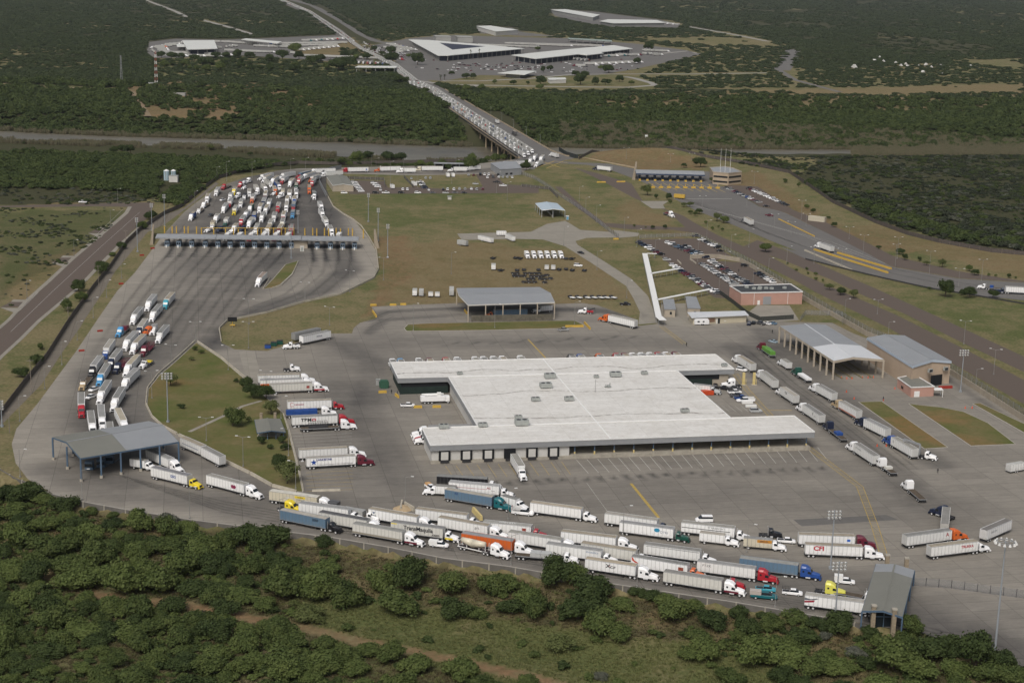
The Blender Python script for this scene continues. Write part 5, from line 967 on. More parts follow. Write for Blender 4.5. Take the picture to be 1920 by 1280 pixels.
r,b,L,s=S_('Z3',(600,376,940,388),'e','white','maroon',label='white semi truck with a small blue square and a dark red cab');patch(b,.86,.92,2.4,3.1,s,(.02,.12,.5),L)
r,b,L,s=S_('Z3',(645,434,985,449),'e','white','white',label='white semi truck with big red letters beside the yellow-striped walkway');text(b,'CFI',1.9,.235,3.0,s,(.42,.01,.03),L,1.15,.04)
S_('Z3',(262,512,608,556),'e','steelblue','blue',label='blue-trailered semi truck with a bright blue cab near the exit canopy',rcol=(.33,.33,.31))
r,b,L,s=S_('Z3',(648,726,1008,775),'e','white','white','day','white semi truck with a red and grey swoosh driving under the exit canopy',rcol=(.40,.38,.34));patch(b,0,0,0,0,s,(.14,.15,.17),L,'emblem',[(.0,2.6),(.0,3.4),(.10,3.1),(.19,3.5),(.23,3.4),(.14,2.9)]);patch(b,0,0,0,0,s,(.28,.01,.03),L,'emblem',[(.0,1.9),(.0,2.4),(.17,2.9),(.15,2.3)])
r,b,L,s=S_('Z3',(1242,388,1504,352),'e','offwhite','orange',label='white semi truck with an orange cab turning on the open concrete at the right');text(b,'A',1.6,.90,2.9,s,(.35,.05,.05),L,1,.03)
r,b,L,s=S_('Z3',(1384,450,1656,416),'e','offwhite','white','day','white semi truck with red lettering and a three-axle tractor at the right');text(b,'TRUKKA',1.1,.77,2.9,s,(.4,.02,.04),L,1.0,.04)
r,b,L,s=S_('Z3',(1708,355,1852,293),'e','white','white',label='parked white semi trailer without tractor beside the tall ring-light mast',cab=False,rcol=(.2,.19,.18));text(b,'BEACON',.8,.28,2.9,s,(.12,.14,.18),L,1)
S_('Z3',(1460,318,1470,215),'c','dirty','navy',label='semi truck seen from behind its pale roof, dark cab jackknifed left, right of the yard',yaw=1.0)
S_('Z3',(1362,196,1265,112),'c','black','white',label='empty flatbed truck with white cab driving away on the open concrete',kind='flat',L=10.5,zz=1.4)
# small trucks and pickups of the queue
def boxtruck(reg_,co,mode,col,ccol,label,L=6.6,h=3.5,group=None,name='box_truck',rcol=None):
    ra,fb,d_,Lm,side=pose(reg_,co[:2],co[2:],mode,h);ang=math.atan2(d_.y,d_.x);org=fb-d_*L;root=thing(name,label,'truck',(org.x,org.y,0),ang,group)
    bx=MB().box(0,L,-1.2,1.2,1.0,h).build('cargo_box',TRL,root,color=CC[col]);MB().add([(0,-1.21,h),(L,-1.21,h),(L,1.21,h),(0,1.21,h),(0,0,h+.08),(L,0,h+.08)],[(0,1,5,4),(4,5,2,3)]).build('box_roof',ROOFG,bx,color=rcol or R.choice(ROOFC));MB().box(-.04,-.01,-1.1,1.1,1.1,h-.15).build('rear_door',TRL,bx,color=CC[col]);MB().box(0,L+.5,-.5,.5,.6,1.0).build('chassis',DARK,root)
    for sd in (-1,1): inst('wheel',M_['wheel'],root,(1.6,sd*1.0,.51))
    addcab(root,L+.15,'day',CC[ccol],box=True);return root,bx,L,side
boxtruck('Z1',(1500,205,1352,195),'c','white','white','white box truck half hidden behind the slate-blue trailer')
boxtruck('Z2',(222,192,345,228),'e','white','white','white box truck between the teal-cabbed semi and the stake truck',L=6.2)
boxtruck('Z3',(25,366,183,384),'e','white','white','plain white box truck below the truck with the long black stripe',L=7.6,rcol=(.40,.37,.32))
r,b,L,s=boxtruck('Z3',(288,398,458,412),'e','cream','white','cream box truck with an orange sign panel near its front',L=8.4);patch(b,.48,.99,2.5,3.4,s,(.5,.22,.03),L,off=1.215);text(b,'BERKLER',.6,.72,2.95,s,(.05,.06,.1),L,1)
boxtruck('Z7',(765,300,838,312),'c','white','white','small white box truck coming out from under the lower-left canopy',L=6)
boxtruck('Z6',(1252,352,1225,392),'c','white','white','short white box truck among the long trailers of the left queue',L=6)
boxtruck('D',(940,322,1012,330),'c','offwhite','silver','grey-white box truck nosed in against the east side of the warehouse',L=7)
# ---- cars
def carmeshes(kind):
    b=MB();g=MB()
    if kind == 'sedan':
        b.loft([(0,.8,.35,.92,.95),(.3,.88,.28,.98,.92),(1.2,.9,.25,1.0,.93),(3.2,.9,.25,.98,.93),(4.2,.86,.28,.82,.9),(4.6,.74,.35,.66,.9)]);g.loft([(.75,.76,.95,1.0,.9),(1.35,.78,.96,1.38,.78),(2.5,.78,.96,1.42,.78),(3.35,.78,.95,.99,.9)]);rf=MB().loft([(1.35,.60,1.385,1.42,.95),(2.45,.60,1.42,1.455,.95)]);L=4.6;wb=(.85,3.7)
    elif kind == 'suv':
        b.loft([(0,.88,.45,1.1,.95),(.15,.93,.35,1.15,.95),(3.4,.95,.32,1.12,.94),(4.5,.9,.35,.98,.9),(4.75,.8,.4,.75,.9)]);g.loft([(.08,.82,1.1,1.2,.9),(.3,.84,1.1,1.68,.86),(2.7,.84,1.1,1.7,.84),(3.5,.84,1.08,1.14,.9)]);rf=MB().loft([(.28,.72,1.69,1.74,.96),(2.65,.71,1.71,1.76,.96)]);L=4.8;wb=(.95,3.85)
    elif kind == 'pickup':
        b.loft([(0,.92,.5,1.08,.98),(2.2,.94,.45,1.08,.98),(2.25,.95,.42,1.12,.95),(4.4,.95,.42,1.12,.93),(5.4,.9,.45,.98,.9),(5.6,.8,.5,.75,.9)]);b.box(.15,2.05,-.75,.75,1.0,1.085,1)
        g.loft([(2.15,.84,1.08,1.15,.9),(2.3,.84,1.1,1.68,.84),(3.8,.84,1.1,1.7,.82),(4.5,.84,1.08,1.14,.9)]);rf=MB().loft([(2.3,.70,1.69,1.74,.96),(3.75,.69,1.71,1.76,.96)]);L=5.6;wb=(1.1,4.5)
    else:
        b.loft([(0,.95,.45,1.25,.97),(.1,.98,.35,1.3,.97),(4.3,.98,.35,1.28,.96),(5.2,.9,.38,1.02,.9),(5.4,.8,.42,.8,.9)]);g.loft([(.08,.92,1.25,1.35,.95),(.2,.92,1.25,1.92,.9),(3.6,.92,1.25,1.95,.88),(4.5,.9,1.2,1.28,.92)]);rf=MB().loft([(.15,.86,1.9,2.12,.94),(3.5,.85,1.92,2.14,.94)]);L=5.4;wb=(1.1,4.3)
    return dict(body=b.mesh('body',[PAINTC,DARK]),windows=g.mesh('window_band',[GLASS]),roof=rf.mesh('roof',[PAINTC]),L=L,wb=wb)
CARM={k: carmeshes(k) for k in ('sedan','suv','pickup','van')}
def car(kind,pos,ang,col,label,group=None,extra=None):
    c=CARM[kind];d_=Vector((math.cos(ang),math.sin(ang),0));o=Vector(pos)-d_*c['L']/2;root=thing({'sedan': 'car','suv': 'car','pickup': 'pickup_truck','van': 'van'}[kind],label,{'sedan': 'car','suv': 'car','pickup': 'pickup','van': 'van'}[kind],(o.x,o.y,.03),ang,group)
    col=CC[col] if isinstance(col,str) else col
    bd=inst('body',c['body'],root,color=col);inst('window_band',c['windows'],root);inst('roof',c['roof'],root,color=col)
    for wx in c['wb']:
        for s in (-1,1): inst('wheel',M_['carwheel'],root,(wx,s*.86,.33))
    return root,bd
def carpx(kind,reg_,x,y,ang,col,label,group=None): return car(kind,G(*q(reg_,x,y),.6),math.radians(ang),col,label,group)
r,_=carpx('pickup','Z1',1375,645,-12,'white','small white utility truck with a slatted cargo body, beside the dry-bulk tanker');r.name='utility_truck';MB().box(-.3,2.3,-.98,.98,.9,1.95).build('cargo_body',PAINT,r,color=CC['offwhite'])
r,_=carpx('pickup','Z1',1308,215,-62,'white','white pickup loaded with orange crates left of the black trailer');MB().box(.1,2.1,-.8,.8,1.05,1.7).build('crates',PAINT,r,color=(.6,.35,.15))
r,_=carpx('pickup','Z2',385,325,-13,'white','white stake-bed truck with a red chequered tail board');r.name='stake_truck';r.scale=(1.25,1.1,1.2);mb=MB()
for i in range(8):
    for s in (-1,1): mb.box(i*.3,i*.3+.12,s*.95-.03,s*.95+.03,1,2.2)
mb.box(0,2.2,-.98,-.95,2.0,2.1).box(0,2.2,.95,.98,2.0,2.1);mb.build('stake_rails',WHT,r);MB().box(-.1,-.05,-.9,.9,1.2,2.2).build('tail_board',mat('cheque',(.5,.05,.05),.6,col2=(.7,.7,.7),nscale=3),r)
carpx('van','Z2',1760,378,183,'white','white passenger van with dark side windows, above the truck with the long black stripe')
carpx('pickup','Z3',540,415,-8,'white','white pickup just above the cream box truck with orange sign');r=thing('tractor_unit','black bobtail tractor beside the white pickup above the cream box truck','truck',G(*q('Z3',435,395)),-.1);addcab(r,0,'day',CC['black'])
r,_=carpx('pickup','Z3',880,650,-10,'white','white pickup with a boxed cargo body right before the exit canopy');MB().box(-.2,2.2,-.95,.95,1.05,2.5).build('cargo_body',PAINT,r,color=CC['offwhite'])
r,_=carpx('pickup','Z3',420,695,-10,'aqua','pale teal pickup following the red flatbed in the front queue');r,_=carpx('pickup','Z3',392,735,-10,'teal','dark teal stake truck loaded with pale sacks by the retaining wall');r.scale=(1.3,1.1,1.2);MB().box(-.2,2.2,-.95,.95,1.05,1.9).build('sacks',PAINT,r,color=(.45,.4,.36))
r,_=carpx('pickup','Z3',575,715,-12,'white','white pickup carrying a dark steel rack, between the stake truck and the exit canopy');mb=MB()
for i in range(6): mb.box(i*.4,i*.4+.08,-.9,-.82,1.0,2.3).box(i*.4,i*.4+.08,.82,.9,1,2.3).box(i*.4,i*.4+.08,-.9,.9,2.2,2.3)
mb.build('steel_rack',DARK,r)
S_('Z3',(160,655,200,660),'c','maroon','red','day','red tractor with a low red trailer half hidden behind a white trailer','flat',L=8,zz=1.4)
r=thing('tractor_unit','tractor with pale yellow rounded cab near the exit canopy','truck',G(*q('Z3',765,725)),math.radians(-17));addcab(r,0,'sleeper',(.72,.68,.12))
S_('Z3',(830,706,985,735),'c','black','white','day','dark empty flatbed truck ahead of the pale yellow tractor','flat',L=11,zz=1.4)
# ---- right-hand lanes by the tall sheds
RQ='trucks queuing in two lanes beside the inspection sheds'
def rq(co,tc,cc,lb,**k): return S_('Z9',co,'e',tc,cc,label=lb,group=RQ,**k)
r,b,L,s=rq((225,404,140,352),'offwhite','white','white semi truck with a black feather mark, first at the top of the inner lane');text(b,'f',1.6,.72,2.9,s,(.02,.02,.02),L,1.2,.04);text(b,'celadon',.6,.82,2.5,s,(.05,.05,.05),L)
rq((362,508,280,446),'offwhite','white','plain white semi truck second from the top of the inner lane')
r,b,L,s=rq((490,602,405,545),'offwhite','white','white semi truck with slanted black letters, third from the top of the inner lane',style='day',rcol=(.42,.39,.34));text(b,'TCP',1.2,.45,3.1,s,(.03,.03,.03),L,1,.04)
r,b,L,s=rq((650,722,545,652),'offwhite','white','white semi truck with black feather mark, fourth from the top of the inner lane');text(b,'f',1.6,.62,2.9,s,(.02,.02,.02),L,1.2,.04);text(b,'celadon',.6,.76,2.5,s,(.05,.05,.05),L)
S_('Z9',(818,880,725,808),'c','tan','navy',label='flatbed truck with a dark blue cab and blue bundle, inner lane beside the warehouse corner',kind='flat',zz=1.4,L=13,group=RQ,load=[(.35,.6,1.0,'blue','blue_bundle')])
r,b,L,s=rq((985,974,862,893),'offwhite','white','white semi truck with small black initials, lowest long trailer of the inner lane');text(b,'CC TRANS',.9,.25,3.0,s,(.04,.04,.05),L,1)
S_('Z9',(1135,1092,1055,1038),'c','black','white',label='short white-cabbed flatbed truck with wrapped pallets, lower end of the inner lane',kind='flat',zz=1.4,L=7.5,group=RQ,load=[(.5,.75,.9,'dirty','pallets')])
S_('Z9',(400,372,305,305),'c','green','maroon',label='flatbed truck piled with bright green bundles and a dark red cab',kind='flat',zz=1.8,L=12,group=RQ,load=[(.02,.95,1.7,'green','green_bundles')])
for o_ in bpy.data.objects:
    if o_.name.startswith('green_bundles'): o_.color=(.12,.30,.05,1)
r_=boxtruck('Z9',(460,404,410,372),'e','white','white','short white box truck behind the green-loaded flatbed, outer lane',L=7,group=RQ)
S_('Z9',(612,515,528,462),'c','white','green',label='flatbed truck with dark green cab and white wrapped load, outer lane',kind='flat',zz=1.8,L=10,group=RQ,load=[(.0,.95,.8,'white','white_load')])
rq((728,585,628,530),'offwhite','white','white semi truck with a pale side skirt right beside the white-fronted shed');r,b,L,s=rq((880,695,770,632),'offwhite','tan','white semi truck with an orange-red lower stripe and tan cab');patch(b,.02,.98,1.2,1.6,s,(.45,.10,.04),L)
rq((1060,808,925,742),'offwhite','navy','white semi truck with a dark blue cab, outer lane beside the grass strip');r,b,L,s=rq((1228,932,1095,855),'offwhite','blue','white semi truck passing through the scanner arch at the end of the outer lane');text(b,'G',1.2,.12,2.8,s,(.03,.03,.05),L,1)
# scanner arch truck
sc=thing('scanner_truck','white truck with a grey steel scanner arch spanning a trailer','truck',G(*q('Z9',1328,998)),math.radians(-28));addcab(sc,-1.2,'day',CC['white']);av=G(*q('Z9',1240,972));dv=av-sc.location;dv.rotate(Matrix.Rotation(math.radians(28),3,'Z'))
MB().bar((-3.4,0,1.2),(-3.4,0,5.0),.6,.6).bar((-3.4,0,5.0),(-10,3,5.2),.5,.6).bar((-10,3,5.2),(-10,3,.3),.45,.6).build('scanner_arch',STEEL,sc)
r=thing('parked_trailer','small white box trailer standing alone at the right edge of the yard','trailer',G(*q('Z9',1866,1072)),.5);MB().box(-3.6,3.6,-1.2,1.2,.7,3.1).build('trailer_box',TRL,r,color=CC['offwhite']);MB().box(-3.5,3.5,-1.15,1.15,3.1,3.16).build('trailer_roof',ROOFG,r,color=(.5,.5,.48));MB().box(-3.6,4.6,-.5,.5,.5,.7).build('chassis',DARK,r);[inst('wheel',M_['carwheel'],r,(xx,s*1.1,.34)) for xx in (-1.2,-.3) for s in (-1,1)]
# ---- trucks parked left of the warehouse
LP='trucks parked nose-out left of the warehouse'
def lp(co,tc,cc,lb,**k): return S_('Z8',co,'e',tc,cc,label=lb,group=LP,**k)
r=thing('tractor_unit','white bobtail tractor at the top of the parked row left of the warehouse','truck',G(*q('Z8',975,466)),math.radians(6));addcab(r,0,'day',CC['white'])
r,b,L,s=lp((768,494,1034,486),'offwhite','white','light grey semi truck uppermost of the parked row');text(b,'USXLINE',.8,.2,2.9,s,(.1,.12,.15),L,1)
r,b,L,s=lp((782,524,1052,514),'offwhite','white','white-over-orange semi truck, second of the parked row');patch(b,0,1,1.15,2.6,s,CC['orange'],L)
r,b,L,s=lp((842,552,1117,540),'dirty','white','off-white ribbed semi truck with small red square near its front, third in the row',col2='red');patch(b,.86,.93,2.0,3.0,s,(.3,.06,.05),L,'emblem')
r,b,L,s=lp((955,660,1240,650),'white','red','white semi truck with a red maple-leaf outline and a red cab',style='day');text(b,'CANADA',.8,.26,2.7,s,(.35,.05,.1),L,1.1,.03);import cmath
lf=[(.10+.055*math.cos(a)*(.62 if i % 2 else 1)*.9,2.75+1.05*math.sin(a)*(.62 if i % 2 else 1)) for i,a in enumerate([k*math.pi/7 for k in range(14)])];li=[(.10+(x-.10)*.8,2.75+(z-2.75)*.8) for x,z in lf]
for i in range(14): patch(b,0,0,0,0,s,(.5,.02,.04),L,'emblem',[lf[i],lf[(i+1) % 14],li[(i+1) % 14],li[i]]) if i not in (0,13) else None
S_('Z8',(975,718,1165,710),'e','blue','white',label='flatbed truck with a blue tarpaulin load and white cab',kind='flat',zz=3.2,L=12.5,group=LP,load=[(.0,.93,1.75,'blue','tarpaulin_load')])
r,b,L,s=lp((985,762,1278,748),'offwhite','red','white semi truck with bold black italic letters and a long-nosed red cab');text(b,'TBM',1.7,.31,2.8,s,(.02,.02,.02),L,1.15,.04);patch(b,0,0,0,0,s,(.45,.02,.04),L,'emblem',[(.48+.05*math.cos(i*math.pi/5),2.8+.55*math.sin(i*math.pi/5)) for i in range(10)]);patch(b,.455,.505,2.65,2.95,s,CC['white'],L,'emblem',off=1.305)
r,b,L,s=S_('Z8',(1035,838,1290,825),'e','grey','white',label='lowboy truck with a tall empty steel rack and chevrons on its white cab',kind='flat',zz=1.4,L=14,group=LP);mb=MB()
for i in range(9): mb.box(3+i*.85,3.1+i*.85,-1.1,-1.0,1.4,3.6).box(3+i*.85,3.1+i*.85,1.0,1.1,1.4,3.6)
mb.box(3,9.9,-1.1,-1,3.5,3.6).box(3,9.9,1,1.1,3.5,3.6).box(3,9.9,-1.2,1.2,1.4,1.9);mb.build('steel_rack',DARK,r)
lp((1032,972,1343,956),'offwhite','white','plain white semi truck directly above the one with the blue star')
r,b,L,s=lp((1075,1026,1395,1008),'white','maroon','white semi truck with a big blue star and dark maroon cab');text(b,'LANDSTAR',.95,.355,3.35,s,(.01,.03,.2),L,1.1,.04)
patch(b,0,0,0,0,s,(.01,.06,.32),L,'star_emblem',[(.145+.068*math.sin(i*math.pi/5)*(1 if i % 2 == 0 else .42),2.55+1.1*math.cos(i*math.pi/5)*(1 if i % 2 == 0 else .42)) for i in range(10)]);patch(b,.24,.94,1.6,1.72,s,(.1,.1,.12),L,'small_print')
r,b,L,s=S_('Z8',(1237,205,1057,243),'e','white','white',label='parked white semi trailer with a dark diamond emblem on the grass edge',cab=False);text(b,'PONDA',.95,.58,2.7,s,(.05,.07,.12),L,1,.02)
S_('Z8',(1172,188,1005,224),'e','grey','white',label='parked grey semi trailer behind the white one with the diamond',cab=False,rcol=(.22,.22,.22))
def towtruck(reg_,x,y,ang,col,lb,boom):
    r=thing('tow_truck',lb,'truck',G(*q(reg_,x,y)),math.radians(ang));addcab(r,0,'day',CC[col]);MB().box(-3.4,-.3,-1.15,1.15,.9,1.7).build('tool_body',PAINTC,r,color=CC[boom]);MB().bar((-1.2,0,1.7),(-4.2,0,3.0),.4,.4).bar((-4.2,0,3.0),(-4.3,0,1.0),.2).build('boom',DARK,r);return r
towtruck('Z8',985,322,196,'white','white heavy tow truck beside the green rubbish skips','white')
towtruck('S',1490,385,178,'white','white tow truck with red boom body pulling the orange-cabbed semi','red')
S_('S',(1812,432,1636,392),'e','white','orange',label='white semi truck with an orange cab being towed near the access road')
S_('S',(1100,352,878,360),'e','steelblue','orange','day','blue-trailered semi truck with an orange cab standing inside the grey inspection canopy')
boxtruck('S',(1262,325,1185,330),'c','white','white','white truck under the right end of the grey inspection canopy',L=6)
# dumpsters
for x,y,cn,lb in ((830,318,'blue','bright blue rubbish skip, leftmost of three on the grass corner'),(868,303,'green','dark green rubbish skip in the middle of three'),(908,292,'green','dark green rubbish skip nearest the parked trailers')):
    r=thing('rubbish_skip',lb,'skip',G(*q('Z8',x,y)),.1);MB().box(-1.3,1.3,-1.0,1.0,.15,1.7).build('bin',PAINT,r,color=CC[cn]);MB().box(-1.35,1.35,-1.05,1.05,1.7,1.8).build('lid',DARK,r)
# message board
r=thing('message_board','portable black message board on a small yellow trailer at the lawn tip','sign',G(436,612),.1);MB().box(-2.1,2.1,-.12,.12,2.4,4.4).build('board',BLACK,r);MB().box(-1.2,1.2,-.8,.8,.5,.9).box(-.1,.1,-.1,.1,.9,2.5).build('trailer',YEL,r)
for s in (-1,1): inst('wheel',M_['carwheel'],r,(0,s*.9,.33))
# ---- docked trucks
u0=AL
def dock_at(px_,py_,ang,tc,cc,lb,style='sleeper',L=15.5,group=None):
    g_=G(px_,py_,0);root=thing('semi_truck',lb,'truck',g_,ang,group);d=trailer_meshes(L);b=inst('trailer_box',d['box'],root,color=CC[tc]);inst('trailer_roof',d['roof'],b,color=R.choice(ROOFC));inst('rear_door',d['door'],b,color=CC[tc]);inst('side_rail',d['rail'],b);inst('trailer_chassis',d['chassis'],root)
    for x in (1.1,2.4):
        for s in (-1,1): inst('wheel',M_['wheel'],root,(x,s*1.08,.51))
    addcab(root,L+.75,style,CC[cc]);N_SEMI[0] += 1;return root
nm_=lambda c: {'offwhite': 'off-white','dirty': 'dingy white','steelblue': 'slate blue','dgrey': 'charcoal','skyblue': 'light blue','navy': 'navy blue'}.get(c,c)
DKG='trucks backed up to the north side of the warehouse';bk0,bk1=Vector(unrot(A_[0],A_[1]+.3,AL)),Vector(unrot(B_[0],B_[1]+.3,AL));ordw='first second third fourth fifth sixth seventh eighth ninth tenth eleventh twelfth thirteenth fourteenth fifteenth sixteenth seventeenth eighteenth nineteenth twentieth'.split();ordw += ['twenty-'+w for w in ordw[:9]]+['thirtieth']+['thirty-'+w for w in ordw[:9]]+['fortieth']+['forty-'+w for w in ordw[:9]]+['fiftieth']+['fifty-'+w for w in ordw[:9]]+['sixtieth']+['sixty-'+w for w in ordw[:9]]+['seventieth']+['seventy-'+w for w in ordw[:9]]+['eightieth']+['eighty-'+w for w in ordw[:9]]+['ninetieth']+['ninety-'+w for w in ordw[:9]]+['hundredth'];ordw += ['hundred-and-'+w for w in ordw[:40]]
for i,(fx,cc) in enumerate(((748,'white'),(767,'skyblue'),(801,'white'),(821,'maroon'),(852,'red'),(873,'white'),(907,'white'),(923,'white'),(942,'white'),(959,'white'),(994,'white'),(1092,'black'),(1109,'blue'),(1146,'orange'),(1180,'red'),(1196,'maroon'),(1212,'white'),(1229,'white'),(1246,'white'),(1262,'red'),(1278,'white'),(1296,'maroon'))):
    f=(fx-8-732)/(1343.7-732);v=bk0.lerp(bk1,min(max(f,.02),.985));px_,py_=PX((v.x,v.y,0));dock_at(px_,py_,AL+math.pi/2,'offwhite',cc,f'semi truck with {nm_(cc)} cab, {ordw[i]} from left of those backed behind the warehouse',L=15.8,group=DKG)
for i,yy in enumerate((.30,.52,.74)):
    v=Vector(unrot(K_[0]-.3,J_[1]+3+(K_[1]-J_[1])*0+i*4.2,AL));px_,py_=PX((v.x,v.y,0));dock_at(px_,py_,AL+math.pi,'grey','white',f'grey-roofed semi truck backed into the west notch of the warehouse, {("lowest","middle","uppermost")[i]} of three')
r=thing('tractor_unit','dark red bobtail tractor at the west wall of the warehouse','truck',G(*q('D4',175,862)),AL+math.pi);addcab(r,0,'day',CC['red'])
S_('D4',(912,925,995,1062),'c','white','white','day','white semi truck with a refrigeration unit, backed to the fourth dock door',L=13.5)
# vacuum truck
r=thing('vacuum_truck','white multi-axle vacuum truck with pipes on its roof in the west notch','truck',G(*q('D4',130,532)),AL);MB().box(0,9.5,-1.2,1.2,1.1,3.0).build('body',PAINTC,r,color=CC['white']);MB().cyl((.5,.5,3.5),(9,.5,3.5),.35,n=8).cyl((1.5,-.5,3.3),(7,-.5,3.5),.3,n=8).box(6.5,8,-.8,.8,3,4.2).build('roof_pipes',WHT,r);MB().loft([(9.6,1.2,.9,3.0,.9),(11.2,1.2,.9,2.9,.9)]).build('cab',PAINTC,r,color=CC['white']);MB().box(11.15,11.26,-1.0,1.0,1.9,2.8).build('windscreen',GLASS,r)
for x in (1.5,2.9,4.3,10.6):
    for s in (-1,1): inst('wheel',M_['wheel'],r,(x,s*1.1,.51))
carpx('pickup','D4',20,548,8,'white','white pickup with a dark blue door stripe, left of the vacuum truck');r=thing('tractor_unit','white bobtail tractor parked among the cars east of the warehouse','truck',G(*q('D',1188,345)),math.pi+.1);addcab(r,0,'sleeper',CC['white'])
for k,x,y,a,c,lb in (('sedan',1015,372,10,'white','white sedan at the east notch wall of the warehouse'),('suv',1045,335,80,'black','black car behind the white sedan in the east notch'),('pickup',1115,352,150,'black','black pickup between the white sedan and the white tractor'),('pickup',1190,352,150,'dgrey','dark pickup right beside the white bobtail tractor'),('pickup',1190,380,12,'white','white pickup below the bobtail tractor'),('pickup',1205,405,12,'dgrey','charcoal pickup below the white pickup'),('pickup',1238,422,12,'blue','blue pickup half hidden behind the white service truck'),('suv',1350,520,8,'silver','silver sport utility car below the white concrete blocks'),('suv',1243,212,-35,'white','white sport utility car beside the yellow gate posts')): carpx(k,'D',x,y,a,c,lb)
r,_=carpx('pickup','D',1287,443,190,'white','white service truck with ladder racks at the end of the small car row');r.scale=(1.3,1.15,1.1);MB().box(0,2.2,-.9,-.6,1.0,1.6).box(0,2.2,.6,.9,1,1.6).box(0,3.4,-.1,.1,1.9,2.0).build('tool_lockers',WHT,r)
for x,y,lb in ((1285,465,'upper of two white concrete blocks beside the silver car'),(1312,490,'lower of two white concrete blocks beside the silver car')): o=MB().box(-2.2,2.2,-.4,.4,0,.9).build('concrete_block',WHT,None,G(*q('D',x,y)),.15);tag(o,lb,'barrier')
for x,y,lb in ((1255,325,'left of two pale yellow gate pillars east of the warehouse'),(1333,325,'right of two pale yellow gate pillars east of the warehouse')):
    r=thing('gate_pillar',lb,'pillar',G(*q('D',x,y)));MB().box(-.55,.55,-.4,.4,.2,5.2).build('housing',PALEY,r);MB().box(-1.2,1.2,-.9,.9,0,.22).build('plinth',CONC,r);MB().box(.9,1.1,-.1,.1,0,2.5).build('bollard',PALEY,r)
r=thing('orange_skip','orange-red skip half hidden by the east edge of the warehouse roof','skip',G(*q('D',985,400)),AL);MB().box(-2.4,2.4,-1.1,1.1,.2,1.9).build('bin',PAINT,r,color=(.55,.07,.02))
r=thing('blue_tent','small bright blue pop-up tent beside the end wall of the warehouse','tent',G(*q('D',990,318)),.2);MB().add([(-2,-2,2.3),(2,-2,2.3),(2,2,2.3),(-2,2,2.3),(0,0,3.3)],[(0,1,4),(1,2,4),(2,3,4),(3,0,4)]).build('canvas',mat('tent_blue',(.02,.15,.55),.6),r)
for i,(x,y) in enumerate(((-1.9,-1.9),(1.9,-1.9),(1.9,1.9),(-1.9,1.9))): MB().box(-.05,.05,-.05,.05,0,2.3).build('leg',STEEL,r,(x,y,0))
OC='cars nose-in beside the cream office'
for k,x,y,a,c,lb in (('suv',1160,885,75,'navy','dark blue car nearest the office corner'),('sedan',1200,876,75,'black','black car second from the office corner'),('pickup',1262,882,125,'dgrey','grey pickup third from the office corner'),('sedan',1317,882,130,'white','white car fourth from the office corner'),('sedan',1367,880,130,'steelblue','slate-blue car last of the row by the office'),('sedan',1373,1042,130,'skyblue','pale blue sedan parked by the open shed corner')): carpx(k,'O',x,y,a,c if c != 'skyblue' else (.33,.42,.48),lb,OC if y < 1000 else None)
for k,rg,x,y,a,c,lb in (('pickup','S',1750,320,5,'black','black and white pickup on the grass left of the access road'),('pickup','S',1337,492,20,'grey','grey pickup with equipment at the right tip of the thin grass island'),('suv','S',1437,63,-15,'white','white sport utility car right of the row of white trucks'),('sedan','P',205,892,-50,'black','black car driving down the pale access road'),('pickup','P',1680,600,-30,'maroon','white and red pickup on the vehicle plaza lanes'),('pickup','F4',620,396,180,'white','white tank pickup on the dirt road at the left edge')): carpx(k,rg,x,y,a,c,lb)
# ---- car parks
CCOL=['black','dgrey','white','navy','silver','white','dgrey','maroon','offwhite','black','silver','blue','white','grey','steelblue','white','black']
def carrow(reg_,x0,y0,x1,y1,n,ang,where,cols=None,kinds=('suv','sedan','pickup','suv')):
    for i in range(n):
        f=i/max(n-1,1);c=(cols[i] if cols else R.choice(CCOL));k=R.choice(kinds);pos=G(*q(reg_,x0+(x1-x0)*f,y0+(y1-y0)*f),.6);nmk={'suv': 'SUV','sedan': 'car','pickup': 'pickup','van': 'van'}[k]
        cn={'dgrey': 'charcoal','offwhite': 'off-white','steelblue': 'slate blue','navy': 'navy blue'}.get(c,c);cv=CC[c]
        car(k,pos,math.radians(ang+R.uniform(-3,3)+(180 if R.random() < .5 else 0)),shade(cv,.85,1.1),f'{cn} {nmk}, {ordw[i]} from the top, {where}','cars parked in the '+where)
CP=14
carrow('Q',120,160,390,312,8,CP,'leftmost car park row',['black','navy','navy','white','white','dgrey','maroon','black'])
carrow('Q',495,168,900,338,11,CP,'second car park row',['white','white','dgrey','steelblue','navy','dgrey','maroon','black','steelblue','white','grey'])
carrow('Q',700,212,960,350,8,CP,'third car park row',['black','white','dgrey','grey','black','grey','white','navy'])
carrow('Q',915,130,1110,225,6,CP,'upper right car park row',['white','black','dgrey','white','white','black'])
carpx('sedan','Q',1150,268,CP,'black','black car standing alone below the upper right car park row');carpx('pickup','Q',845,85,CP,'dgrey','dark pickup alone at the top corner of the car park');carpx('suv','Q',475,382,CP,'silver','silver sport utility car on the grass by the covered walkway');carpx('suv','Q',1460,457,CP,'black','black sport utility car alone in the lower car park')
carrow('Q',555,455,1110,805,16,CP,'row beside the covered walkway',['white','white','white','navy','maroon','maroon','dgrey','silver','dgrey','white','maroon','white','dgrey','white','white','dgrey'])
carrow('Q',920,435,1320,685,14,CP,'lower double row, left side',['dgrey','silver','silver','grey','white','silver','offwhite','dgrey','dgrey','silver','silver','white','grey','silver'])
carrow('Q',1035,398,1500,690,15,CP,'lower double row, right side',['white','white','grey','white','black','maroon','dgrey','dgrey','white','dgrey','black','grey','silver','dgrey','navy'])
carrow('Q',1632,555,1830,668,6,CP,'lower right car park row',['navy','black','dgrey','white','white','white'])
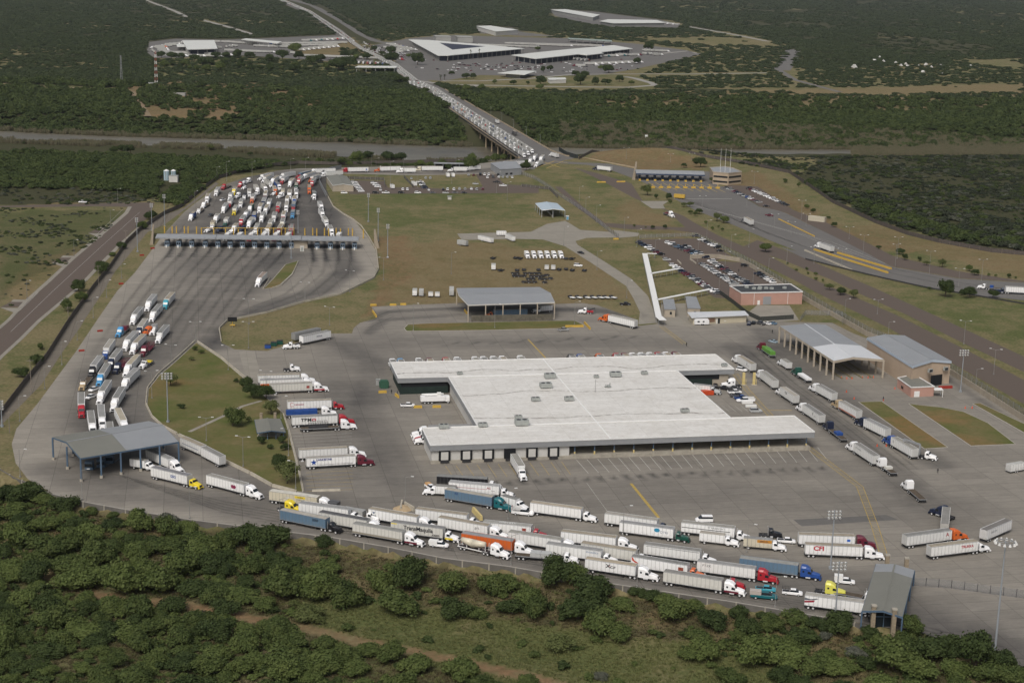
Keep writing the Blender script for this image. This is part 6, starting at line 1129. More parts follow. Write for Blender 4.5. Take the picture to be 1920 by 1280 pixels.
carrow('P',1345,384,1600,497,13,8,'left row of the plaza staff park');carrow('P',1520,388,1815,518,14,8,'right row of the plaza staff park',['black','maroon']+['white']*9+['dgrey','black','black']);carpx('sedan','P',1655,527,8,'black','black car alone below the plaza staff park rows')
BLg='cars on the lot south of the river road'
carrow('N',185,262,245,335,7,10,'cluster beside the beige shed',['white']*7,('suv',));carrow('N',345,270,375,298,3,10,'trio on the back lot by the fence',['white']*3,('suv',));carrow('N',715,260,750,308,5,10,'cluster right of the white and blue trailer',['white','dgrey','white','black','navy'])
def carlist(where,pts,reg_='N',ang=95):
    for i,(x,y,c,k) in enumerate(pts):
        cn={'dgrey': 'charcoal','offwhite': 'off-white','steelblue': 'slate blue','navy': 'navy blue'}.get(c,c);carpx(k,reg_,x,y,ang,c,f'{cn} {"pickup" if k == "pickup" else "car"}, {ordw[i]} from left, {where}','cars of the '+where)
carlist('lowest line of the back lot',[(108,348,'white','suv'),(360,347,'black','suv'),(440,347,'white','pickup'),(565,347,'black','suv'),(697,347,'white','suv'),(817,347,'dgrey','sedan'),(920,347,'silver','sedan'),(995,347,'dgrey','sedan'),(1065,347,'black','sedan')],ang=5)
carlist('middle line of the back lot',[(400,325,'white','pickup'),(577,320,'white','suv'),(613,320,'white','suv'),(785,324,'white','sedan'),(900,322,'black','suv'),(935,320,'white','suv'),(985,320,'white','suv'),(1030,318,'silver','suv'),(1075,318,'grey','suv'),(1125,317,'white','suv'),(1168,320,'silver','suv'),(1215,317,'maroon','suv')])
carlist('upper group by the grey metal building',[(1103,205,'silver','suv'),(1143,205,'maroon','sedan'),(1197,202,'black','van'),(1230,202,'white','suv'),(1263,202,'white','suv'),(1253,224,'white','suv'),(1297,222,'dgrey','van'),(1338,202,'black','suv'),(1375,199,'white','suv'),(1345,222,'white','suv'),(1377,222,'silver','suv'),(1412,222,'silver','suv'),(1452,224,'white','sedan')])
carlist('loose trio on the back lot grass',[(1160,275,'silver','sedan'),(1325,262,'black','pickup'),(1378,290,'white','pickup')],ang=5);carlist('three small ones at the fence of the back lot',[(645,232,'silver','sedan'),(760,230,'silver','suv'),(797,230,'silver','suv')])
for x,y,a,c,lb,L in ((668,292,108,'white','white and blue trailer standing on the back lot',8),(493,315,108,'white','small white and black trailer on the back lot',5.5),(937,222,100,'white','left of two white caravans on the back lot grass',6),(978,222,100,'white','right of two white caravans on the back lot grass',6),(1055,770,-40,'silver','silver caravan alone on the field below the pale pad',7),(1240,740,-52,'white','long white parked trailer left of two on the pale pad',13),(1435,728,-68,'white','long white parked trailer right of two on the pale pad',11),(1365,692,5,'white','low white utility trailer between the two long white ones',6),(1302,962,90,'white','white box trailer alone on the brown field',5.5),(1728,962,88,'white','left of two white box trailers near the dark utility trailers',5),(1780,962,88,'white','right of two white box trailers near the dark utility trailers',5),(673,1168,92,'white','leftmost white box trailer by the grey inspection canopy',6.5),(725,1170,92,'silver','grey box trailer second from left by the inspection canopy',6.5),(800,1178,92,'white','small white trailer third from left by the inspection canopy',4),(853,1180,92,'white','small white trailer fourth from left by the inspection canopy',4),(967,1160,92,'silver','long grey trailer touching the inspection canopy',11)):
    r=thing('parked_trailer',lb,'trailer',G(*q('N',x,y)),math.radians(a));MB().box(-L/2,L/2,-1.15,1.15,.7,3.1 if L > 5 else 2.3).build('trailer_box',TRL,r,color=CC[c]);MB().box(-L/2+.05,L/2-.05,-1.1,1.1,3.1 if L > 5 else 2.3,3.16 if L > 5 else 2.36).build('trailer_roof',ROOFG,r,color=(.5,.5,.48));MB().box(-L/2,L/2+1,-.5,.5,.5,.7).build('chassis',DARK,r)
    for xx in (-.5,.5):
        for s in (-1,1): inst('wheel',M_['carwheel'],r,(xx*1.0-L*.15,s*1.1,.34))
for i in range(6):
    x=1102+i*45;r=thing('refuse_truck',f'white heavy truck, {ordw[i]} from the left in the row on the brown field','truck',G(*q('S',x-5,12)),math.radians(-82),'white heavy trucks parked in a row on the field');MB().loft([(-5.5,1.15,1.1,2.6,.8),(-5,1.2,1,3.3,.85),(-.4,1.2,1,3.3,.85)]).build('hopper_body',PAINT,r,color=CC['offwhite']);MB().box(-5,0,-.5,.5,.6,1).build('chassis',DARK,r);addcab(r,-.2,'day',CC['white'],box=True)
    for xx in (-4.2,-3): 
        for s in (-1,1): inst('wheel',M_['wheel'],r,(xx,s*1.05,.51))
UT=[(1020,18),(1050,22),(1355,22),(1395,24),(870,20),(922,102),(1030,100),(1075,97),(1172,97),(1310,95),(1355,92),(1398,100),(1478,102),(1005,122),(1030,122),(1085,122),(1118,122),(1150,122),(1175,122),(1012,140),(1042,140),(1076,140),(1125,142),(1150,142),(1175,142),(1200,140),(1228,134),(1105,160),(1135,160),(1185,160),(1215,160),(1250,156),(1075,180),(1110,180),(1145,180),(1212,182)]
for i,(x,y) in enumerate(UT):
    r=thing('utility_trailer','small dark open utility trailer on the brown field behind the inspection canopy','trailer',G(*q('S',x,y)),R.uniform(-.3,.3)+(1.3 if y < 110 else 0),'dark utility trailers on the field');L=5 if y < 110 else 2.6;MB().box(-L/2,L/2,-1,1,.55,.7).box(-L/2,L/2,-1,-.93,.7,1.1).box(-L/2,L/2,.93,1,.7,1.1).box(L/2,L/2+1.1,-.06,.06,.5,.62).build('bed',DARK,r)
    for s in (-1,1): inst('wheel',M_['carwheel'],r,(-.2,s*1.08,.34))
for i,x in enumerate((1395,1442,1497,1542,1587,1625,1670)):
    r=thing('car_trailer',f'black and white car trailer, {ordw[i]} from left beside the inspection canopy','trailer',G(*q('S',x,284)),math.radians(-50),'car trailers in a row beside the inspection canopy');MB().box(-2.2,2.2,-1,1,.5,.7).box(-2.2,-1.0,-1,1,.7,1.5).build('bed',DARK,r);MB().box(-.9,2.1,-.9,.9,.7,.9).build('deck_plate',WHT,r)
    for s in (-1,1): inst('wheel',M_['carwheel'],r,(0,s*1.05,.34))
# ---- left queue
LQ='trucks queuing down the left side of the yard'
def lq(co,tc,cc,lb,**k): return S_('Z6',co,'c',tc,cc,label=lb+' in the left queue',group=LQ,**k)
lq((1250,115,1190,188),'offwhite','white','white semi truck at the very top');lq((1395,100,1333,172),'offwhite','aqua','semi truck with a turquoise cab at the upper right end')
r,b,L,s=lq((1135,222,1075,292),'offwhite','white','white semi truck with black diagonal marks at the upper left');patch(b,0,0,0,0,s,(.03,.03,.03),L,'emblem',[(.45,1.3),(.52,1.3),(.72,3.9),(.65,3.9)])
r,b,L,s=lq((1290,200,1228,270),'offwhite','white','white semi truck right below the turquoise-cabbed one');patch(b,.42,.52,2.2,3.0,s,(.03,.03,.03),L,'emblem')
lq((1180,305,1118,392),'offwhite','navy','semi truck with pale blue lettering and dark cab');lq((1352,354,1275,442),'white','white','pure white semi truck standing farthest right',style='day');lq((1038,385,975,432),'grey','skyblue','flatbed truck with a light blue cab',kind='flat',zz=1.5,L=9.5,load=[(.3,.7,1.6,'maroon','machinery')])
lq((1100,412,1018,495),'offwhite','white','semi truck with faded grey roof near the middle');lq((1160,438,1080,520),'offwhite','white','semi truck with red marker lights over its white cab',col2='red');r=thing('tractor_unit','orange bobtail tractor in the middle of the left queue','truck',G(*q('Z6',1205,455)),math.radians(-118));addcab(r,0,'sleeper',CC['orange'])
lq((915,467,848,562),'offwhite','blue','semi truck with a mid-blue low cab',style='day');lq((975,542,895,640),'offwhite','navy','semi truck with navy cab and white trailer');lq((1240,500,1165,570),'maroon','maroon','dark red empty car transporter',kind='carrier',zz=2.2,L=11)
lq((1120,592,1028,692),'offwhite','white','semi truck beside the dark car transporters',rcol=(.42,.37,.28));lq((820,602,745,700),'offwhite','black','semi truck with a black cab nearest the left kerb');lq((875,660,808,765),'offwhite','skyblue','semi truck with a light sky-blue cab')
lq((1035,640,955,705),'maroon','navy','black and dark red empty car transporter',kind='carrier',zz=2.2,L=11);lq((1110,705,1012,802),'white','white','white semi truck nearest the triangular lawn');lq((1228,655,1165,690),'black','white','small flatbed truck with yellow load',kind='flat',zz=1.4,L=6,load=[(.3,.6,.6,'yellow','yellow_load')],style='day')
lq((720,790,670,855),'black','tan','long dark flatbed truck with a tan cab',kind='flat',zz=1.5,L=12,style='day');lq((880,797,812,905),'offwhite','white','semi truck with a light roof directly ahead of the brown tractor');lq((990,852,922,962),'offwhite','white','semi truck second from the lower-left canopy on the lawn side')
lq((650,897,650,1008),'white','red','semi truck with a bright red cab');lq((720,1047,738,1160),'white','white','white semi truck about to enter the canopy, leftmost');lq((805,992,815,1110),'offwhite','white','semi truck about to enter the canopy, in the middle lane');lq((872,1137,885,1255),'offwhite','white','semi truck mostly hidden under the canopy roof');lq((930,1022,988,1138),'white','white','semi truck with pale teal nose swinging into the canopy',rcol=(.43,.39,.31))
carpx('pickup','Z6',755,895,-112,'white','white pickup behind another in the lower left queue');carpx('pickup','Z6',730,955,-112,'white','white crew-cab pickup ahead of its twin in the lower left queue')
r,b,L,s=S_('Z7',(1028,182,1143,232),'e','offwhite','white',label='upper of two parked white trailers standing end to end at the lawn wall',cab=False,L=13);patch(b,.1,.9,2.3,2.5,s,(.06,.1,.2),L);S_('Z7',(1252,292,1144,236),'e','white','white',label='lower of two parked white trailers standing end to end at the lawn wall',cab=False,L=13,anchor='rear')
S_('Z7',(835,252,960,306),'e','offwhite','white',label='white semi truck leaving the lower-left canopy on its right side',L=14);r,b,L,s=S_('Z7',(860,352,1068,402),'e','offwhite','yellow','day','semi truck with a bright yellow long-nosed cab below the lower-left canopy',rcol=(.22,.22,.23));text(b,'GSG',1.2,.62,2.7,s,(.04,.09,.28),L,1,.04)
r,b,L,s=S_('Z7',(1177,396,1392,452),'e','white','white',label='white semi truck with a small dark red crest, alone between canopy and front queue');patch(b,0,0,0,0,s,(.22,.02,.07),L,'crest',[(.68,1.9),(.78,1.9),(.80,2.8),(.75,3.2),(.73,2.9),(.71,3.2),(.66,2.8)])
S_('Z5',(716,1003,668,1052),'c','white','white',label='lone white semi truck left of the leaf-shaped grass island',rcol=(.30,.24,.20))
# ---- plaza and outbound trucks
S_('P',(437,222,333,210),'e','white','navy','day','white semi truck leaving toward the bridge above the brown lawn',L=13);S_('P',(1562,652,1480,612),'e','offwhite','dgrey','day','white semi truck in the middle of the vehicle plaza',L=13)
S_('P',(835,565,900,592),'c','dgrey','white','sleeper','flatbed truck with a white cab parked on the dirt road by the turning pad','flat',L=9,zz=1.5,load=[(.3,.6,.8,'maroon','machinery')]);S_('E',(412,896,305,858),'e','offwhite','white','sleeper','white semi truck passing between the yellow barriers on the right',L=14)
S_('E',(1700,1205,1560,1190),'c','white','white','day','long flatbed convoy truck with a blue load on the right edge road','flat',L=12,zz=1.5,load=[(.7,.85,1.3,'blue','blue_crate')]);S_('E',(1860,1196,1705,1188),'e','white','navy','day','white semi truck following the flatbed at the right edge',L=15)
# ---- lot north of the booths
LG='trucks waiting in the lot behind the inspection booths'
LOT=[('L1',(232,712,165,770),'blue','white'),('L1',(440,425,412,495),'offwhite','white'),('L1',(612,320,557,392),'offwhite','white'),('L1',(735,585,680,652),'offwhite','white'),('L1',(815,500,768,572),'offwhite','red'),('L1',(835,395,780,460),'offwhite','white'),('L1',(893,310,843,375),'offwhite','yellow'),
 ('L1',(612,742,555,805),'offwhite','white'),('L1',(530,855,495,912),'cream','white'),('L1',(760,798,707,862),'offwhite','green'),('L1',(890,618,847,688),'offwhite','yellow'),('L1',(978,508,948,575),'dirty','white'),('L1',(1175,432,1133,500),'offwhite','orange'),('L1',(1150,590,1105,640),'green','white'),('L1',(1185,715,1160,795),'blue','white'),('L1',(1080,705,1035,745),'white','white'),
 ('L1',(1020,772,962,850),'offwhite','red'),('L1',(900,910,848,962),'offwhite','white'),('L1',(1142,815,1090,882),'offwhite','white'),('L1',(1295,572,1253,655),'offwhite','white'),('L1',(1392,592,1348,680),'offwhite','white'),('L1',(1335,708,1288,795),'dirty','white'),('L1',(1230,912,1192,985),'offwhite','white'),('L1',(1462,815,1415,915),'offwhite','cream'),('L1',(1412,932,1383,1000),'cream','white'),('L1',(1518,705,1478,800),'offwhite','white'),
 ('L1',(1350,475,1312,560),'offwhite','navy'),('L1',(1432,500,1398,580),'offwhite','white'),('L1',(1370,372,1340,452),'offwhite','maroon'),('L1',(1575,552,1545,640),'offwhite','red'),('L1',(1660,702,1630,785),'white','red'),('L1',(1640,812,1613,900),'offwhite','yellow'),('L1',(1610,922,1565,998),'offwhite','maroon'),('L1',(1780,885,1758,1000),'red','red'),('L1',(1712,455,1690,530),'offwhite','white'),('L1',(1700,535,1680,635),'offwhite','white'),('L1',(1815,455,1798,520),'offwhite','white'),('L1',(1812,545,1792,622),'steelblue','red'),('L1',(1805,675,1780,740),'steelblue','skyblue'),('L1',(1745,335,1725,430),'offwhite','white'),('L1',(1625,330,1620,395),'cream','white'),('L1',(1475,305,1500,372),'dirty','orange'),('L1',(1170,285,1215,350),'dirty','white'),('L1',(1090,340,1085,415),'white','white'),
 ('L1',(1330,205,1420,262),'dirty','white'),('L1',(1275,265,1340,335),'dirty','white'),('L1',(1500,245,1560,300),'blue','white'),('L1',(1470,125,1330,185),'offwhite','white'),('L1',(1590,135,1470,205),'offwhite','white'),('L1',(1720,145,1620,205),'offwhite','red'),('L1',(1380,130,1290,150),'white','white'),
 ('L2',(615,160,400,200),'offwhite','white'),('L2',(815,155,660,190),'steelblue','red'),('L2',(900,165,745,208),'offwhite','white'),('L2',(962,205,840,248),'offwhite','orange'),('L2',(895,245,845,305),'offwhite','red'),('L2',(800,347,800,412),'orange','orange'),('L2',(575,245,515,312),'offwhite','white'),('L2',(700,225,648,272),'offwhite','red'),('L2',(610,330,600,380),'green','white'),('L2',(612,395,605,480),'offwhite','white'),('L2',(590,500,575,580),'offwhite','blue'),('L2',(510,395,505,490),'offwhite','white'),
 ('L2',(940,595,978,665),'offwhite','white'),('L2',(950,702,995,775),'offwhite','white'),('L2',(1000,818,1055,895),'offwhite','white'),('L2',(1090,952,1132,1030),'offwhite','white'),('L2',(1215,120,900,132),'white','white'),('L2',(1278,158,1045,178),'white','white'),('L2',(865,455,872,500),'green','white')]
nm_=lambda c: {'offwhite': 'off-white','dirty': 'dingy white','steelblue': 'slate blue','dgrey': 'charcoal','skyblue': 'light blue','navy': 'navy blue'}.get(c,c)
def place_words(p):
    """where in the lot, told by the booths and the bend"""
    x,y=p
    a='at the fence side' if x < 400 else 'left of the middle' if x < 455 else 'in the middle' if x < 500 else 'right of the middle' if x < 550 else 'near the lot ramp' if x < 590 else 'in the far right lane'
    b_='nearest the booths' if y > 425 else 'close behind the first line' if y > 405 else 'mid-way up the lot' if y > 378 else 'high in the lot' if y > 350 else 'at the top bend'
    return a,b_
cnt={};tmp=[]
for rg,co,tc,cc in LOT:
    a,b_=place_words(q(rg,co[2],co[3]));key=(tc,cc,a,b_);cnt.setdefault(key,[]).append(q(rg,co[2],co[3])[0]);tmp.append((rg,co,tc,cc,a,b_,key))
for rg,co,tc,cc,a,b_,key in tmp:
    n=len(cnt[key]);ex=''
    if n > 1: xs=sorted(cnt[key]);k=xs.index(q(rg,co[2],co[3])[0]);ex=(['left one','right one'] if n == 2 else [ordw[i]+' from left' for i in range(n)])[k]
    lb=f'{nm_(cc)}-cabbed {nm_(tc)} truck {a} {b_}'+(f', {ex}' if ex else '')
    small=abs(co[1]-co[3]) < 66 and rg == 'L1' or co == (232,712,165,770)
    S_(rg,co,'c',tc,cc,'sleeper' if R.random() < .55 else 'day',lb,group=LG,lod=1,L=(9.5 if small and co[1] > 300 else 15.5))
for x,y,c,lb in ((1010,480,'dgrey','dark loaded flatbed truck in the middle of the booth lot'),): S_('L1',(1050,455,1010,505),'c','dgrey','white','day',lb,'flat',L=8,zz=1.6,lod=1,load=[(.1,.8,1.7,'black','machinery')])
S_('L1',(360,672,288,725),'c','grey','white','day','empty flatbed truck second from the booths at the fence side','flat',L=11,zz=1.6,lod=1,group=LG);S_('L1',(455,592,372,640),'c','grey','white','sleeper','empty flatbed truck third from the booths at the fence side','flat',L=11,zz=1.6,lod=1,group=LG);S_('L1',(782,312,700,345),'c','grey','red','sleeper','empty flatbed truck with a red cab high at the fence side','flat',L=11,zz=1.6,lod=1,group=LG)
S_('L1',(1050,225,960,270),'c','white','red','sleeper','tanker truck with a red cab at the upper left of the booth lot','tank',L=11,zz=3.4,lod=1,group=LG)
for i,(x,y,c) in enumerate(((905,500,'white'),(1000,365,'white'),(1070,262,'white'),(415,1050,'white'),(620,1050,'navy'),(800,1060,'white'),(985,1040,'navy'),(1185,1060,'white'),(1365,1075,'white'),(1550,1060,'maroon'),(1210,460,'white'),(1475,460,'white'),(1585,500,'white'))):
    r=thing('tractor_unit',f'{nm_(c)} tractor loose in the booth lot, {ordw[i]} from the left','truck',G(*q('L1',x,y+25)),math.radians(-112),'loose tractors in the booth lot');addcab(r,-2,'day' if i % 2 else 'sleeper',CC[c],lod=1)
r=thing('tractor_unit','white tractor rounding into the far right lane of the booth lot','truck',G(*q('L2',872,560)),math.radians(-98));addcab(r,-2,'sleeper',CC['white'],lod=1)
for i,(bx,c) in enumerate(((423,'grey'),(446,'navy'),(468,'red'),(492,'dgrey'),(514.5,'maroon'),(537,'grey'),(632.5,'dgrey'))):
    r=thing('tractor_unit',f'{nm_(c)} truck front in the booth lane, {ordw[i]} occupied lane from the left','truck',G(bx,452),math.radians(-94),'trucks stopped inside the booth lanes');addcab(r,-2,'day',CC[c],lod=1);MB().box(-9.5,-2.4,-1.25,1.25,1.1,3.9).build('trailer_box',TRL,r,color=CC['offwhite'])
carpx('pickup','L1',662,555,-112,'white','white pickup alone between the fence lane and the second lane of the booth lot');carpx('pickup','L1',475,800,-112,'dgrey','dark pickup beside the fence lane of the booth lot')
# ---- road along the river toward the lot
RR='trucks along the road below the river'
for i,(co,tc,cc,lb) in enumerate((((303,144,142,147),'white','red','white semi truck with blue star mark and red cab on the river road'),((565,137,400,141),'white','orange','white semi truck with an orange cab on the river road'),((905,137,732,137),'white','cream','white semi truck with a cream and orange cab on the river road'),((1092,142,985,141),'offwhite','white','white semi truck emerging from the black-sided canopy'),((650,150,590,150),'white','white','short white truck on the river road'),((1200,128,1110,135),'white','white','white semi truck left of the grey metal building'))):
    r,b,L,s=S_('N',co,'e',tc,cc,'sleeper' if i % 2 == 0 else 'day',lb,group=RR,lod=1,L=(9 if i == 4 else None))
    if i == 0: patch(b,0,0,0,0,s,(.02,.08,.35),L,'star_emblem',[(.90+.06*math.sin(k*math.pi/5)*(1 if k % 2 == 0 else .42),2.4+1.0*math.cos(k*math.pi/5)*(1 if k % 2 == 0 else .42)) for k in range(10)])
r=thing('river_road_canopy','dark-sided flat canopy over the river road left of the grey metal building','canopy',G(846,318));MB().box(-14,14,-2,4,4.6,5.1).build('roof',MG,r);MB().box(-13.5,13.5,3.2,3.5,0,4.6).build('back_panel',BLACK,r)
for i in range(5): MB().box(-.2,.2,-.2,.2,0,4.6).build('column',STEEL,r,(-13+i*6.5,-1.6,0))
for i,(co,tc,cc) in enumerate((((1755,940,1640,990),'white','white'),((1740,870,1700,905),'white','white'),((1440,965,1200,985),'offwhite','white'),((1560,880,1520,940),'offwhite','white'),((1640,830,1590,890),'offwhite','white'),((1480,1000,1400,1010),'dirty','white'))):
    S_('B',co,'c',tc,cc,'sleeper',f'white-cabbed truck turning off the bridge foot, {ordw[i]} of the turning cluster',group='trucks turning at the bridge foot',lod=1,L=14)
S_('B',(1030,345,945,290),'e','offwhite','navy','day','white semi truck driving away on the empty outbound side of the bridge',L=12,lod=1);S_('B',(1325,535,1228,475),'e','dgrey','navy','day','dark grey semi truck driving away on the outbound side of the bridge',L=12,lod=1)
S_('P',(52,130,-30,105),'e','offwhite','white','day','silver semi truck entering the bridge beside the dark hedge fence',L=12,lod=1)
# ---- bridge and beyond: simple whole-truck meshes
def wholetruck(cc):
    mb=MB();mb.box(0,15,-1.28,1.28,1.1,4.05,0);mb.quad((0,-1.3,4.07),(15,-1.3,4.07),(15,1.3,4.07),(0,1.3,4.07),1);mb.box(.3,4,-1.1,1.1,.1,1.05,2);mb.box(12,20,-1.1,1.1,.1,.95,2)
    mb.loft([(15.9,1.15,.9,3.5,.8),(17.2,1.2,.9,3.6,.78),(18.3,1.15,.9,3.0,.75),(18.9,1.1,.9,2.1,.85)],3);mb.loft([(18.9,1.0,.85,2.0,.8),(20.5,.9,.75,1.6,.7),(20.8,.85,.7,1.2,.8)],3);mb.quad((18.36,-.95,3.0),(18.95,-1.05,2.15),(18.95,1.05,2.15),(18.36,.95,3.0),4);mb.box(20.78,20.84,-.6,.6,.7,1.5,2)
    cm=bpy.data.materials.get('cab_'+cc) or mat('cab_'+cc,CC[cc],.35,spec=.5);return mb.mesh('semi_truck',[TRL,ROOFG if False else mat('grey_trailer_roof',(.34,.335,.31),.8,noise=.2,nscale=.3),DARK,cm,GLASS])
WT={c: wholetruck(c) for c in ('white','red','orange','blue','yellow','maroon','teal','black')}
HL=W2(qs('I','976 297 848.5 209 805 174 765 159 730 124 676.5 95 653 79'));HR=W2(qs('I','1036 285 917 214.6 834 168 800 149 759.6 124 688 95 666 79'))
HL2=W2(qs('I','653 79 628 64 575.6 25 516 0 500 -8'));HR2=W2(qs('I','668 79 642.7 58 586 22 533 -1 520 -8'))
def lane(Lp,Rp,f,step,start=0,jit=2.0):
    P=[Vector(a).lerp(Vector(b),f) for a,b in zip(Lp,Rp)];out=[];acc=start
    for a,b in zip(P[:-1],P[1:]):
        Ls=(b-a).length
        while acc < Ls: out.append((a+(b-a)*(acc/Ls),(b-a).normalized()));acc += step+R.uniform(-jit,jit)
        acc -= Ls
    return out
ctxt=['white']*20+['red','red','orange','blue','maroon','teal','black'];bridge=[]
for k,f in enumerate((.10,.27,.44)):
    for i,(p,d_) in enumerate(lane(HL,HR,f,22,6+k*7)): bridge.append((p.y,p,d_,k,i))
bridge.sort(key=lambda t: t[0]);LANE=('lane along the downstream parapet','second lane from the footway','third lane from the footway','innermost lane of the queue');left=296-N_SEMI[0];rest=[]
for j,(yy_,p,d_,k,i) in enumerate(bridge):
    c=R.choice(ctxt);ang=math.atan2(-d_.y,-d_.x)
    if j < left and i < 60: o=inst('semi_truck',WT[c],None,(p.x+d_.x*10,p.y+d_.y*10,.06),ang,shade(CC[R.choice(('dirty','dirty','silver','offwhite'))],.7,.95));tag(o,f'{c}-cabbed semi truck, {ordw[i]} from the river road end in the {LANE[k]}','truck','trucks queuing across the bridge')
    else: rest.append((p,ang,c))
for f in (.25,.6):
    for p,d_ in lane(HL2,HR2,f,23,0): rest.append((p,math.atan2(-d_.y,-d_.x),R.choice(ctxt)))
def yard(s,n,a0,a1,r='I'):
    P=W2(qs(r,s));
    for i in range(n): f=(i+.5)/n;v=Vector(P[0]).lerp(Vector(P[1]),f);rest.append((v,math.radians(R.uniform(a0,a1)),R.choice(ctxt)))
yard('520 84 658 82',10,170,190);yard('530 88 640 86',8,170,190);yard('300 92 345 84',5,150,200);yard('300 100 420 105',8,-10,10);yard('410 92 450 88',4,100,160);yard('352 82 420 80',5,170,190);yard('285 96 296 106',4,60,120);yard('560 106 740 113',14,-5,5);yard('665 118 740 122',10,-100,-80)
yard('940 83 1120 88',14,0,6);yard('1065 112 1100 116',5,60,75) ;yard('1150 104 1185 106',5,0,60);yard('1085 125 1110 126',1,175,180);yard('1200 102 1230 105',4,0,90);yard('1050 26 1120 33',6,70,110);yard('1150 45 1245 49',10,70,110);yard('1240 43 1280 48',4,170,190);yard('715 90 760 100',6,0,180);yard('540 100 560 104',2,-60,-40)
for s_,n_ in (('290 88 300 104',5),('305 86 345 82',5),('300 106 400 107',9),('410 80 470 84',6),('415 96 500 100',7),('470 88 530 90',6),('545 96 620 88',8),('560 78 640 73',8),('890 86 1000 90',8),('720 84 765 96',6),('960 84 1060 88',10),('1090 122 1190 118',8),('1100 108 1190 104',6),('1200 96 1240 98',5)): yard(s_,n_,0,20)
mats_all=[];mi={}
for c in WT:
    for m_ in WT[c].materials:
        if m_.name not in mi: mi[m_.name]=len(mats_all);mats_all.append(m_)
wm=MB()
for p,ang,c in rest:
    me=WT[c];T=Matrix.Translation((p.x,p.y,.06)) @ Matrix.Rotation(ang,4,'Z');b0=len(wm.v);wm.v.extend([tuple(T @ v.co) for v in me.vertices])
    for f in me.polygons: wm.f.append([b0+i for i in f.vertices]);wm.m.append(mi[me.materials[f.material_index].name])
o=wm.build('distant_traffic',mats_all);o.color=(.46,.46,.44,1);tag(o,'far queue of trucks and parked trailers beyond the river',None,None,'stuff')
# cars queuing beyond the far canopy
cm=MB()
for i in range(330):
    if i < 170: x=R.uniform(680,760);y=84+(x-680)*.28+R.uniform(-5,9)
    elif i < 260: x=R.uniform(850,1010);y=118+(x-850)*.06+R.choice((0,4,9))
    else: x=R.uniform(780,1200);y=R.uniform(118,138)-abs(x-980)*.03
    g_=G(x,y);L_=4.5;a=R.uniform(0,3);cs,sn=math.cos(a),math.sin(a);mcol=R.choice((0,0,1,2,3))
    for (x0_,x1_,w_,z0_,z1_,mm) in ((-2.2,2.2,.9,.3,1.0,mcol),(-1.2,1.0,.8,1.0,1.5,4),(-1,.8,.7,1.5,1.52,mcol)):
        b0=len(cm.v);cm.box(x0_,x1_,-w_,w_,z0_,z1_,mm)
        for j in range(b0,len(cm.v)): vx,vy,vz=cm.v[j];cm.v[j]=(g_.x+vx*cs-vy*sn,g_.y+vx*sn+vy*cs,vz)
o=cm.build('distant_cars',[mat('cab_white',CC['white']),mat('far_grey',(.2,.2,.2),.5),mat('far_black',(.03,.03,.03),.4),mat('cab_maroon',CC['maroon']),GLASS]);tag(o,'crowded far car queue beside the triangular hall',None,None,'stuff')
# ================================================================== poles, walls, fences, small things
LAMP=mat('lamp_glass',(.62,.62,.60),.3)
def ordl(i,n): return f'{ordw[i]} of {n} from left'
def lamp_set(where,lst,kind='double'):
    lst=sorted(lst,key=lambda t: t[1]);n=len(lst)
    for i,(rg,x,y,ty) in enumerate(lst):
        bx=q(rg,x,y);tp=q(rg,x,ty)[1];g_,h_=top_height(bx,tp);h_=min(max(h_,5),17);g_.z=max(H1(g_.x,g_.y),-1);rt=thing('light_pole',f'{"tall" if h_ > 10 else "slim"} light pole {where}, {ordl(i, n)}' if n > 1 else f'grey light pole {where}','lamp',g_,R.uniform(-.4,.4),f'light poles {where}' if n > 1 else None)
        MB().cyl((0,0,0),(0,0,h_),.11,.06,6).cyl((0,0,0),(0,0,.5),.3,.3,8).build('mast',mat('pale_pole',(.24,.235,.22),.6),rt)
        for s in ((-1,1) if kind == 'double' else (1,)):
            o=MB().bar((0,0,h_-.2),(s*1.9,0,h_+.25),.09).build('lamp_arm',mat('pale_pole',(0,0,0)),rt);MB().box(min(s*1.8,s*2.7),max(s*1.8,s*2.7),-.22,.22,h_+.18,h_+.36).build('lamp_head',LAMP,o)
lamp_set('along the bottom retaining wall',[('I',356,972,912),('I',525,987,935),('I',760,942,893),('I',958,1059,1003),('I',1194,1100,1060),('I',1453,1138,1080),('I',1400,1035,982),('I',1168,1004,949),('I',953,974,917),('I',154,937,881),('I',38,894,842)],'single')
lamp_set('on the triangular lawn',[('I',285,747,696),('I',321,683,647),('I',367,642,604),('I',387,827,783),('I',456,875,819),('I',554.5,916,865),('I',541,855,803),('I',499,732,696),('I',527,785,742),('I',428,694,648)])
lamp_set('by the message board corner',[('I',466,653,604),('I',618,610,576),('I',467,608,561),('I',572,560,530),('I',656,548,508),('I',719,525,483)])
lamp_set('along the scanning road island',[('I',775,620,569),('I',927.5,615,570),('I',1077,608,566),('I',1175,559,526),('I',846,514,474)],'single')
lamp_set('around the staff car park',[('I',1228,483,449),('I',1308,490,453),('I',1359,509,472),('I',1412,528,504),('I',1441,507,484),('I',1348,545,514),('I',1194,463,430),('I',1119,506,471)],'single')
lamp_set('beside the service road',[('I',1370,473,440),('I',1325,446,413),('I',1404,464,430),('I',1475,494,462),('I',1057,460,425),('I',1170,438,408),('I',1098,397,370),('I',1118,417,385),('I',1086,378,350),('I',1584,590,561),('I',1665,632,603),('I',1829,723,692)],'single')
lamp_set('on the right lawn',[('I',1645,589,562),('I',1807,645,602),('I',1863,702,655),('I',1920,700,740)][:3])
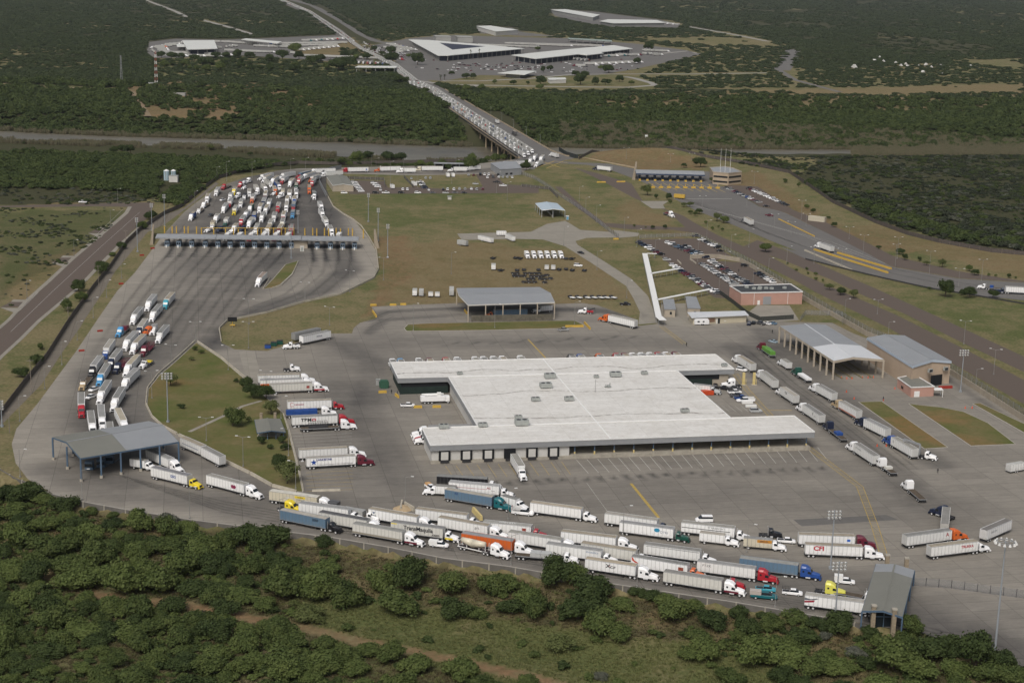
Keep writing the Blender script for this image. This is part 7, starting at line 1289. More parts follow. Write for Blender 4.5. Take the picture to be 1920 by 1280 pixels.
lamp_set('along the outbound plaza lanes',[('I',1317,387,368),('I',1400,386,368),('I',1452,423,402),('I',1483,440,416),('I',1511,424,401),('I',1592,448,426),('I',1618,478,441),('I',1678,503,458),('I',1682,485,445),('I',1742,515,471),('I',1797,537,504),('I',1840,527,487),('I',1577,503,467),('I',1526,494,464),('I',1502,412,376),('I',1414,345,322),('I',1174,300,280),('I',1257,305,290),('I',1297,302,293)])
lamp_set('north of the back lot',[('I',708,346,312),('I',705,331,297),('I',847,344,308),('I',855,320,300),('I',931,362,322),('I',951,375,342),('I',757,315,298),('I',697,318,290),('I',783,352,322),('I',732,345,303)],'single')
lamp_set('on the far side of the booth lot',[('I',425,340,303),('I',473,338,303),('I',545,320,298),('I',573,318,296),('I',365,389,358),('I',407,335,313)],'single')
lamp_set('beside the left road',[('I',51,560,526),('I',139,480,450),('I',207.5,424,394),('I',221,380,354)],'single');lamp_set('on the strip left of the yard',[('I',84,729,687),('I',116,684,640),('I',145,638,603),('I',175,596,558),('I',200,558,525),('I',228,522,495),('I',37,790,743)],'single')
def utility(i,n,x,y,ty):
    g_,h_=top_height((x,y),ty);rt=thing('utility_pole',f'wooden utility pole with crossarm by the left road, {ordl(i, n)}','pole',g_,.3,'utility poles by the left road');MB().cyl((0,0,0),(0,0,h_),.16,.11,6).build('pole',mat('grey_wood',(.22,.19,.16),.9),rt);MB().box(-1.4,1.4,-.08,.08,h_-.7,h_-.55).build('crossarm',mat('grey_wood',(0,0,0)),rt)
UP=sorted([(236,455,431),(185,537.5,497),(128,597.5,574),(59,738,673),(18,812,770)])
for i,(x,y,ty) in enumerate(UP): utility(i,len(UP),x,y,ty)
def flood(x,y,ty,label,n=(4,3),ring=0):
    g_,h_=top_height((x,y),ty);g_.z=max(H1(g_.x,g_.y),-2.2);rt=thing('floodlight_mast',label,'mast',g_,.15);MB().cyl((0,0,0),(0,0,h_),.32 if ring else .24,.16,8).cyl((0,0,0),(0,0,.8),.6,.6,8).build('mast',mat('galvanised_pole',(.27,.29,.31),.55),rt)
    if ring:
        f=MB()
        for i in range(24): a,b_=i*math.pi/12,(i+1)*math.pi/12;f.bar((2.2*math.cos(a),2.2*math.sin(a),h_-.3),(2.2*math.cos(b_),2.2*math.sin(b_),h_-.3),.12)
        for i in range(4): a=i*math.pi/2;f.bar((0,0,h_-.4),(2.2*math.cos(a),2.2*math.sin(a),h_-.3),.12)
        fr=f.build('lamp_ring',STEEL,rt)
        for i in range(12): a=i*math.pi/6;MB().cyl((2.6*math.cos(a),2.6*math.sin(a),h_-.75),(2.5*math.cos(a),2.5*math.sin(a),h_-.1),.42,.2,10).build('floodlight',LAMP,fr)
        return
    nx_,nz_=n;f=MB()
    for k in range(nz_): f.box(-nx_*.55,nx_*.55,-.06,.06,h_-.3-k*.95,h_-.18-k*.95)
    fr=f.build('lamp_frame',STEEL,rt)
    for k in range(nz_):
        for j in range(nx_): xx=(j-(nx_-1)/2)*1.1;MB().cyl((xx,-.5,h_-.45-k*.95),(xx,.05,h_-.2-k*.95),.36,.16,8).build('floodlight',LAMP,fr)
flood(1557,1066,956,'tall floodlight mast between the front queue and the red-lettered truck');flood(1566,1158,1052,'tall floodlight mast at the retaining wall left of the exit canopy');flood(1800.7,735,655,'floodlight mast on the lawn beyond the tan hall');flood(315,792,698,'floodlight mast in the middle of the triangular lawn')
flood(690.7,416,362,'northernmost of three floodlight masts on the lawn right of the booths',(2,3));flood(709,452,390,'middle one of three floodlight masts on the lawn right of the booths',(2,3));flood(726.8,483.6,420,'southernmost of three floodlight masts on the lawn right of the booths',(2,3))
flood(546,484.7,423,'floodlight mast in front of the booth canopy by the island tip',(3,3));flood(559,436.6,394,'floodlight mast just behind the booths right of the truck lanes',(2,3));flood(258,472.5,408,'lowest of three floodlight masts along the left fence',(2,3));flood(285,432.5,381,'middle of three floodlight masts along the left fence',(2,3));flood(309,425,364,'highest of three floodlight masts along the left fence',(2,3));flood(4,800,750,'floodlight mast at the lower left picture edge',(2,4))
g_=G(1886,1013,31);rt=None
bx_=PX((g_.x,g_.y,0));flood(bx_[0],bx_[1],PX((g_.x,g_.y,31))[1],'very tall ring-light mast at the lower right corner',ring=1)
def strip(name,label,cat,s,h,wd,m,z0=0.0,posts=None,r='I',kind=None,group=None,zf=None):
    P=[Vector(p) for p in W2(qs(r,s))];o0=P[0].copy();mb=MB()
    for a,b_ in zip(P[:-1],P[1:]):
        za=z0+(zf(a) if zf else 0);zb=z0+(zf(b_) if zf else 0);a_,c_=a-o0,b_-o0;dd_=(c_-a_).normalized();nn=Vector((-dd_.y,dd_.x))*wd/2
        mb.add([(a_.x-nn.x,a_.y-nn.y,za),(c_.x-nn.x,c_.y-nn.y,zb),(c_.x+nn.x,c_.y+nn.y,zb),(a_.x+nn.x,a_.y+nn.y,za),(a_.x-nn.x,a_.y-nn.y,za+h),(c_.x-nn.x,c_.y-nn.y,zb+h),(c_.x+nn.x,c_.y+nn.y,zb+h),(a_.x+nn.x,a_.y+nn.y,za+h)],[(0,3,2,1),(4,5,6,7),(0,1,5,4),(1,2,6,5),(2,3,7,6),(3,0,4,7)])
    if posts:
        rt=thing(name,label,cat,(o0.x,o0.y,0),0,group);mb.build('panel',m,rt);sp,pw,ph,pm=posts;tot=0
        Lt=sum((b_-a).length for a,b_ in zip(P[:-1],P[1:]));sp=max(sp,Lt/95);me=MB().box(-pw/2,pw/2,-pw/2,pw/2,0,ph).mesh('post',[pm])
        for a,b_ in zip(P[:-1],P[1:]):
            Ls=(b_-a).length
            while tot < Ls: v=a.lerp(b_,tot/Ls);inst('post',me,rt,(v.x-o0.x,v.y-o0.y,z0+(zf(v) if zf else 0)));tot += sp
            tot -= Ls
        return rt
    return tag(mb.build(name,m,None,(o0.x,o0.y,0)),label,cat,group,kind)
def meshmat(name,col,op):
    m,t,b=newmat(name,.7,.3);b.inputs['Base Color'].default_value=(*col,1);b.inputs['Alpha'].default_value=op;return m
LINK=meshmat('chain_link',(.25,.25,.25),.28);SLAT=meshmat('brown_slats',(.10,.085,.075),.88);RWALL=mat('retaining_concrete',(.16,.15,.135),.95,noise=.35,nscale=.25)
strip('retaining_wall','long low grey concrete retaining wall along the bottom edge of the truck road','wall','-20 868 29 897 52 905 98 927 154 941.5 230 955.5 356 975.5 492 992.5 620 1008.5 730 1027.5 830 1047.5 955 1063.5 1087 1086.5 1192 1102.5 1360 1127.5 1558 1160.5 1636 1174',3.2,.35,RWALL,-3.0,(8,.45,3.45,CONC))
strip('verge_kerb','pale kerb line on top of the retaining wall','kerb','98 925.5 154 940.2 230 954.2 356 974 492 991 620 1006.8 730 1025.8 830 1045.8 955 1061.8 1087 1084.8 1192 1100.8 1360 1125.8 1558 1158.8',.12,.3,KERB,.03,kind='structure')
strip('boundary_fence','long dark slatted boundary fence along the left side of the yard','fence','408 336 375 360 340 389 307.5 403 262.5 433 237.5 457 207.5 502 175 542 131 603 87 673 47 720 0 782 -40 835',2.6,.12,SLAT,0,(5,.2,2.9,mat('brown_post',(.14,.12,.10),.9)))
strip('boundary_fence','dark slatted fence between the booth lot and the river brush','fence','408 336 440 326 470 318 520 310 560 307 640 309 700 307 880 303',2.4,.12,SLAT,0,(6,.2,2.7,mat('brown_post',(0,0,0))))
SECW=mat('security_concrete',(.37,.325,.26),.9,noise=.25,nscale=.3)
strip('security_wall','long tan concrete security wall descending along the right side of the yard','wall','1294 485 1320 484 1345 484 1387 491 1414 505 1495 556 1560 593 1625 630 1700 660 1784 703 1920 790 2010 850',2.4,.3,SECW,0,(4.5,.42,2.55,SECW));strip('chain_fence','chain-link fence standing on the uphill side of the tan security wall','fence','1345 462 1372 477 1394 487 1418 500 1500 550 1563 586 1630 623 1705 654 1790 696 1925 781',2.6,.04,LINK,0,(5,.1,2.7,STEEL))
strip('chain_fence','chain-link fence across the grass between exit canopy and right edge','fence','1712 1097 1780 1102 1850 1112 1925 1122 2000 1132',2.4,.04,LINK,0,(3.5,.12,2.6,DARK));strip('chain_fence','tall chain-link fence curving along the service road above the pale pad','fence','970 325 1000 335 1025 350 1044 365 1096 398 1146 438 1160 447',2.8,.05,LINK,0,(4,.12,2.9,STEEL))
strip('chain_fence','chain-link fence along the top of the staff car park','fence','1199 447 1240 445 1305 443 1345 462',2.4,.04,LINK,0,(4,.1,2.5,STEEL));strip('green_fence','dark green screened fence beside the cream office','fence','1350 552 1375 570 1400 590 1425 602 1488 598',2.2,.08,meshmat('green_screen',(.05,.055,.05),.8),0,(4,.1,2.3,DARK));strip('chain_fence','chain-link fence around the warehouse corner yard below the pink building','fence','1500 603 1510 590 1580 592 1580 612',2.4,.04,LINK,0,(4,.1,2.5,STEEL))
for i,(s,lb) in enumerate((('630 338 655 336 720 338 722 352','screened fence around the left corner of the back lot'),('757 333 775 352','slanting screened fence beside the white and blue trailer'),('978 350 1030 356 1046 372','fenced enclosure at the right end of the back lot'))): strip('lot_fence',lb,'fence',s,2.2,.05,meshmat('lot_screen%d' % i,(.12,.11,.10),.6),0,(4,.1,2.3,STEEL))
strip('chain_fence','fence along the crest of the brown mound right of the bridge','fence','1085 300 1110 288 1150 277 1200 282 1260 293 1320 300 1400 308 1480 325 1510 345 1560 380 1640 418 1700 440 1760 455 1860 473 1925 479',2.6,.1,meshmat('rust_fence',(.10,.085,.08),.75),0,(6,.2,2.8,mat('brown_post',(0,0,0))),zf=lambda v: H1(v.x,v.y))
strip('hedge_fence','dark screened fence at the near right end of the bridge','fence','1048 283 1062 292 1078 297 1084 298',3.6,.3,meshmat('dark_hedge',(.035,.04,.038),.95),0,(4,.2,3.7,DARK))
strip('guard_rail','dark guard rail along the lower edge of the outbound lanes','rail','1510 487 1560 500 1597 509 1660 524 1742 542 1835 557 1925 572',.7,.12,DARK,.35,(3,.15,.8,DARK),zf=None)
strip('bridge_approach_rail','tan parapet wall on the right of the bridge foot','wall','1036 284 1062 293 1100 298 1193 316',1.0,.35,BCON,0);
def chunks(lst,where,h,wd,m,r='I',z=.03,step=24,nm='concrete_barrier'):
    seg=[]
    for s in lst:
        P=[Vector(p) for p in W2(qs(r,s))]
        for a,b_ in zip(P[:-1],P[1:]):
            n=max(1,round((b_-a).length/step))
            for i in range(n): seg.append((a.lerp(b_,i/n),a.lerp(b_,(i+1)/n)))
    for i,(a,b_) in enumerate(seg):
        d_=b_-a;L_=d_.length-.5;o=MB().add([(0,-wd/2,0),(L_,-wd/2,0),(L_,wd/2,0),(0,wd/2,0),(0,-wd/4,h),(L_,-wd/4,h),(L_,wd/4,h),(0,wd/4,h)],[(0,3,2,1),(4,5,6,7),(0,1,5,4),(1,2,6,5),(2,3,7,6),(3,0,4,7)]).build(nm,m,None,(a.x,a.y,z),math.atan2(d_.y,d_.x));tag(o,f'pale concrete barrier, {ordw[i]} of the run {where}','barrier',f'concrete barriers {where}')
BAR=mat('barrier_concrete',(.46,.42,.34),.9,noise=.3,nscale=.5)
chunks(['366 641 322 681 297 702 276.5 729 273.5 758 285 781.7 305 800 333 815'],'on the left side of the triangular lawn',.9,.6,BAR,step=14);chunks(['336 817 380 838 423 866 470 889 511 912 558 924'],'down the lower side of the triangular lawn',1.0,.7,BAR,step=11);chunks(['370 641 415 671 462 711'],'on the upper right side of the triangular lawn',.8,.6,BAR,step=16)
chunks(['531 776 542 805 550 837 561 880 569 920'],'right of the picnic shelter',.5,.5,BAR,step=30)
chunks(['610 360 625 388 644 402 662 412 678 425 692 446 706 470 710 505 701 522 640 552 570 567 500 587 426 602 411 617 415 640'],'around the outer bend right of the booths',.9,.5,BAR,step=22)
chunks(['559 491 548 516 526 537 510 541'],'on the right edge of the leaf-shaped island',.7,.6,BAR,step=12);chunks(['505 523 493 543'],'on the left edge of the leaf-shaped island',.7,.6,BAR,step=12)
strip('ramp_wall','curved grey ramp wall at the top right of the booth lot','wall','640 317 620 321 606 327 599 335 599 345 605 357 612 370',3.2,.3,mat('ramp_grey',(.24,.25,.255),.85,noise=.2,nscale=.4),0)
strip('low_wall','low pale wall curving through the middle of the staff car park','wall','1294 487 1300 491 1305 495',.8,.4,BAR,0);strip('low_wall','short pale wall beside the gap of the staff car park','wall','1270 489 1277 496',.8,.4,BAR,0)
def block(rg,x0,y0,x1,y1,h,wd,m,lb,cat='barrier',nm='yellow_barrier',z=.03):
    a,b_=G(*q(rg,x0,y0)),G(*q(rg,x1,y1));d_=b_-a;o=MB().add([(0,-wd/2,0),(d_.length,-wd/2,0),(d_.length,wd/2,0),(0,wd/2,0),(0.1,-wd/3,h),(d_.length-.1,-wd/3,h),(d_.length-.1,wd/3,h),(.1,wd/3,h)],[(0,3,2,1),(4,5,6,7),(0,1,5,4),(1,2,6,5),(2,3,7,6),(3,0,4,7)]).build(nm,m,None,(a.x,a.y,z),math.atan2(d_.y,d_.x));tag(o,lb,cat)
for a in (('S',50,332,93,331,'far left yellow block behind the inspection road'),('S',180,330,225,330,'second yellow block from left behind the inspection road'),('S',250,327,291,327,'third yellow block from left behind the inspection road'),('S',66,372,78,388,'upper slanting yellow block at the inspection road bend'),('S',78,390,92,408,'lower slanting yellow block at the inspection road bend'),('S',680,365,696,388,'slanting pale yellow block left under the inspection canopy'),('S',1350,475,1472,473,'long pale yellow block at the right tip of the thin grass island'),('S',1478,448,1516,490,'slanting pale yellow block right of the thin grass island'),('S',105,913,160,911,'yellow block beside the transformer corner'),('S',218,928,240,946,'slanting yellow block before the west notch fence'),
 ('S',340,1012,396,1012,'left of two yellow blocks below the vacuum truck'),('S',465,1010,523,1010,'right of two yellow blocks below the vacuum truck'),('P',330,345,400,345,'left of two yellow blocks on the brown track'),('P',485,342,552,341,'right of two yellow blocks on the brown track'),('P',458,790,500,790,'yellow block by the pale path gate')): block(*a[:5],1.0,.7,YEL,a[5])
block('E',265,915,820,1090,1.0,.8,YEL,'longer yellow barrier line between the outbound lanes');block('E',440,940,845,1060,1.0,.8,YEL,'upper yellow barrier line beside the outbound lanes');block('E',0,685,268,815,.6,.8,YEL,'yellow kerb barrier along the plaza exit');block('E',195,920,550,1070,.8,.8,BAR,'cream barrier line below the yellow ones on the outbound lanes')
block('Z1',420,242,635,236,.5,1.2,BAR,'long pale wheel stop lying alone on the concrete above the front queue',nm='wheel_stop');block('Z1',1115,350,1185,392,1.4,.8,BAR,'fallen cream beam beside the sand heap in the front queue',nm='concrete_beam');block('Z1',1085,390,1095,335,1.4,.8,BAR,'upright cream beam by the sand heap in the front queue',nm='concrete_beam');block('Z1',1628,395,1690,462,1.6,1.0,PALEY,'big pale yellow beam lying behind the queue',nm='concrete_beam')
for x,y,lb in ((286,466.5,'red plastic barrier nearest the truck booths on the left kerb'),(266,479.5,'second red plastic barrier down the left kerb'),(227,533,'third red plastic barrier down the left kerb'),(187.5,621.5,'fourth red plastic barrier down the left kerb'),(153,658.5,'lowest red plastic barrier on the left kerb')): o=MB().loft([(-1.2,.3,0,.8,.5),(1.2,.3,0,.8,.5)]).build('plastic_barrier',mat('red_plastic',(.30,.03,.02),.7),None,G(x,y),.5);tag(o,lb,'barrier')
CONE=MB().cyl((0,0,0),(0,0,.06),.32,.32,8).cyl((0,0,.06),(0,0,.9),.22,.05,8).mesh('traffic_cone',[mat('cone_orange',(.65,.08,.02),.6)])
for i,(x,y) in enumerate(((787,494),(820,497),(852,497),(918,493),(952,492),(985,490),(865,622),(1047,632),(1118,560),(1555,680),(1598,680),(818,580),(1008,915),(1065,915),(1115,918),(1148,935),(1212,985),(1262,978))):
    o=inst('traffic_cone',CONE,None,G(*q('Z9',x,y)));o.scale=(1.1,)*3;tag(o,f'orange traffic cone near the open sheds, {ordw[i]} of those scattered there','cone','orange cones scattered by the sheds')
r=MB().box(-3,3,-.35,.35,0,1.1).build('plastic_barrier',MATS['red_plastic'],None,G(*q('Z9',1432,556)),.2);tag(r,'red plastic barrier by the door of the tan hall','barrier')
m=MB();m.cyl((0,0,0),(0,0,1.3),3.2,.6,12);tag(m.build('sand_heap',mat('sand',(.42,.32,.20),.95,noise=.2,nscale=1),None,G(*q('Z1',1100,375))),'low heap of sand between the cream beams in the front queue','heap')
# lattice towers and small things beyond the river
for x,y,ty,wd,lb in ((293,157,96,3.2,'red and white lattice telecom tower in the clearing at the upper left'),(228,157,104,2.4,'thin dark lattice tower left of the red and white one')):
    g_,h_=top_height((x,y),ty);h_=max(h_,30);rt=thing('lattice_tower',lb,'tower',g_,.3);n=10
    for k in range(n):
        z0_,z1_=h_*k/n,h_*(k+1)/n;w0,w1=wd*(1-.6*k/n)/2,wd*(1-.6*(k+1)/n)/2;mb=MB()
        for a in range(4):
            c0,c1=((-1,-1),(1,-1),(1,1),(-1,1))[a],((-1,-1),(1,-1),(1,1),(-1,1))[(a+1) % 4];mb.bar((c0[0]*w0,c0[1]*w0,z0_),(c0[0]*w1,c0[1]*w1,z1_),.28);mb.bar((c0[0]*w0,c0[1]*w0,z0_),(c1[0]*w1,c1[1]*w1,z1_),.18)
        mb.build('lattice_section',(mat('tower_red',(.30,.08,.06),.7) if k % 2 and x > 250 else WHT) if x > 250 else STEEL,rt)
r=thing('equipment_hut','small white equipment hut at the foot of the red and white tower','hut',G(284,162));MB().box(-4,4,-3,3,0,4).build('wall',WALLW,r);MB().box(-4.3,4.3,-3.3,3.3,4,4.4).build('roof',UNIT,r)
r=thing('ruined_house','roofless grey house in the dirt clearing at the upper left','house',G(326,180),.05);MB().box(-13,13,-.3,.3,0,3.5).box(-13,-12.4,0,9,0,3.5).box(12.4,13,0,9,0,3.5).box(-13,13,8.7,9.3,0,3.2).box(-2,-1.5,0,9,0,3.2).build('wall',FARC,r);MB().box(-9,-6,-.4,-.3,.8,2.4).box(2,5,-.4,-.3,.8,2.4).build('window',BLACK,r)
r=thing('gauge_tower','small white survey tower on the near river bank right of the bridge','tower',GT(1211,275));MB().bar((-1.6,0,0),(-.7,0,10),.45).bar((1.6,0,0),(.7,0,10),.45).bar((-1.2,0,5),(1.2,0,5),.3).box(-3,3,-1.5,1.5,-1,.4).build('frame',WHT,r);MB().box(-1.3,1.3,-1.2,1.2,10,11.6).build('cabin',WHT,r)
o=thing('lawn_cabin','tiny white hut alone on the lawn south of the back lot','hut',G(843,374));MB().box(-1.3,1.3,-1,1,0,2.2).build('wall',WALLW,o);MB().box(-1.7,1.7,-1.4,1.4,2.2,2.4).build('roof',UNIT,o)
# people: one continuous skinned figure, dark clothing
def person(pos,rz,label,shirt,act=0):
    me=bpy.data.meshes.new('person');V_=[(0,0,.95),(0,0,1.15),(0,0,1.38),(0,0,1.5),(0,.02,1.66),(0,.01,1.78),(.11,0,.9),(.12,.06*act,.5),(.12,-.10*act,.08),(.12,.12,.04),(-.11,0,.9),(-.12,-.06*act,.5),(-.12,.14*act,.08),(-.12,.2*act+.1,.04),(.2,0,1.42),(.27,-.04,1.15),(.27,.10,.92),(.27,.13,.84),(-.2,0,1.42),(-.27,.04,1.15),(-.27,.14,.94),(-.27,.17,.86),(.25,.16,.80),(.29,.16,.80),(-.25,.2,.82),(-.29,.2,.82)]
    E_l=[(0,1),(1,2),(2,3),(3,4),(4,5),(0,6),(6,7),(7,8),(8,9),(0,10),(10,11),(11,12),(12,13),(2,14),(14,15),(15,16),(16,17),(2,18),(18,19),(19,20),(20,21),(17,22),(17,23),(21,24),(21,25)]
    rad=[.16,.15,.17,.065,.11,.075,.1,.075,.05,.045,.1,.075,.05,.045,.075,.05,.035,.035,.075,.05,.035,.035,.014,.014,.014,.014]
    me.from_pydata(V_,E_l,[]);ob=bpy.data.objects.new('person',me);COL.objects.link(ob);mo=ob.modifiers.new('skin','SKIN');ob.modifiers.new('sub','SUBSURF').levels=1
    for i,rr in enumerate(rad): me.skin_vertices[0].data[i].radius=(rr,rr*.8)
    me.skin_vertices[0].data[0].use_root=True;me.materials.append(mat('clothes_'+shirt,CC[shirt],.9));ob.location=pos;ob.rotation_euler=(0,0,rz);tag(ob,label,'person');MB().cyl((0,.0,1.70),(0,-.01,1.82),.105,.08,8).build('hair',BLACK,ob);return ob
for x,y,lb,c,a in ((1287,649,'person in dark clothes standing on the striped crossing north of the warehouse','black',0),(1385,510,'person in black walking between the lower car park rows','black',1),(1448,625,'person in black walking in front of the grey shed','black',1),(1758,887,'person in black alone below the scanner truck','black',1),(1419,371,'person standing on the vehicle plaza','navy',0),(734,738,'left of two guards by the transformer corner','black',0),(745,740,'right of two guards by the transformer corner','navy',0),(504,812,'person in white sitting area of the picnic shelter','white',0),(509,811,'person in black beside the one in white under the picnic shelter','black',0),(1656,751,'person crossing behind the small grass triangle','navy',1)): person(G(x,y)+Vector((0,0,.04)),R.uniform(0,6),lb,c,a)
# ================================================================== vegetation
def leafmat(name,c1,c2,c3=None):
    m,t,b=newmat(name,.7,.15);oi=N(t,'ShaderNodeObjectInfo');pos=N(t,'ShaderNodeTexCoord').outputs['Object']
    n=noise(t,pos,3.0 if name.startswith('crown') else .6,4,.7,.3,.7);c=mixc(t,oi.outputs['Random'],c1,c2);c=mixc(t,mth(t,'MULTIPLY',n,.6),c,c3 or tuple(v*1.5 for v in c2));t.links.new(c,b.inputs['Base Color'])
    tr=N(t,'ShaderNodeBsdfTranslucent');t.links.new(c,tr.inputs[0]);mx=N(t,'ShaderNodeMixShader',_0=.22);out=t.nodes['Material Output'];t.links.new(b.outputs[0],mx.inputs[1]);t.links.new(tr.outputs[0],mx.inputs[2]);t.links.new(mx.outputs[0],out.inputs[0]);return m
LF_M=leafmat('crown_mesquite',(.038,.060,.018),(.092,.125,.036),(.15,.175,.055));LF_D=leafmat('crown_dark',(.030,.048,.016),(.048,.070,.022),(.075,.098,.032));LF_L=leafmat('crown_light',(.085,.105,.035),(.11,.13,.045),(.14,.155,.06));LF_G=leafmat('crown_greygreen',(.085,.090,.068),(.13,.135,.11),(.10,.11,.07))
BARK=mat('bark',(.09,.07,.05),.95,noise=.4,nscale=3)
def crownmesh(seed,mtl,nl=2600,ls=.05,flat_=.62,lobes=11,gap=.25,hull=True):
    rg=np.random.default_rng(seed);vs=[];fs=[];L_=[]
    for i in range(lobes):
        a=rg.uniform(0,6.28);rr=math.sqrt(rg.uniform(0,1))*.34;L_.append((rr*math.cos(a),rr*math.sin(a),rg.uniform(.26,.62)*flat_*(1.15-rr*1.1),rg.uniform(.13,.23)))
    L_.append((0,0,.38*flat_,.27));wts=np.array([l[3]**2 for l in L_]);wts /= wts.sum();cho=rg.choice(len(L_),nl,p=wts)
    d_=rg.normal(size=(nl,3));d_ /= np.linalg.norm(d_,axis=1)[:,None];d_[:,2]=np.where(d_[:,2] < -.35,-d_[:,2],d_[:,2]);rad=rg.uniform(.62,1.08,nl)**.7*np.where(rg.random(nl) < .16,rg.uniform(1.05,1.4,nl),1);C_=np.array([l[:3] for l in L_])[cho];RR=np.array([l[3] for l in L_])[cho]
    P=C_+d_*(RR*rad)[:,None]*np.array([1,1,.85])+rg.normal(size=(nl,3))*.012;P[:,2]=np.maximum(P[:,2],.02)
    keep=np.ones(nl,bool)
    for i in range(int(gap*12)):
        g0=np.array([rg.uniform(-.4,.4),rg.uniform(-.4,.4),rg.uniform(.1,.5)]);keep &= np.linalg.norm(P-g0,axis=1) > rg.uniform(.05,.10)
    P=P[keep];d_=d_[keep];n=len(P);nrm=d_+rg.normal(size=(n,3))*.55+np.array([0,0,.35]);nrm /= np.linalg.norm(nrm,axis=1)[:,None]
    t1=np.cross(nrm,rg.normal(size=(n,3)));t1 /= np.linalg.norm(t1,axis=1)[:,None];t2=np.cross(nrm,t1);sz=ls*rg.uniform(.5,1.2,n)[:,None]
    co=np.stack([P-t1*sz*.8-t2*sz*.3,P+t1*sz*.1-t2*sz*.7,P+t1*sz*.9+t2*sz*.2,P-t1*sz*.1+t2*sz*.8],1).reshape(-1,3);mb=MB();mb.v=[tuple(c) for c in co];mb.f=[[4*i,4*i+1,4*i+2,4*i+3] for i in range(n)];mb.m=[0]*n
    if hull:  # inner hull lobes, added unseen inside the leaves to block light
        for (x,y,z,r_) in L_:
            r_ *= .78;b0=len(mb.v);k=6
            for j,(zz,rr) in enumerate(((-.8,.5),(-.1,1),(.55,.8),(.95,.25))):
                for i in range(k): a=i*2*math.pi/k+j*.5;mb.v.append((x+r_*rr*math.cos(a),y+r_*rr*math.sin(a),max(.0,z+r_*.85*zz)))
            for j in range(3):
                for i in range(k): mb.f.append([b0+j*k+i,b0+j*k+(i+1) % k,b0+(j+1)*k+(i+1) % k,b0+(j+1)*k+i]);mb.m.append(0)
            mb.f.append([b0+3*k+i for i in range(k)]);mb.m.append(0)
    return mb.mesh('crown',[mtl])
CRM={}
for key,mt in (('m',LF_M),('d',LF_D),('l',LF_L),('g',LF_G)): CRM[key]=[crownmesh(ord(key)*10+i,mt,3600 if key != 'l' else 2400,.034,.60 if i % 2 else .72,13,.35 if key != 'l' else .7,key != 'l') for i in range(3)]
TRK=[]
for i in range(3):
    rg=random.Random(i);mb=MB();mb.cyl((0,0,-.03),(.01,0,.22),.028,.02,7)
    for j in range(6): a=j*1.05+rg.random();mb.cyl((.01,0,.12+.02*j),(.22*math.cos(a),.22*math.sin(a),.34+.04*rg.random()),.014,.005,5)
    TRK.append(mb.mesh('trunk',[BARK]))
NTREE=[0]
def plant(g_,wd,kind,label,cat='tree',name='tree',tall=1.0,lift=0.0,group=None):
    rt=thing(name,label,cat,g_,R.uniform(0,6.28),group);i=R.randrange(3);inst('trunk',TRK[i],rt,(0,0,0),0,None,(wd,wd,wd*tall*(1+lift*2.2)));an=R.uniform(.8,1.25);inst('crown',CRM[kind][i],rt,(0,0,wd*lift),0,None,(wd*an,wd/an,wd*tall*R.uniform(.8,1.25)));NTREE[0] += 1;return rt
def scale_at(y): return (y+91)*.97/171
def plants(where,lst,rg_='I',name='tree',cat='tree',lift=.15,adj=None):
    out=[]
    for t_ in lst:
        x,y=q(rg_,t_[0],t_[1]);wd=t_[2]/REG[rg_][2]/scale_at(y)*(adj or 1);out.append((x,y,wd,t_[3] if len(t_) > 3 else 'm'))
    out.sort();n=len(out);w_=sorted(o[2] for o in out)
    for i,(x,y,wd,k) in enumerate(out):
        ad={'m': 'green','d': 'dark green','l': 'pale airy','g': 'grey-green'}[k];sz='large ' if wd > w_[int(n*.8)] and n > 4 else 'small ' if wd < w_[int(n*.25)] and n > 4 else ''
        o=plant(GT(x,y),wd,k,f'{sz}{ad} {cat} {where}, {ordw[i]} of {n} from left' if n > 1 else f'{ad} {cat} {where}',cat,name,R.uniform(.9,1.15)*(1.05 if cat == 'tree' else .82),lift,f'{cat}s {where}' if n > 1 else None)
plants('on the triangular lawn',[(360,335,45,'m'),(400,355,45,'m'),(340,398,45,'l'),(205,560,115,'l'),(625,540,42,'d'),(275,708,56,'d'),(735,640,130,'d'),(700,580,100,'d'),(820,648,130,'d'),(850,745,130,'l'),(605,820,150,'m'),(705,795,50,'l'),(785,935,72,'d'),(850,968,50,'d'),(925,930,70,'d'),(945,975,70,'d'),(905,1098,120,'d'),(955,1190,185,'l')],'Z8')
plants('between the left road and the fence',[(1140,525,120,'d'),(1060,600,85,'m'),(905,745,95,'d'),(850,800,60,'m'),(765,930,135,'d'),(590,1065,120,'d'),(605,1145,105,'m'),(505,1215,115,'m')],'F4',lift=.05);plants('at the bottom of the left fence',[(325,575,72,'m'),(285,690,150,'d'),(175,800,135,'d')],'Z6',lift=.05)
plants('around the turning pad and plaza verge',[(725,445,110,'l'),(795,470,46,'d'),(895,480,65,'d'),(905,508,35,'m'),(1012,535,62,'l'),(1058,535,62,'l'),(1060,590,46,'m'),(1130,590,76,'d'),(1098,605,50,'m'),(1270,645,85,'l'),(1320,660,92,'m'),(1185,668,32,'m'),(622,692,28,'m'),(765,708,46,'d'),(865,706,40,'d'),(712,700,22,'l'),(1235,716,36,'m'),(1282,698,26,'l'),(1310,722,36,'m'),(1648,888,110,'m'),(1245,350,82,'d'),(1010,228,62,'d'),(1140,225,112,'d'),(1802,340,40,'d')],'P')
plants('on the slope above the outbound lanes',[(50,412,40,'m'),(150,445,40,'m'),(260,634,46,'d'),(375,685,40,'d'),(415,742,50,'d'),(205,605,50,'m'),(750,908,46,'d'),(905,948,76,'d'),(945,990,60,'d'),(1055,1000,46,'d'),(1110,1032,62,'l'),(1225,1045,82,'l'),(1430,1075,62,'m'),(1470,1104,76,'d'),(1575,1110,30,'m'),(1630,1115,26,'m'),(1730,1125,42,'d'),(1778,1130,22,'m')],'E')
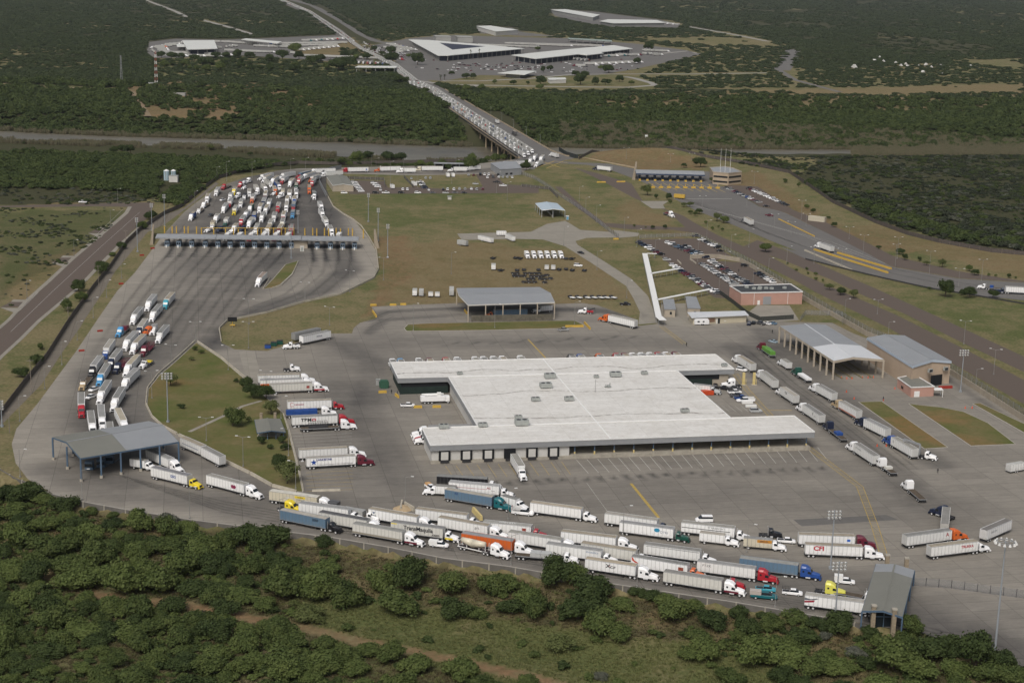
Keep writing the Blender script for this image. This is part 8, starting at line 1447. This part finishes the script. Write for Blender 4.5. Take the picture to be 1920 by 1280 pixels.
plants('on the grass below the outbound lanes',[(1130,1212,42,'d'),(1248,1268,155,'d'),(1375,1255,62,'d'),(1430,1275,115,'d'),(1605,1275,105,'d'),(378,1215,72,'l'),(462,1252,90,'d'),(560,1278,85,'l')],'E');plants('along the service road verge',[(130,1072,30,'m'),(210,1070,30,'m'),(218,1098,26,'m'),(275,1105,34,'m'),(282,1140,34,'m'),(332,1152,30,'m'),(65,1020,22,'m')],'E')
plants('beside the grey metal building',[(1452,1135,185,'d'),(560,1135,250,'m'),(180,1135,120,'d')],'B');plants('at the exit canopy',[(1265,945,185,'m'),(400,860,80,'d'),(460,870,60,'g')],'Z3',lift=.02)
BUSH=dict(name='shrub',cat='bush',lift=-.02,adj=1.2)
REG['M']=(500,1060,2.4)
plants('beside the meadow below the retaining wall',[(250,140,180,'m'),(360,165,170,'m'),(590,205,210,'m'),(500,95,140,'m'),(640,85,180,'d'),(830,115,170,'m'),(840,232,150,'d'),(930,235,110,'m'),(1000,120,150,'m'),(1080,95,130,'m'),(1180,160,140,'m'),(1210,230,130,'m'),(1100,215,120,'d'),(1300,80,180,'d'),(1380,60,130,'m'),(1470,150,210,'d'),(1400,240,170,'d'),(1500,290,190,'m'),(1590,335,120,'m'),(1610,190,120,'m'),(1320,375,145,'l'),(1835,245,165,'m'),(1740,150,90,'d'),(1660,140,70,'d'),(1900,420,110,'m'),(200,255,120,'l'),(130,180,60,'l')],'M',**BUSH)
plants('along the track at the bottom edge',[(60,330,160,'m'),(60,460,210,'m'),(265,375,120,'m'),(280,480,170,'m'),(400,490,130,'m'),(455,405,130,'m'),(560,430,130,'m'),(680,480,170,'m'),(890,510,160,'m'),(190,530,110,'m'),(130,120,150,'m'),(40,100,130,'d'),(980,560,140,'m'),(1180,540,100,'m')],'M',**BUSH)
plants('in the lower right thicket',[(100,910,210,'d'),(330,950,170,'d'),(40,1000,140,'m'),(410,1000,90,'m'),(260,990,120,'m'),(600,890,170,'m'),(640,1010,190,'d'),(860,930,210,'d'),(1020,975,120,'d'),(950,1080,110,'g'),(350,1130,250,'m'),(560,1140,220,'m'),(700,1190,200,'m'),(1160,1150,280,'m'),(1400,1090,260,'d'),(1640,1130,260,'d'),(1800,1150,160,'d'),(1500,1190,200,'m'),(1000,1150,130,'d'),(80,1100,200,'m'),(850,1190,180,'m'),(1300,1220,200,'m'),(1880,1230,160,'m'),(200,1230,180,'m'),(760,980,80,'g'),(1720,1220,200,'m')],'Z3',**BUSH)
plants('in the lower left thicket',[(50,535,140,'d'),(160,555,180,'d'),(260,560,120,'m'),(370,610,150,'d'),(80,640,190,'m'),(440,700,120,'d'),(100,780,200,'m'),(240,820,180,'m'),(330,860,200,'m'),(560,900,230,'m'),(650,830,160,'m'),(790,650,90,'d'),(930,840,175,'m'),(1170,835,210,'m'),(970,690,130,'g'),(1270,890,150,'d'),(1440,800,210,'d'),(1560,785,220,'d'),(1690,900,75,'d'),(1460,950,165,'m'),(800,960,190,'m'),(1030,965,210,'m'),(1200,950,170,'d'),(150,1140,165,'m'),(420,1050,230,'m'),(620,1000,190,'m'),(720,1070,250,'m'),(900,1065,230,'m'),(1100,1080,190,'d'),(1380,1120,210,'m'),(1620,1090,240,'m'),(1830,1090,210,'l'),(500,1125,120,'m'),(650,1170,200,'m'),(800,1200,210,'m'),(1130,1240,200,'m'),(1280,1200,170,'d'),(1520,1170,150,'m'),(60,960,170,'m'),(20,1180,110,'d'),(250,1240,180,'m'),(450,1290,190,'m'),(980,1290,190,'m'),(1580,1290,210,'m'),(1760,1210,190,'l'),(250,720,150,'m'),(520,770,150,'m'),(20,870,140,'d'),(200,940,160,'m'),(130,700,130,'d'),(640,640,70,'m'),(1050,700,90,'m'),(1320,735,110,'m'),(1600,765,130,'d'),(1850,800,120,'d'),(760,800,130,'d'),(360,960,180,'m'),(1720,990,160,'m'),(1880,960,170,'m'),(60,1260,160,'m')],'Z7',**BUSH)
REG['FA']=REG['A']
def filler(where,poly,sp,lo,hi,pal):
    P=qs('I',poly);out=[];tries=0;allp=[(o.location.x,o.location.y) for o in bpy.data.objects if o.parent is None and o.name.startswith('shrub')]
    while tries < 2600:
        tries += 1;x,y=R.uniform(min(p[0] for p in P),max(p[0] for p in P)),R.uniform(min(p[1] for p in P),max(p[1] for p in P))
        if not inpoly([x],[y],P)[0] or dseg(np.array([x]),np.array([y]),TRKP)[0] < 13: continue
        g_=GT(x,y);dd=sp*R.uniform(.75,1.35)
        if all((g_.x-a)**2+(g_.y-b_)**2 > dd*dd for a,b_ in allp): allp.append((g_.x,g_.y));out.append((x,y,R.uniform(lo,hi)*scale_at(y),R.choice(pal)))
    plants(where,out,'I','shrub','bush',-.02)
TRKP=qs('I','-20 1040 60 1065 160 1110 260 1128 330 1130 420 1150 560 1175 630 1192 660 1200 760 1218 830 1233 930 1255 1010 1272 1080 1295')
filler('in the lower left brush','-30 900 140 955 300 985 500 1030 560 1090 560 1150 500 1170 640 1215 760 1300 -30 1320',6.6,4.5,11,'mmmmmdd')
filler('in the lower right brush','1230 1135 1500 1165 1700 1200 1925 1275 1925 1330 1300 1330 1440 1260 1300 1210',7.4,4,10,'mmmdd');filler('over the foreground meadow','560 1110 1200 1120 1300 1200 1420 1320 760 1300 600 1180',24,2.5,5.5,'mmlg')
plants('in the upper left park strip',[(95,82,50,'d'),(160,235,90,'d'),(245,248,110,'d'),(335,245,80,'d'),(380,305,90,'m'),(258,305,55,'d'),(325,325,50,'d'),(185,330,90,'m'),(413,342,45,'m'),(470,355,60,'m'),(455,262,100,'d'),(530,308,110,'d'),(590,300,100,'d'),(570,355,80,'m'),(650,240,90,'d'),(690,350,100,'m'),(720,320,90,'d'),(735,270,60,'m'),(805,288,60,'d'),(878,285,60,'d'),(945,292,50,'d'),(865,330,100,'d'),(960,350,90,'d'),(1045,340,70,'d'),(745,235,90,'d'),(845,238,90,'d'),(955,238,90,'d'),(1140,358,80,'d'),(1240,340,55,'m'),(1125,270,110,'d'),(1245,250,120,'d'),(1370,312,90,'m'),(1395,250,110,'d'),(1520,300,130,'d'),(1640,345,80,'m'),(1590,275,130,'d'),(1350,372,110,'d'),(1450,355,80,'d'),(1370,185,110,'m'),(1785,180,75,'d'),(1810,232,90,'d'),(1750,350,180,'d'),(1850,330,150,'d')],'A',lift=.1)
plants('among the far customs roads',[(980,425,195,'d'),(660,395,210,'d'),(870,330,85,'m'),(520,300,100,'d'),(650,285,150,'d'),(430,240,90,'d'),(200,350,90,'m'),(330,360,150,'d'),(1420,555,90,'d'),(1610,600,140,'d'),(1700,600,100,'d'),(1500,750,90,'m'),(1610,755,130,'m'),(1800,750,100,'m'),(750,655,150,'d'),(830,660,120,'d'),(640,600,110,'d')],'U',lift=.08)
plants('around the far ring road',[(665,365,70,'d'),(730,350,80,'d'),(620,168,70,'m'),(950,400,90,'d'),(1040,415,90,'d'),(1000,475,150,'d'),(1130,480,100,'d'),(1225,475,90,'d'),(1350,450,90,'d'),(1455,475,60,'m'),(1255,370,130,'d'),(1515,290,90,'d'),(1610,170,110,'d'),(225,470,60,'m'),(400,475,80,'d'),(525,475,45,'d'),(640,475,120,'d'),(110,525,80,'m'),(640,520,80,'m'),(1780,345,70,'d'),(1185,340,60,'m')],'Y',lift=.08)
for x,y,ty in ((882.5,111,93.5),(898.5,110,92),(826,150,140),(833.5,150,140)):
    g_,h_=top_height((x,y),ty);rt=thing('palm_tree','dark palm tree on the square before the triangular hall','palm',g_,0,'palms on the far square');MB().cyl((0,0,0),(0,0,h_-2),.45,.35,7).build('trunk',BARK,rt);mb=MB()
    for i in range(26): a=R.uniform(0,6.28);e=R.uniform(-.6,1.1);L_=R.uniform(2.6,3.6);c=Vector((math.cos(a)*math.cos(e),math.sin(a)*math.cos(e),math.sin(e)))*L_;sd=Vector((-math.sin(a),math.cos(a),0))*.5;p=Vector((0,0,h_-2));mb.quad(p-sd*.4,p+c*.6-sd,p+c,p+c*.6+sd)
    mb.build('crown',LF_D,rt)
print('trees',NTREE[0])
plants('on the near river bank',[(230,288,22,'d'),(215,288,18,'d'),(245,288,20,'d'),(160,272,12,'d'),(45,270,8,'d'),(62,282,10,'d'),(332,276,7,'d'),(358,277,8,'d'),(395,282,18,'l'),(470,293,14,'d'),(690,303,32,'d'),(725,303,34,'d'),(752,304,30,'d'),(668,306,26,'m'),(790,312,18,'m'),(590,293,10,'d'),(885,306,22,'m'),(930,306,24,'m'),(960,305,18,'m'),(852,259,26,'d'),(817,262,24,'d'),(795,256,20,'m'),(835,268,16,'m'),(870,266,14,'m'),(655,313,16,'m'),(780,314,14,'m'),(805,314,16,'m'),(830,313,18,'m'),(860,312,20,'m'),(905,309,18,'d'),(945,303,20,'m'),(915,303,16,'m'),(640,310,20,'m'),(620,309,18,'d'),(600,308,20,'m'),(575,309,18,'m')])
# ---- uncountable brush, woods and reeds: geometry-node instances of small clumps
def stuff_instances(name,label,pts,protos,scl,sz):
    pc=bpy.data.collections.new(name+'_protos')
    for i,me in enumerate(protos): pc.objects.link(bpy.data.objects.new(f'{name}_clump_{i}',me))
    me=bpy.data.meshes.new(name);n=len(pts);me.vertices.add(n);me.vertices.foreach_set('co',pts.astype(np.float32).ravel())
    me.attributes.new('sc','FLOAT_VECTOR','POINT').data.foreach_set('vector',np.stack([scl,scl,sz],1).astype(np.float32).ravel());me.attributes.new('rz','FLOAT','POINT').data.foreach_set('value',NR.uniform(0,6.28,n).astype(np.float32));me.attributes.new('ix','INT','POINT').data.foreach_set('value',NR.integers(0,len(protos),n).astype(np.int32));me.update()
    ob=bpy.data.objects.new(name,me);COL.objects.link(ob);tag(ob,label,None,None,'stuff');g_=bpy.data.node_groups.new(name,'GeometryNodeTree');g_.interface.new_socket('Geometry',in_out='INPUT',socket_type='NodeSocketGeometry');g_.interface.new_socket('Geometry',in_out='OUTPUT',socket_type='NodeSocketGeometry')
    a=g_.nodes.new('NodeGroupInput');z=g_.nodes.new('NodeGroupOutput');ip=g_.nodes.new('GeometryNodeInstanceOnPoints');ci=g_.nodes.new('GeometryNodeCollectionInfo');ci.inputs['Collection'].default_value=pc;ci.inputs['Separate Children'].default_value=True;ci.inputs['Reset Children'].default_value=True
    def na(nm,dt): nn=g_.nodes.new('GeometryNodeInputNamedAttribute');nn.data_type=dt;nn.inputs[0].default_value=nm;return nn.outputs[0]
    cb=g_.nodes.new('ShaderNodeCombineXYZ');er=g_.nodes.new('FunctionNodeEulerToRotation');k=g_.links.new;k(na('rz','FLOAT'),cb.inputs[2]);k(cb.outputs[0],er.inputs[0]);k(a.outputs[0],ip.inputs['Points']);k(ci.outputs[0],ip.inputs['Instance']);ip.inputs['Pick Instance'].default_value=True
    k(na('ix','INT'),ip.inputs['Instance Index']);k(er.outputs[0],ip.inputs['Rotation']);k(na('sc','FLOAT_VECTOR'),ip.inputs['Scale']);k(ip.outputs[0],z.inputs[0]);ob.modifiers.new('scatter','NODES').node_group=g_;return ob
def small(seed,mt,nl,ls,fl=.7,lobes=7): return crownmesh(seed,mt,nl,ls,fl,lobes,.2,True)
def grid(y0,y1,sp,half): # jittered points, spacing grows with distance
    out=[];y=y0
    while y < y1:
        s_=max(sp[0],y*sp[1]);w_=y*half+40;n=int(2*w_/s_);xs=np.linspace(-w_,w_,n)+NR.uniform(-.5,.5,n)*s_;yy_=y+NR.uniform(-.5,.5,n)*s_;out.append(np.stack([xs,yy_,np.full(n,s_)],1));y += s_
    return np.concatenate(out)
def lookup(A,x,y): r_=np.clip(np.searchsorted(ys,y)-1,0,len(ys)-1);c_=np.clip(((x/(ys[r_]*.42+160)+1)/2*(len(us)-1)).round().astype(int),0,len(us)-1);return A[r_,c_]
ROADS=[qs('I',s) for s in ('513 -3 575 24 628 62 676 94 730 122 765 157 848 208 860 222 940 224 917 214 834 167 800 148 760 123 700 92 770 84 770 77 722 78 690 67 604 15 552 -3','690 84 770 71 850 64 960 68 1190 79 1290 93 1318 102 1245 120 1200 145 1232 156 1232 166 1060 170 880 166 800 152 755 127','276 77 330 71 420 73 520 69 640 64 700 84 700 92 640 90 640 105 745 112 745 122 600 116 460 107 340 111 286 112 271 98','1026 15 1110 20 1240 36 1285 45 1275 54 1150 52 1100 46 1035 32','890 46 960 50 975 56 1045 68 990 71 895 66','1484 90 1496 92 1484 128 1498 150 1580 172 1576 178 1490 154 1455 132 1472 110')]
DT=[(qs('I',s),w_) for s,w_ in (('272 0 330 22 352 33',3.5),('380 38 425 50 478 66',3.5),('0 160 100 163 250 172',3.5),('245 172 275 218',5),('1290 50 1380 66 1442 79',3),('540 9 580 34 625 68 640 74',3),('330 178 400 200 420 214',4),('0 380 110 384 290 380',4),('300 345 322 352 285 382',5),('590 6 640 30 700 62',3),('1040 160 1200 168 1600 166',2),('1200 140 1440 138',2.5),('400 22 900 10 1300 30',0))]
pts=grid(1500,8000,(3.9,.0031),.36);x,y,s_=pts.T;z=Hn(x,y);qx,qy=PXn(x,y,z);kk=lookup(BRUSHK,x,y)
for P in ROADS: kk=kk*(1-inpoly(qx,qy,P))
for P,w_ in DT: kk=kk*(dseg(qx,qy,P) > w_) if w_ else kk
yl_,yu_=np.interp(x,RLx,RLy),np.interp(x,RUx,RUy);wet=(y > yl_-6) & (y < yu_+6)
brd=(x > np.interp(y,[bl1.y-20,bl0.y+60],[min(bl1.x,bl0.x)-40]*2)) & inpoly(x,y,[(bl0.x-14,bl0.y+30),(bl1.x-14,bl1.y-25),(br1.x+14,br1.y-25),(br0.x+14,br0.y+30)])
site=inpoly(qx,qy,qs('I','408 336 560 308 880 304 975 300 1036 284 1090 300 1150 274 1320 300 1480 325 1520 350 1640 418 1780 457 1925 479 1925 700 300 700 0 560 0 388 290 382 330 392'))
pine=vnoise(x,y,22,51);den=np.where(y < 2050,.93,.86)
gapn=vnoise(x,y,260,53);den=den*(1-.55*sm(.52,.68,gapn)*(qy < 150));sparse=.24+.2*(pine > .55)
rightgap=inpoly(qx,qy,qs('I','1180 100 1500 100 1925 130 1925 -60 1300 -60 1000 -60 1000 0 1250 20 1500 60'))*(vnoise(x,y*.35,90,57) > .56);den=den*(1-.85*rightgap)
den=den*(1-.8*inpoly(qx,qy,qs('I','200 0 420 0 520 30 300 40'))*(pine > .5))
u_=NR.random(len(x));ok=(u_ < kk*den+sparse*(kk < .3)*(y > 1700)*(kk > .02)) & ~wet & ~brd & ~site & (z > -15.2)
scrub=inpoly(qx,qy,qs('I','1240 282 1400 282 1925 276 1925 470 1780 452 1640 412 1500 345 1440 318 1330 300'));fld=inpoly(qx,qy,qs('I','-10 372 200 384 290 382 0 600 -10 600'))
wood=(y < np.interp(x,RUx,RUy)+420) & ~scrub
A1=ok & wood & (y > yu_) & (u_*7 % 1 < .85);A2=ok & ~wood & ~scrub
def emit(nm,lb,mask,protos,wf,hf,lo=.75,hi=1.35):
    n=mask.sum();w_=s_[mask]*wf*NR.uniform(lo,hi,n);stuff_instances(nm,lb,np.stack([x[mask],y[mask],z[mask]-.2],1),protos,w_,(w_*hf if hf else 3.4+.12*w_)*NR.uniform(.7,1.5,n));print(nm,n)
WD=leafmat('woodland_leaves',(.030,.050,.016),(.068,.092,.028),(.095,.118,.040));WB=leafmat('brush_leaves',(.030,.048,.020),(.062,.082,.032),(.085,.100,.045));WS=leafmat('scrub_leaves',(.022,.033,.015),(.034,.046,.020),(.085,.088,.070))
emit('riverside_woodland','dense riverside woodland',A1,[small(200+i,WD,380,.085) for i in range(4)],1.45,.72,.5,1.8);emit('brush','endless dark brush on the plain beyond the river',A2,[small(220+i,WB,300,.10,.5,9) for i in range(4)],1.45,0,.55,1.5)
def gridpx(poly,sp): # points in a pixel polygon
    P=W2(poly,0);xs=[p[0] for p in P];yy_=[p[1] for p in P];gx,gy=np.meshgrid(np.arange(min(xs),max(xs),sp),np.arange(min(yy_),max(yy_),sp));gx=gx.ravel()+NR.uniform(-.5,.5,gx.size)*sp;gy=gy.ravel()+NR.uniform(-.5,.5,gy.size)*sp;o=inpoly(gx,gy,P);return gx[o],gy[o]
def emit2(nm,lb,parts,protos):
    X_,Y_,S1,S2=[np.concatenate(v) for v in zip(*parts)];stuff_instances(nm,lb,np.stack([X_,Y_,Hn(X_,Y_)-.12],1),protos,S1,S2);print(nm,len(X_))
pr=[];sx,sy=gridpx(qs('I','1250 290 1400 286 1925 284 2100 284 2100 480 1925 476 1780 454 1640 414 1560 375 1515 345 1480 322 1330 299'),3.0);nz=vnoise(sx,sy,35,61);o=NR.random(len(sx)) < np.where(nz > .47,.8,.16);sx,sy=sx[o],sy[o];w_=1.8+5.5*NR.random(len(sx))**2.2;pr.append((sx,sy,w_,w_*.6))
sx,sy=gridpx(qs('I','1530 355 1560 350 1700 390 1925 420 1925 474 1780 452 1640 412'),9);w_=NR.uniform(6,10,len(sx));pr.append((sx,sy,w_,w_*.8))
emit2('scrub','dark thorny scrub covering the flats at the right',pr,[small(240+i,WS,300,.10,.6) for i in range(3)]+[small(244,WB,300,.1,.7),small(246,WD,300,.10,.7),small(247,LF_G,220,.09,.5)])
sx,sy=gridpx(qs('I','-300 392 230 390 235 400 190 440 125 495 80 535 30 575 -40 640 -300 640'),3.2);nz=vnoise(sx,sy,28,63);o=(NR.random(len(sx)) < np.where(nz > .60,.8,.05));sx,sy=sx[o],sy[o];w_=NR.uniform(1.4,3.6,len(sx));p1=(sx,sy,w_,w_*.6)
sx,sy=gridpx(qs('I','-300 330 200 340 280 352 300 380 200 384 -300 382'),4.5);nz=vnoise(sx,sy,30,65);o=NR.random(len(sx)) < np.where(nz > .45,.8,.1);sx,sy=sx[o],sy[o];w_=NR.uniform(2,5,len(sx));p2=(sx,sy,w_,w_*.6)
emit2('field_scrub','low grey-green scrub on the left field',[p1,p2],[small(250,LF_G,220,.12,.5),small(251,WS,260,.12,.6),small(252,WD,260,.12,.6)])
sx,sy=gridpx(qs('I','-300 268 0 272 400 286 640 298 880 312 880 300 640 296 560 304 405 335 335 388 290 378 250 360 -300 345'),5.2);o=(np.interp(sx,RLx,RLy)-sy > 40) & (NR.random(len(sx)) < .9);tx_,ty_=PXn(sx,sy,Hn(sx,sy)+4.8);o &= ty_ > np.interp(tx_,[0,200,400,520,640,760,900],[274,280,288,295,301,308,312]);cx_,cy_=PXn(sx,sy,Hn(sx,sy));o &= ~inpoly(cx_,cy_,qs('I','405 338 440 326 560 310 900 306 980 298 990 330 405 420 300 440')) & ~inpoly(cx_,cy_,qs('I','300 330 335 330 340 352 300 352')) & (dseg(cx_,cy_,qs('I','312 350 285 384')) > 6);sx,sy=sx[o],sy[o];w_=NR.uniform(4.5,10.5,len(sx));p1=(sx,sy,w_,w_*.75)
sx,sy=gridpx(qs('I','-300 262 0 266 400 280 640 292 640 299 400 294 0 280 -300 276'),3.6);fl0=np.interp(sx,RLx,RLy)-sy;o=(fl0 > 12) & (fl0 < 120) & (vnoise(sx,sy,22,81) > .42);sx,sy=sx[o],sy[o];w_=NR.uniform(2,4.5,len(sx));p0=(sx,sy,w_,w_*.6)
sx,sy=gridpx(qs('I','640 286 1000 280 1010 302 940 308 900 306 640 312'),6);o=(np.interp(sx,RLx,RLy)-sy > 12) & (NR.random(len(sx)) < .8) & (sy > G(700,309).y);sx,sy=sx[o],sy[o];w_=NR.uniform(5,9,len(sx));p2=(sx,sy,w_,w_*.7)
o=fg_=None;sx,sy=gridpx(qs('I','1505 345 1570 372 1640 408 1780 448 1925 472 1925 455 1780 430 1640 385 1530 340'),7);w_=NR.uniform(6,10,len(sx));p3=(sx,sy,w_,w_*.8)
emit2('near_bank_woodland','dense green woodland on the near bank of the river',[p0,p1,p2,p3],[small(260+i,WD,700,.075) for i in range(4)])
# reeds
def reedmesh(seed,mt):
    rg=random.Random(seed);mb=MB()
    for i in range(46):
        x_,y_=rg.uniform(-.5,.5),rg.uniform(-.5,.5);a=rg.uniform(0,3.14);h_=rg.uniform(.55,1.0);dx,dy=math.cos(a)*.035,math.sin(a)*.035;tx,ty=rg.uniform(-.1,.1),rg.uniform(-.1,.1);mb.quad((x_-dx,y_-dy,0),(x_+dx,y_+dy,0),(x_+dx+tx,y_+dy+ty,h_),(x_-dx+tx,y_-dy+ty,h_))
    return mb.mesh('reeds',[mt])
RM=leafmat('reed_leaves',(.17,.15,.095),(.13,.135,.075),(.19,.17,.11));pr=[]
yb=lambda X,a,b_: (np.interp(X,RUx,RUy),a,b_)
gx,gy=np.meshgrid(np.arange(-560,760,3.0),np.arange(1280,1700,3.0));gx=gx.ravel()+NR.uniform(-1.5,1.5,gx.size);gy=gy.ravel()+NR.uniform(-1.5,1.5,gy.size);fu=gy-np.interp(gx,RUx,RUy);fl_=np.interp(gx,RLx,RLy)-gy;cx_,cy_=PXn(gx,gy,-10+0*gx)
o=((fu > 1) & (fu < np.where(cx_ > 1050,95,14)) & ((cx_ > 1050) | (vnoise(gx,gy,25,71) > .35))) | ((fl_ > 1) & (fl_ < np.where(cx_ < 620,30,10)) & (cx_ < 900) & (vnoise(gx,gy,30,73) > .40)) | ((cx_ > 1380) & (fu < 95) & (fl_ < 40) & ~((cx_ > 1360) & (cx_ < 1590) & (fu < -10) & (fl_ < -10)) & (cx_ > 1600));o &= ~inpoly(gx,gy,[(bl0.x-12,bl0.y+30),(bl1.x-12,bl1.y-20),(br1.x+12,br1.y-20),(br0.x+12,br0.y+30)])
gx,gy=gx[o],gy[o];w_=NR.uniform(3,4.5,len(gx));Z_=np.maximum(Hn(gx,gy),-14.1);stuff_instances('reeds','tall brown-green reeds along the river banks',np.stack([gx,gy,Z_],1),[reedmesh(i,RM) for i in range(3)],w_,NR.uniform(3.0,5.0,len(gx)));print('reeds',len(gx))
# foreground undergrowth between the bushes
gx,gy=np.meshgrid(np.arange(-330,330,2.1),np.arange(345,520,2.1));gx=gx.ravel()+NR.uniform(-1,1,gx.size);gy=gy.ravel()+NR.uniform(-1,1,gy.size);d0=np.interp(gx,NWx,NWy)-gy;Z_=Hn(gx,gy);cx_,cy_=PXn(gx,gy,Z_)
th=inpoly(cx_,cy_,qs('I','-60 890 140 950 300 980 480 1015 560 1060 560 1150 480 1170 640 1215 780 1320 -60 1330')) | inpoly(cx_,cy_,qs('I','1250 1150 1500 1175 1730 1205 1960 1290 1960 1340 1280 1340 1430 1250 1300 1215'));o=(d0 > 5) & (dseg(cx_,cy_,TRKP) > 14) & (NR.random(len(gx)) < np.where(th,.62,.05)*(vnoise(gx,gy,14,91) > .36));gx,gy,Z_=gx[o],gy[o],Z_[o];w_=NR.uniform(1.4,4.2,len(gx))
stuff_instances('undergrowth','low green undergrowth between the foreground bushes',np.stack([gx,gy,Z_-.1],1),[small(280+i,LF_M if i < 2 else LF_D,420,.09,.7) for i in range(3)],w_,w_*NR.uniform(.6,1.0,len(gx)))
# foreground grass tufts
gx,gy=np.meshgrid(np.arange(-330,330,.95),np.arange(345,520,.95));gx=gx.ravel()+NR.uniform(-.45,.45,gx.size);gy=gy.ravel()+NR.uniform(-.45,.45,gy.size);d0=np.interp(gx,NWx,NWy)-gy;Z_=Hn(gx,gy);cx_,cy_=PXn(gx,gy,Z_);tk=dseg(cx_,cy_,qs('I','-20 1040 60 1065 160 1110 260 1128 330 1130 420 1150 560 1175 630 1192 660 1200 760 1218 830 1233 930 1255 1010 1272 1080 1295'));o=(d0 > 2.5) & (tk > 9) & (cx_ > -60) & (cx_ < 1990) & (cy_ < 1330) & (NR.random(len(gx)) < .75);gx,gy,Z_,cx_,cy_=gx[o],gy[o],Z_[o],cx_[o],cy_[o]
TG=leafmat('meadow_tufts',(.115,.135,.045),(.155,.165,.062),(.18,.175,.08));TB=leafmat('dry_tufts',(.095,.075,.038),(.075,.068,.034),(.12,.10,.055));md=inpoly(cx_,cy_,qs('I','560 1105 700 1120 850 1145 1000 1170 1140 1190 1300 1200 1420 1230 1500 1290 900 1290 780 1235 640 1195 560 1160')) | (NR.random(len(gx)) < .3)
def tuft(seed,mt):
    rg=random.Random(seed);mb=MB()
    for i in range(12):
        a=rg.uniform(0,6.28);r_=rg.uniform(.1,.5);x_,y_=r_*math.cos(a),r_*math.sin(a);b_=rg.uniform(0,3.14);dx,dy=math.cos(b_)*.16,math.sin(b_)*.16;mb.add([(x_-dx,y_-dy,0),(x_+dx,y_+dy,0),(x_*1.7+dx*.4,y_*1.7+dy*.4,rg.uniform(.5,1))],[(0,1,2)])
    return mb.mesh('tuft',[mt])
for nm,lb,mk,mt in (('meadow_grass','green tufted meadow grass in the foreground',md,TG),('dry_grass','dry brown grass tufts on the foreground slope',~md,TB)):
    n=mk.sum();stuff_instances(nm,lb,np.stack([gx[mk],gy[mk],Z_[mk]-.05],1),[tuft(i,mt) for i in range(3)],NR.uniform(.7,1.3,n),NR.uniform(.35,.75,n));print(nm,n)
# ================================================================== thin air haze round the whole place
hm=bpy.data.materials.new('haze');hm.use_nodes=True;t=hm.node_tree;t.nodes.remove(t.nodes['Principled BSDF']);pvn=t.nodes.new('ShaderNodeVolumePrincipled');pvn.inputs['Color'].default_value=(.80,.86,.93,1);pvn.inputs['Density'].default_value=2.2e-5;pvn.inputs['Anisotropy'].default_value=.2
t.links.new(pvn.outputs[0],t.nodes['Material Output'].inputs['Volume']);hz_=MB().box(-13000,13000,-300,26500,-22,190).build('haze',hm);tag(hz_,kind='stuff');scene.cycles.volume_bounces=0
# ================================================================== labels of look-alikes told apart by their place
dup={}
for o in bpy.data.objects:
    if o.parent is None and 'label' in o and 'category' in o: dup.setdefault(o['label'],[]).append(o)
for lb,L_ in dup.items():
    if len(L_) > 1 and len(L_) < 60:
        L_.sort(key=lambda o: PX(o.location)[0])
        for i,o in enumerate(L_): o['label']=f'{lb}, {ordw[i]} from left'
for o in bpy.data.objects:
    if 'label' in o and len(o['label'].split()) > 16: print('LONG',o.name,o['label'])
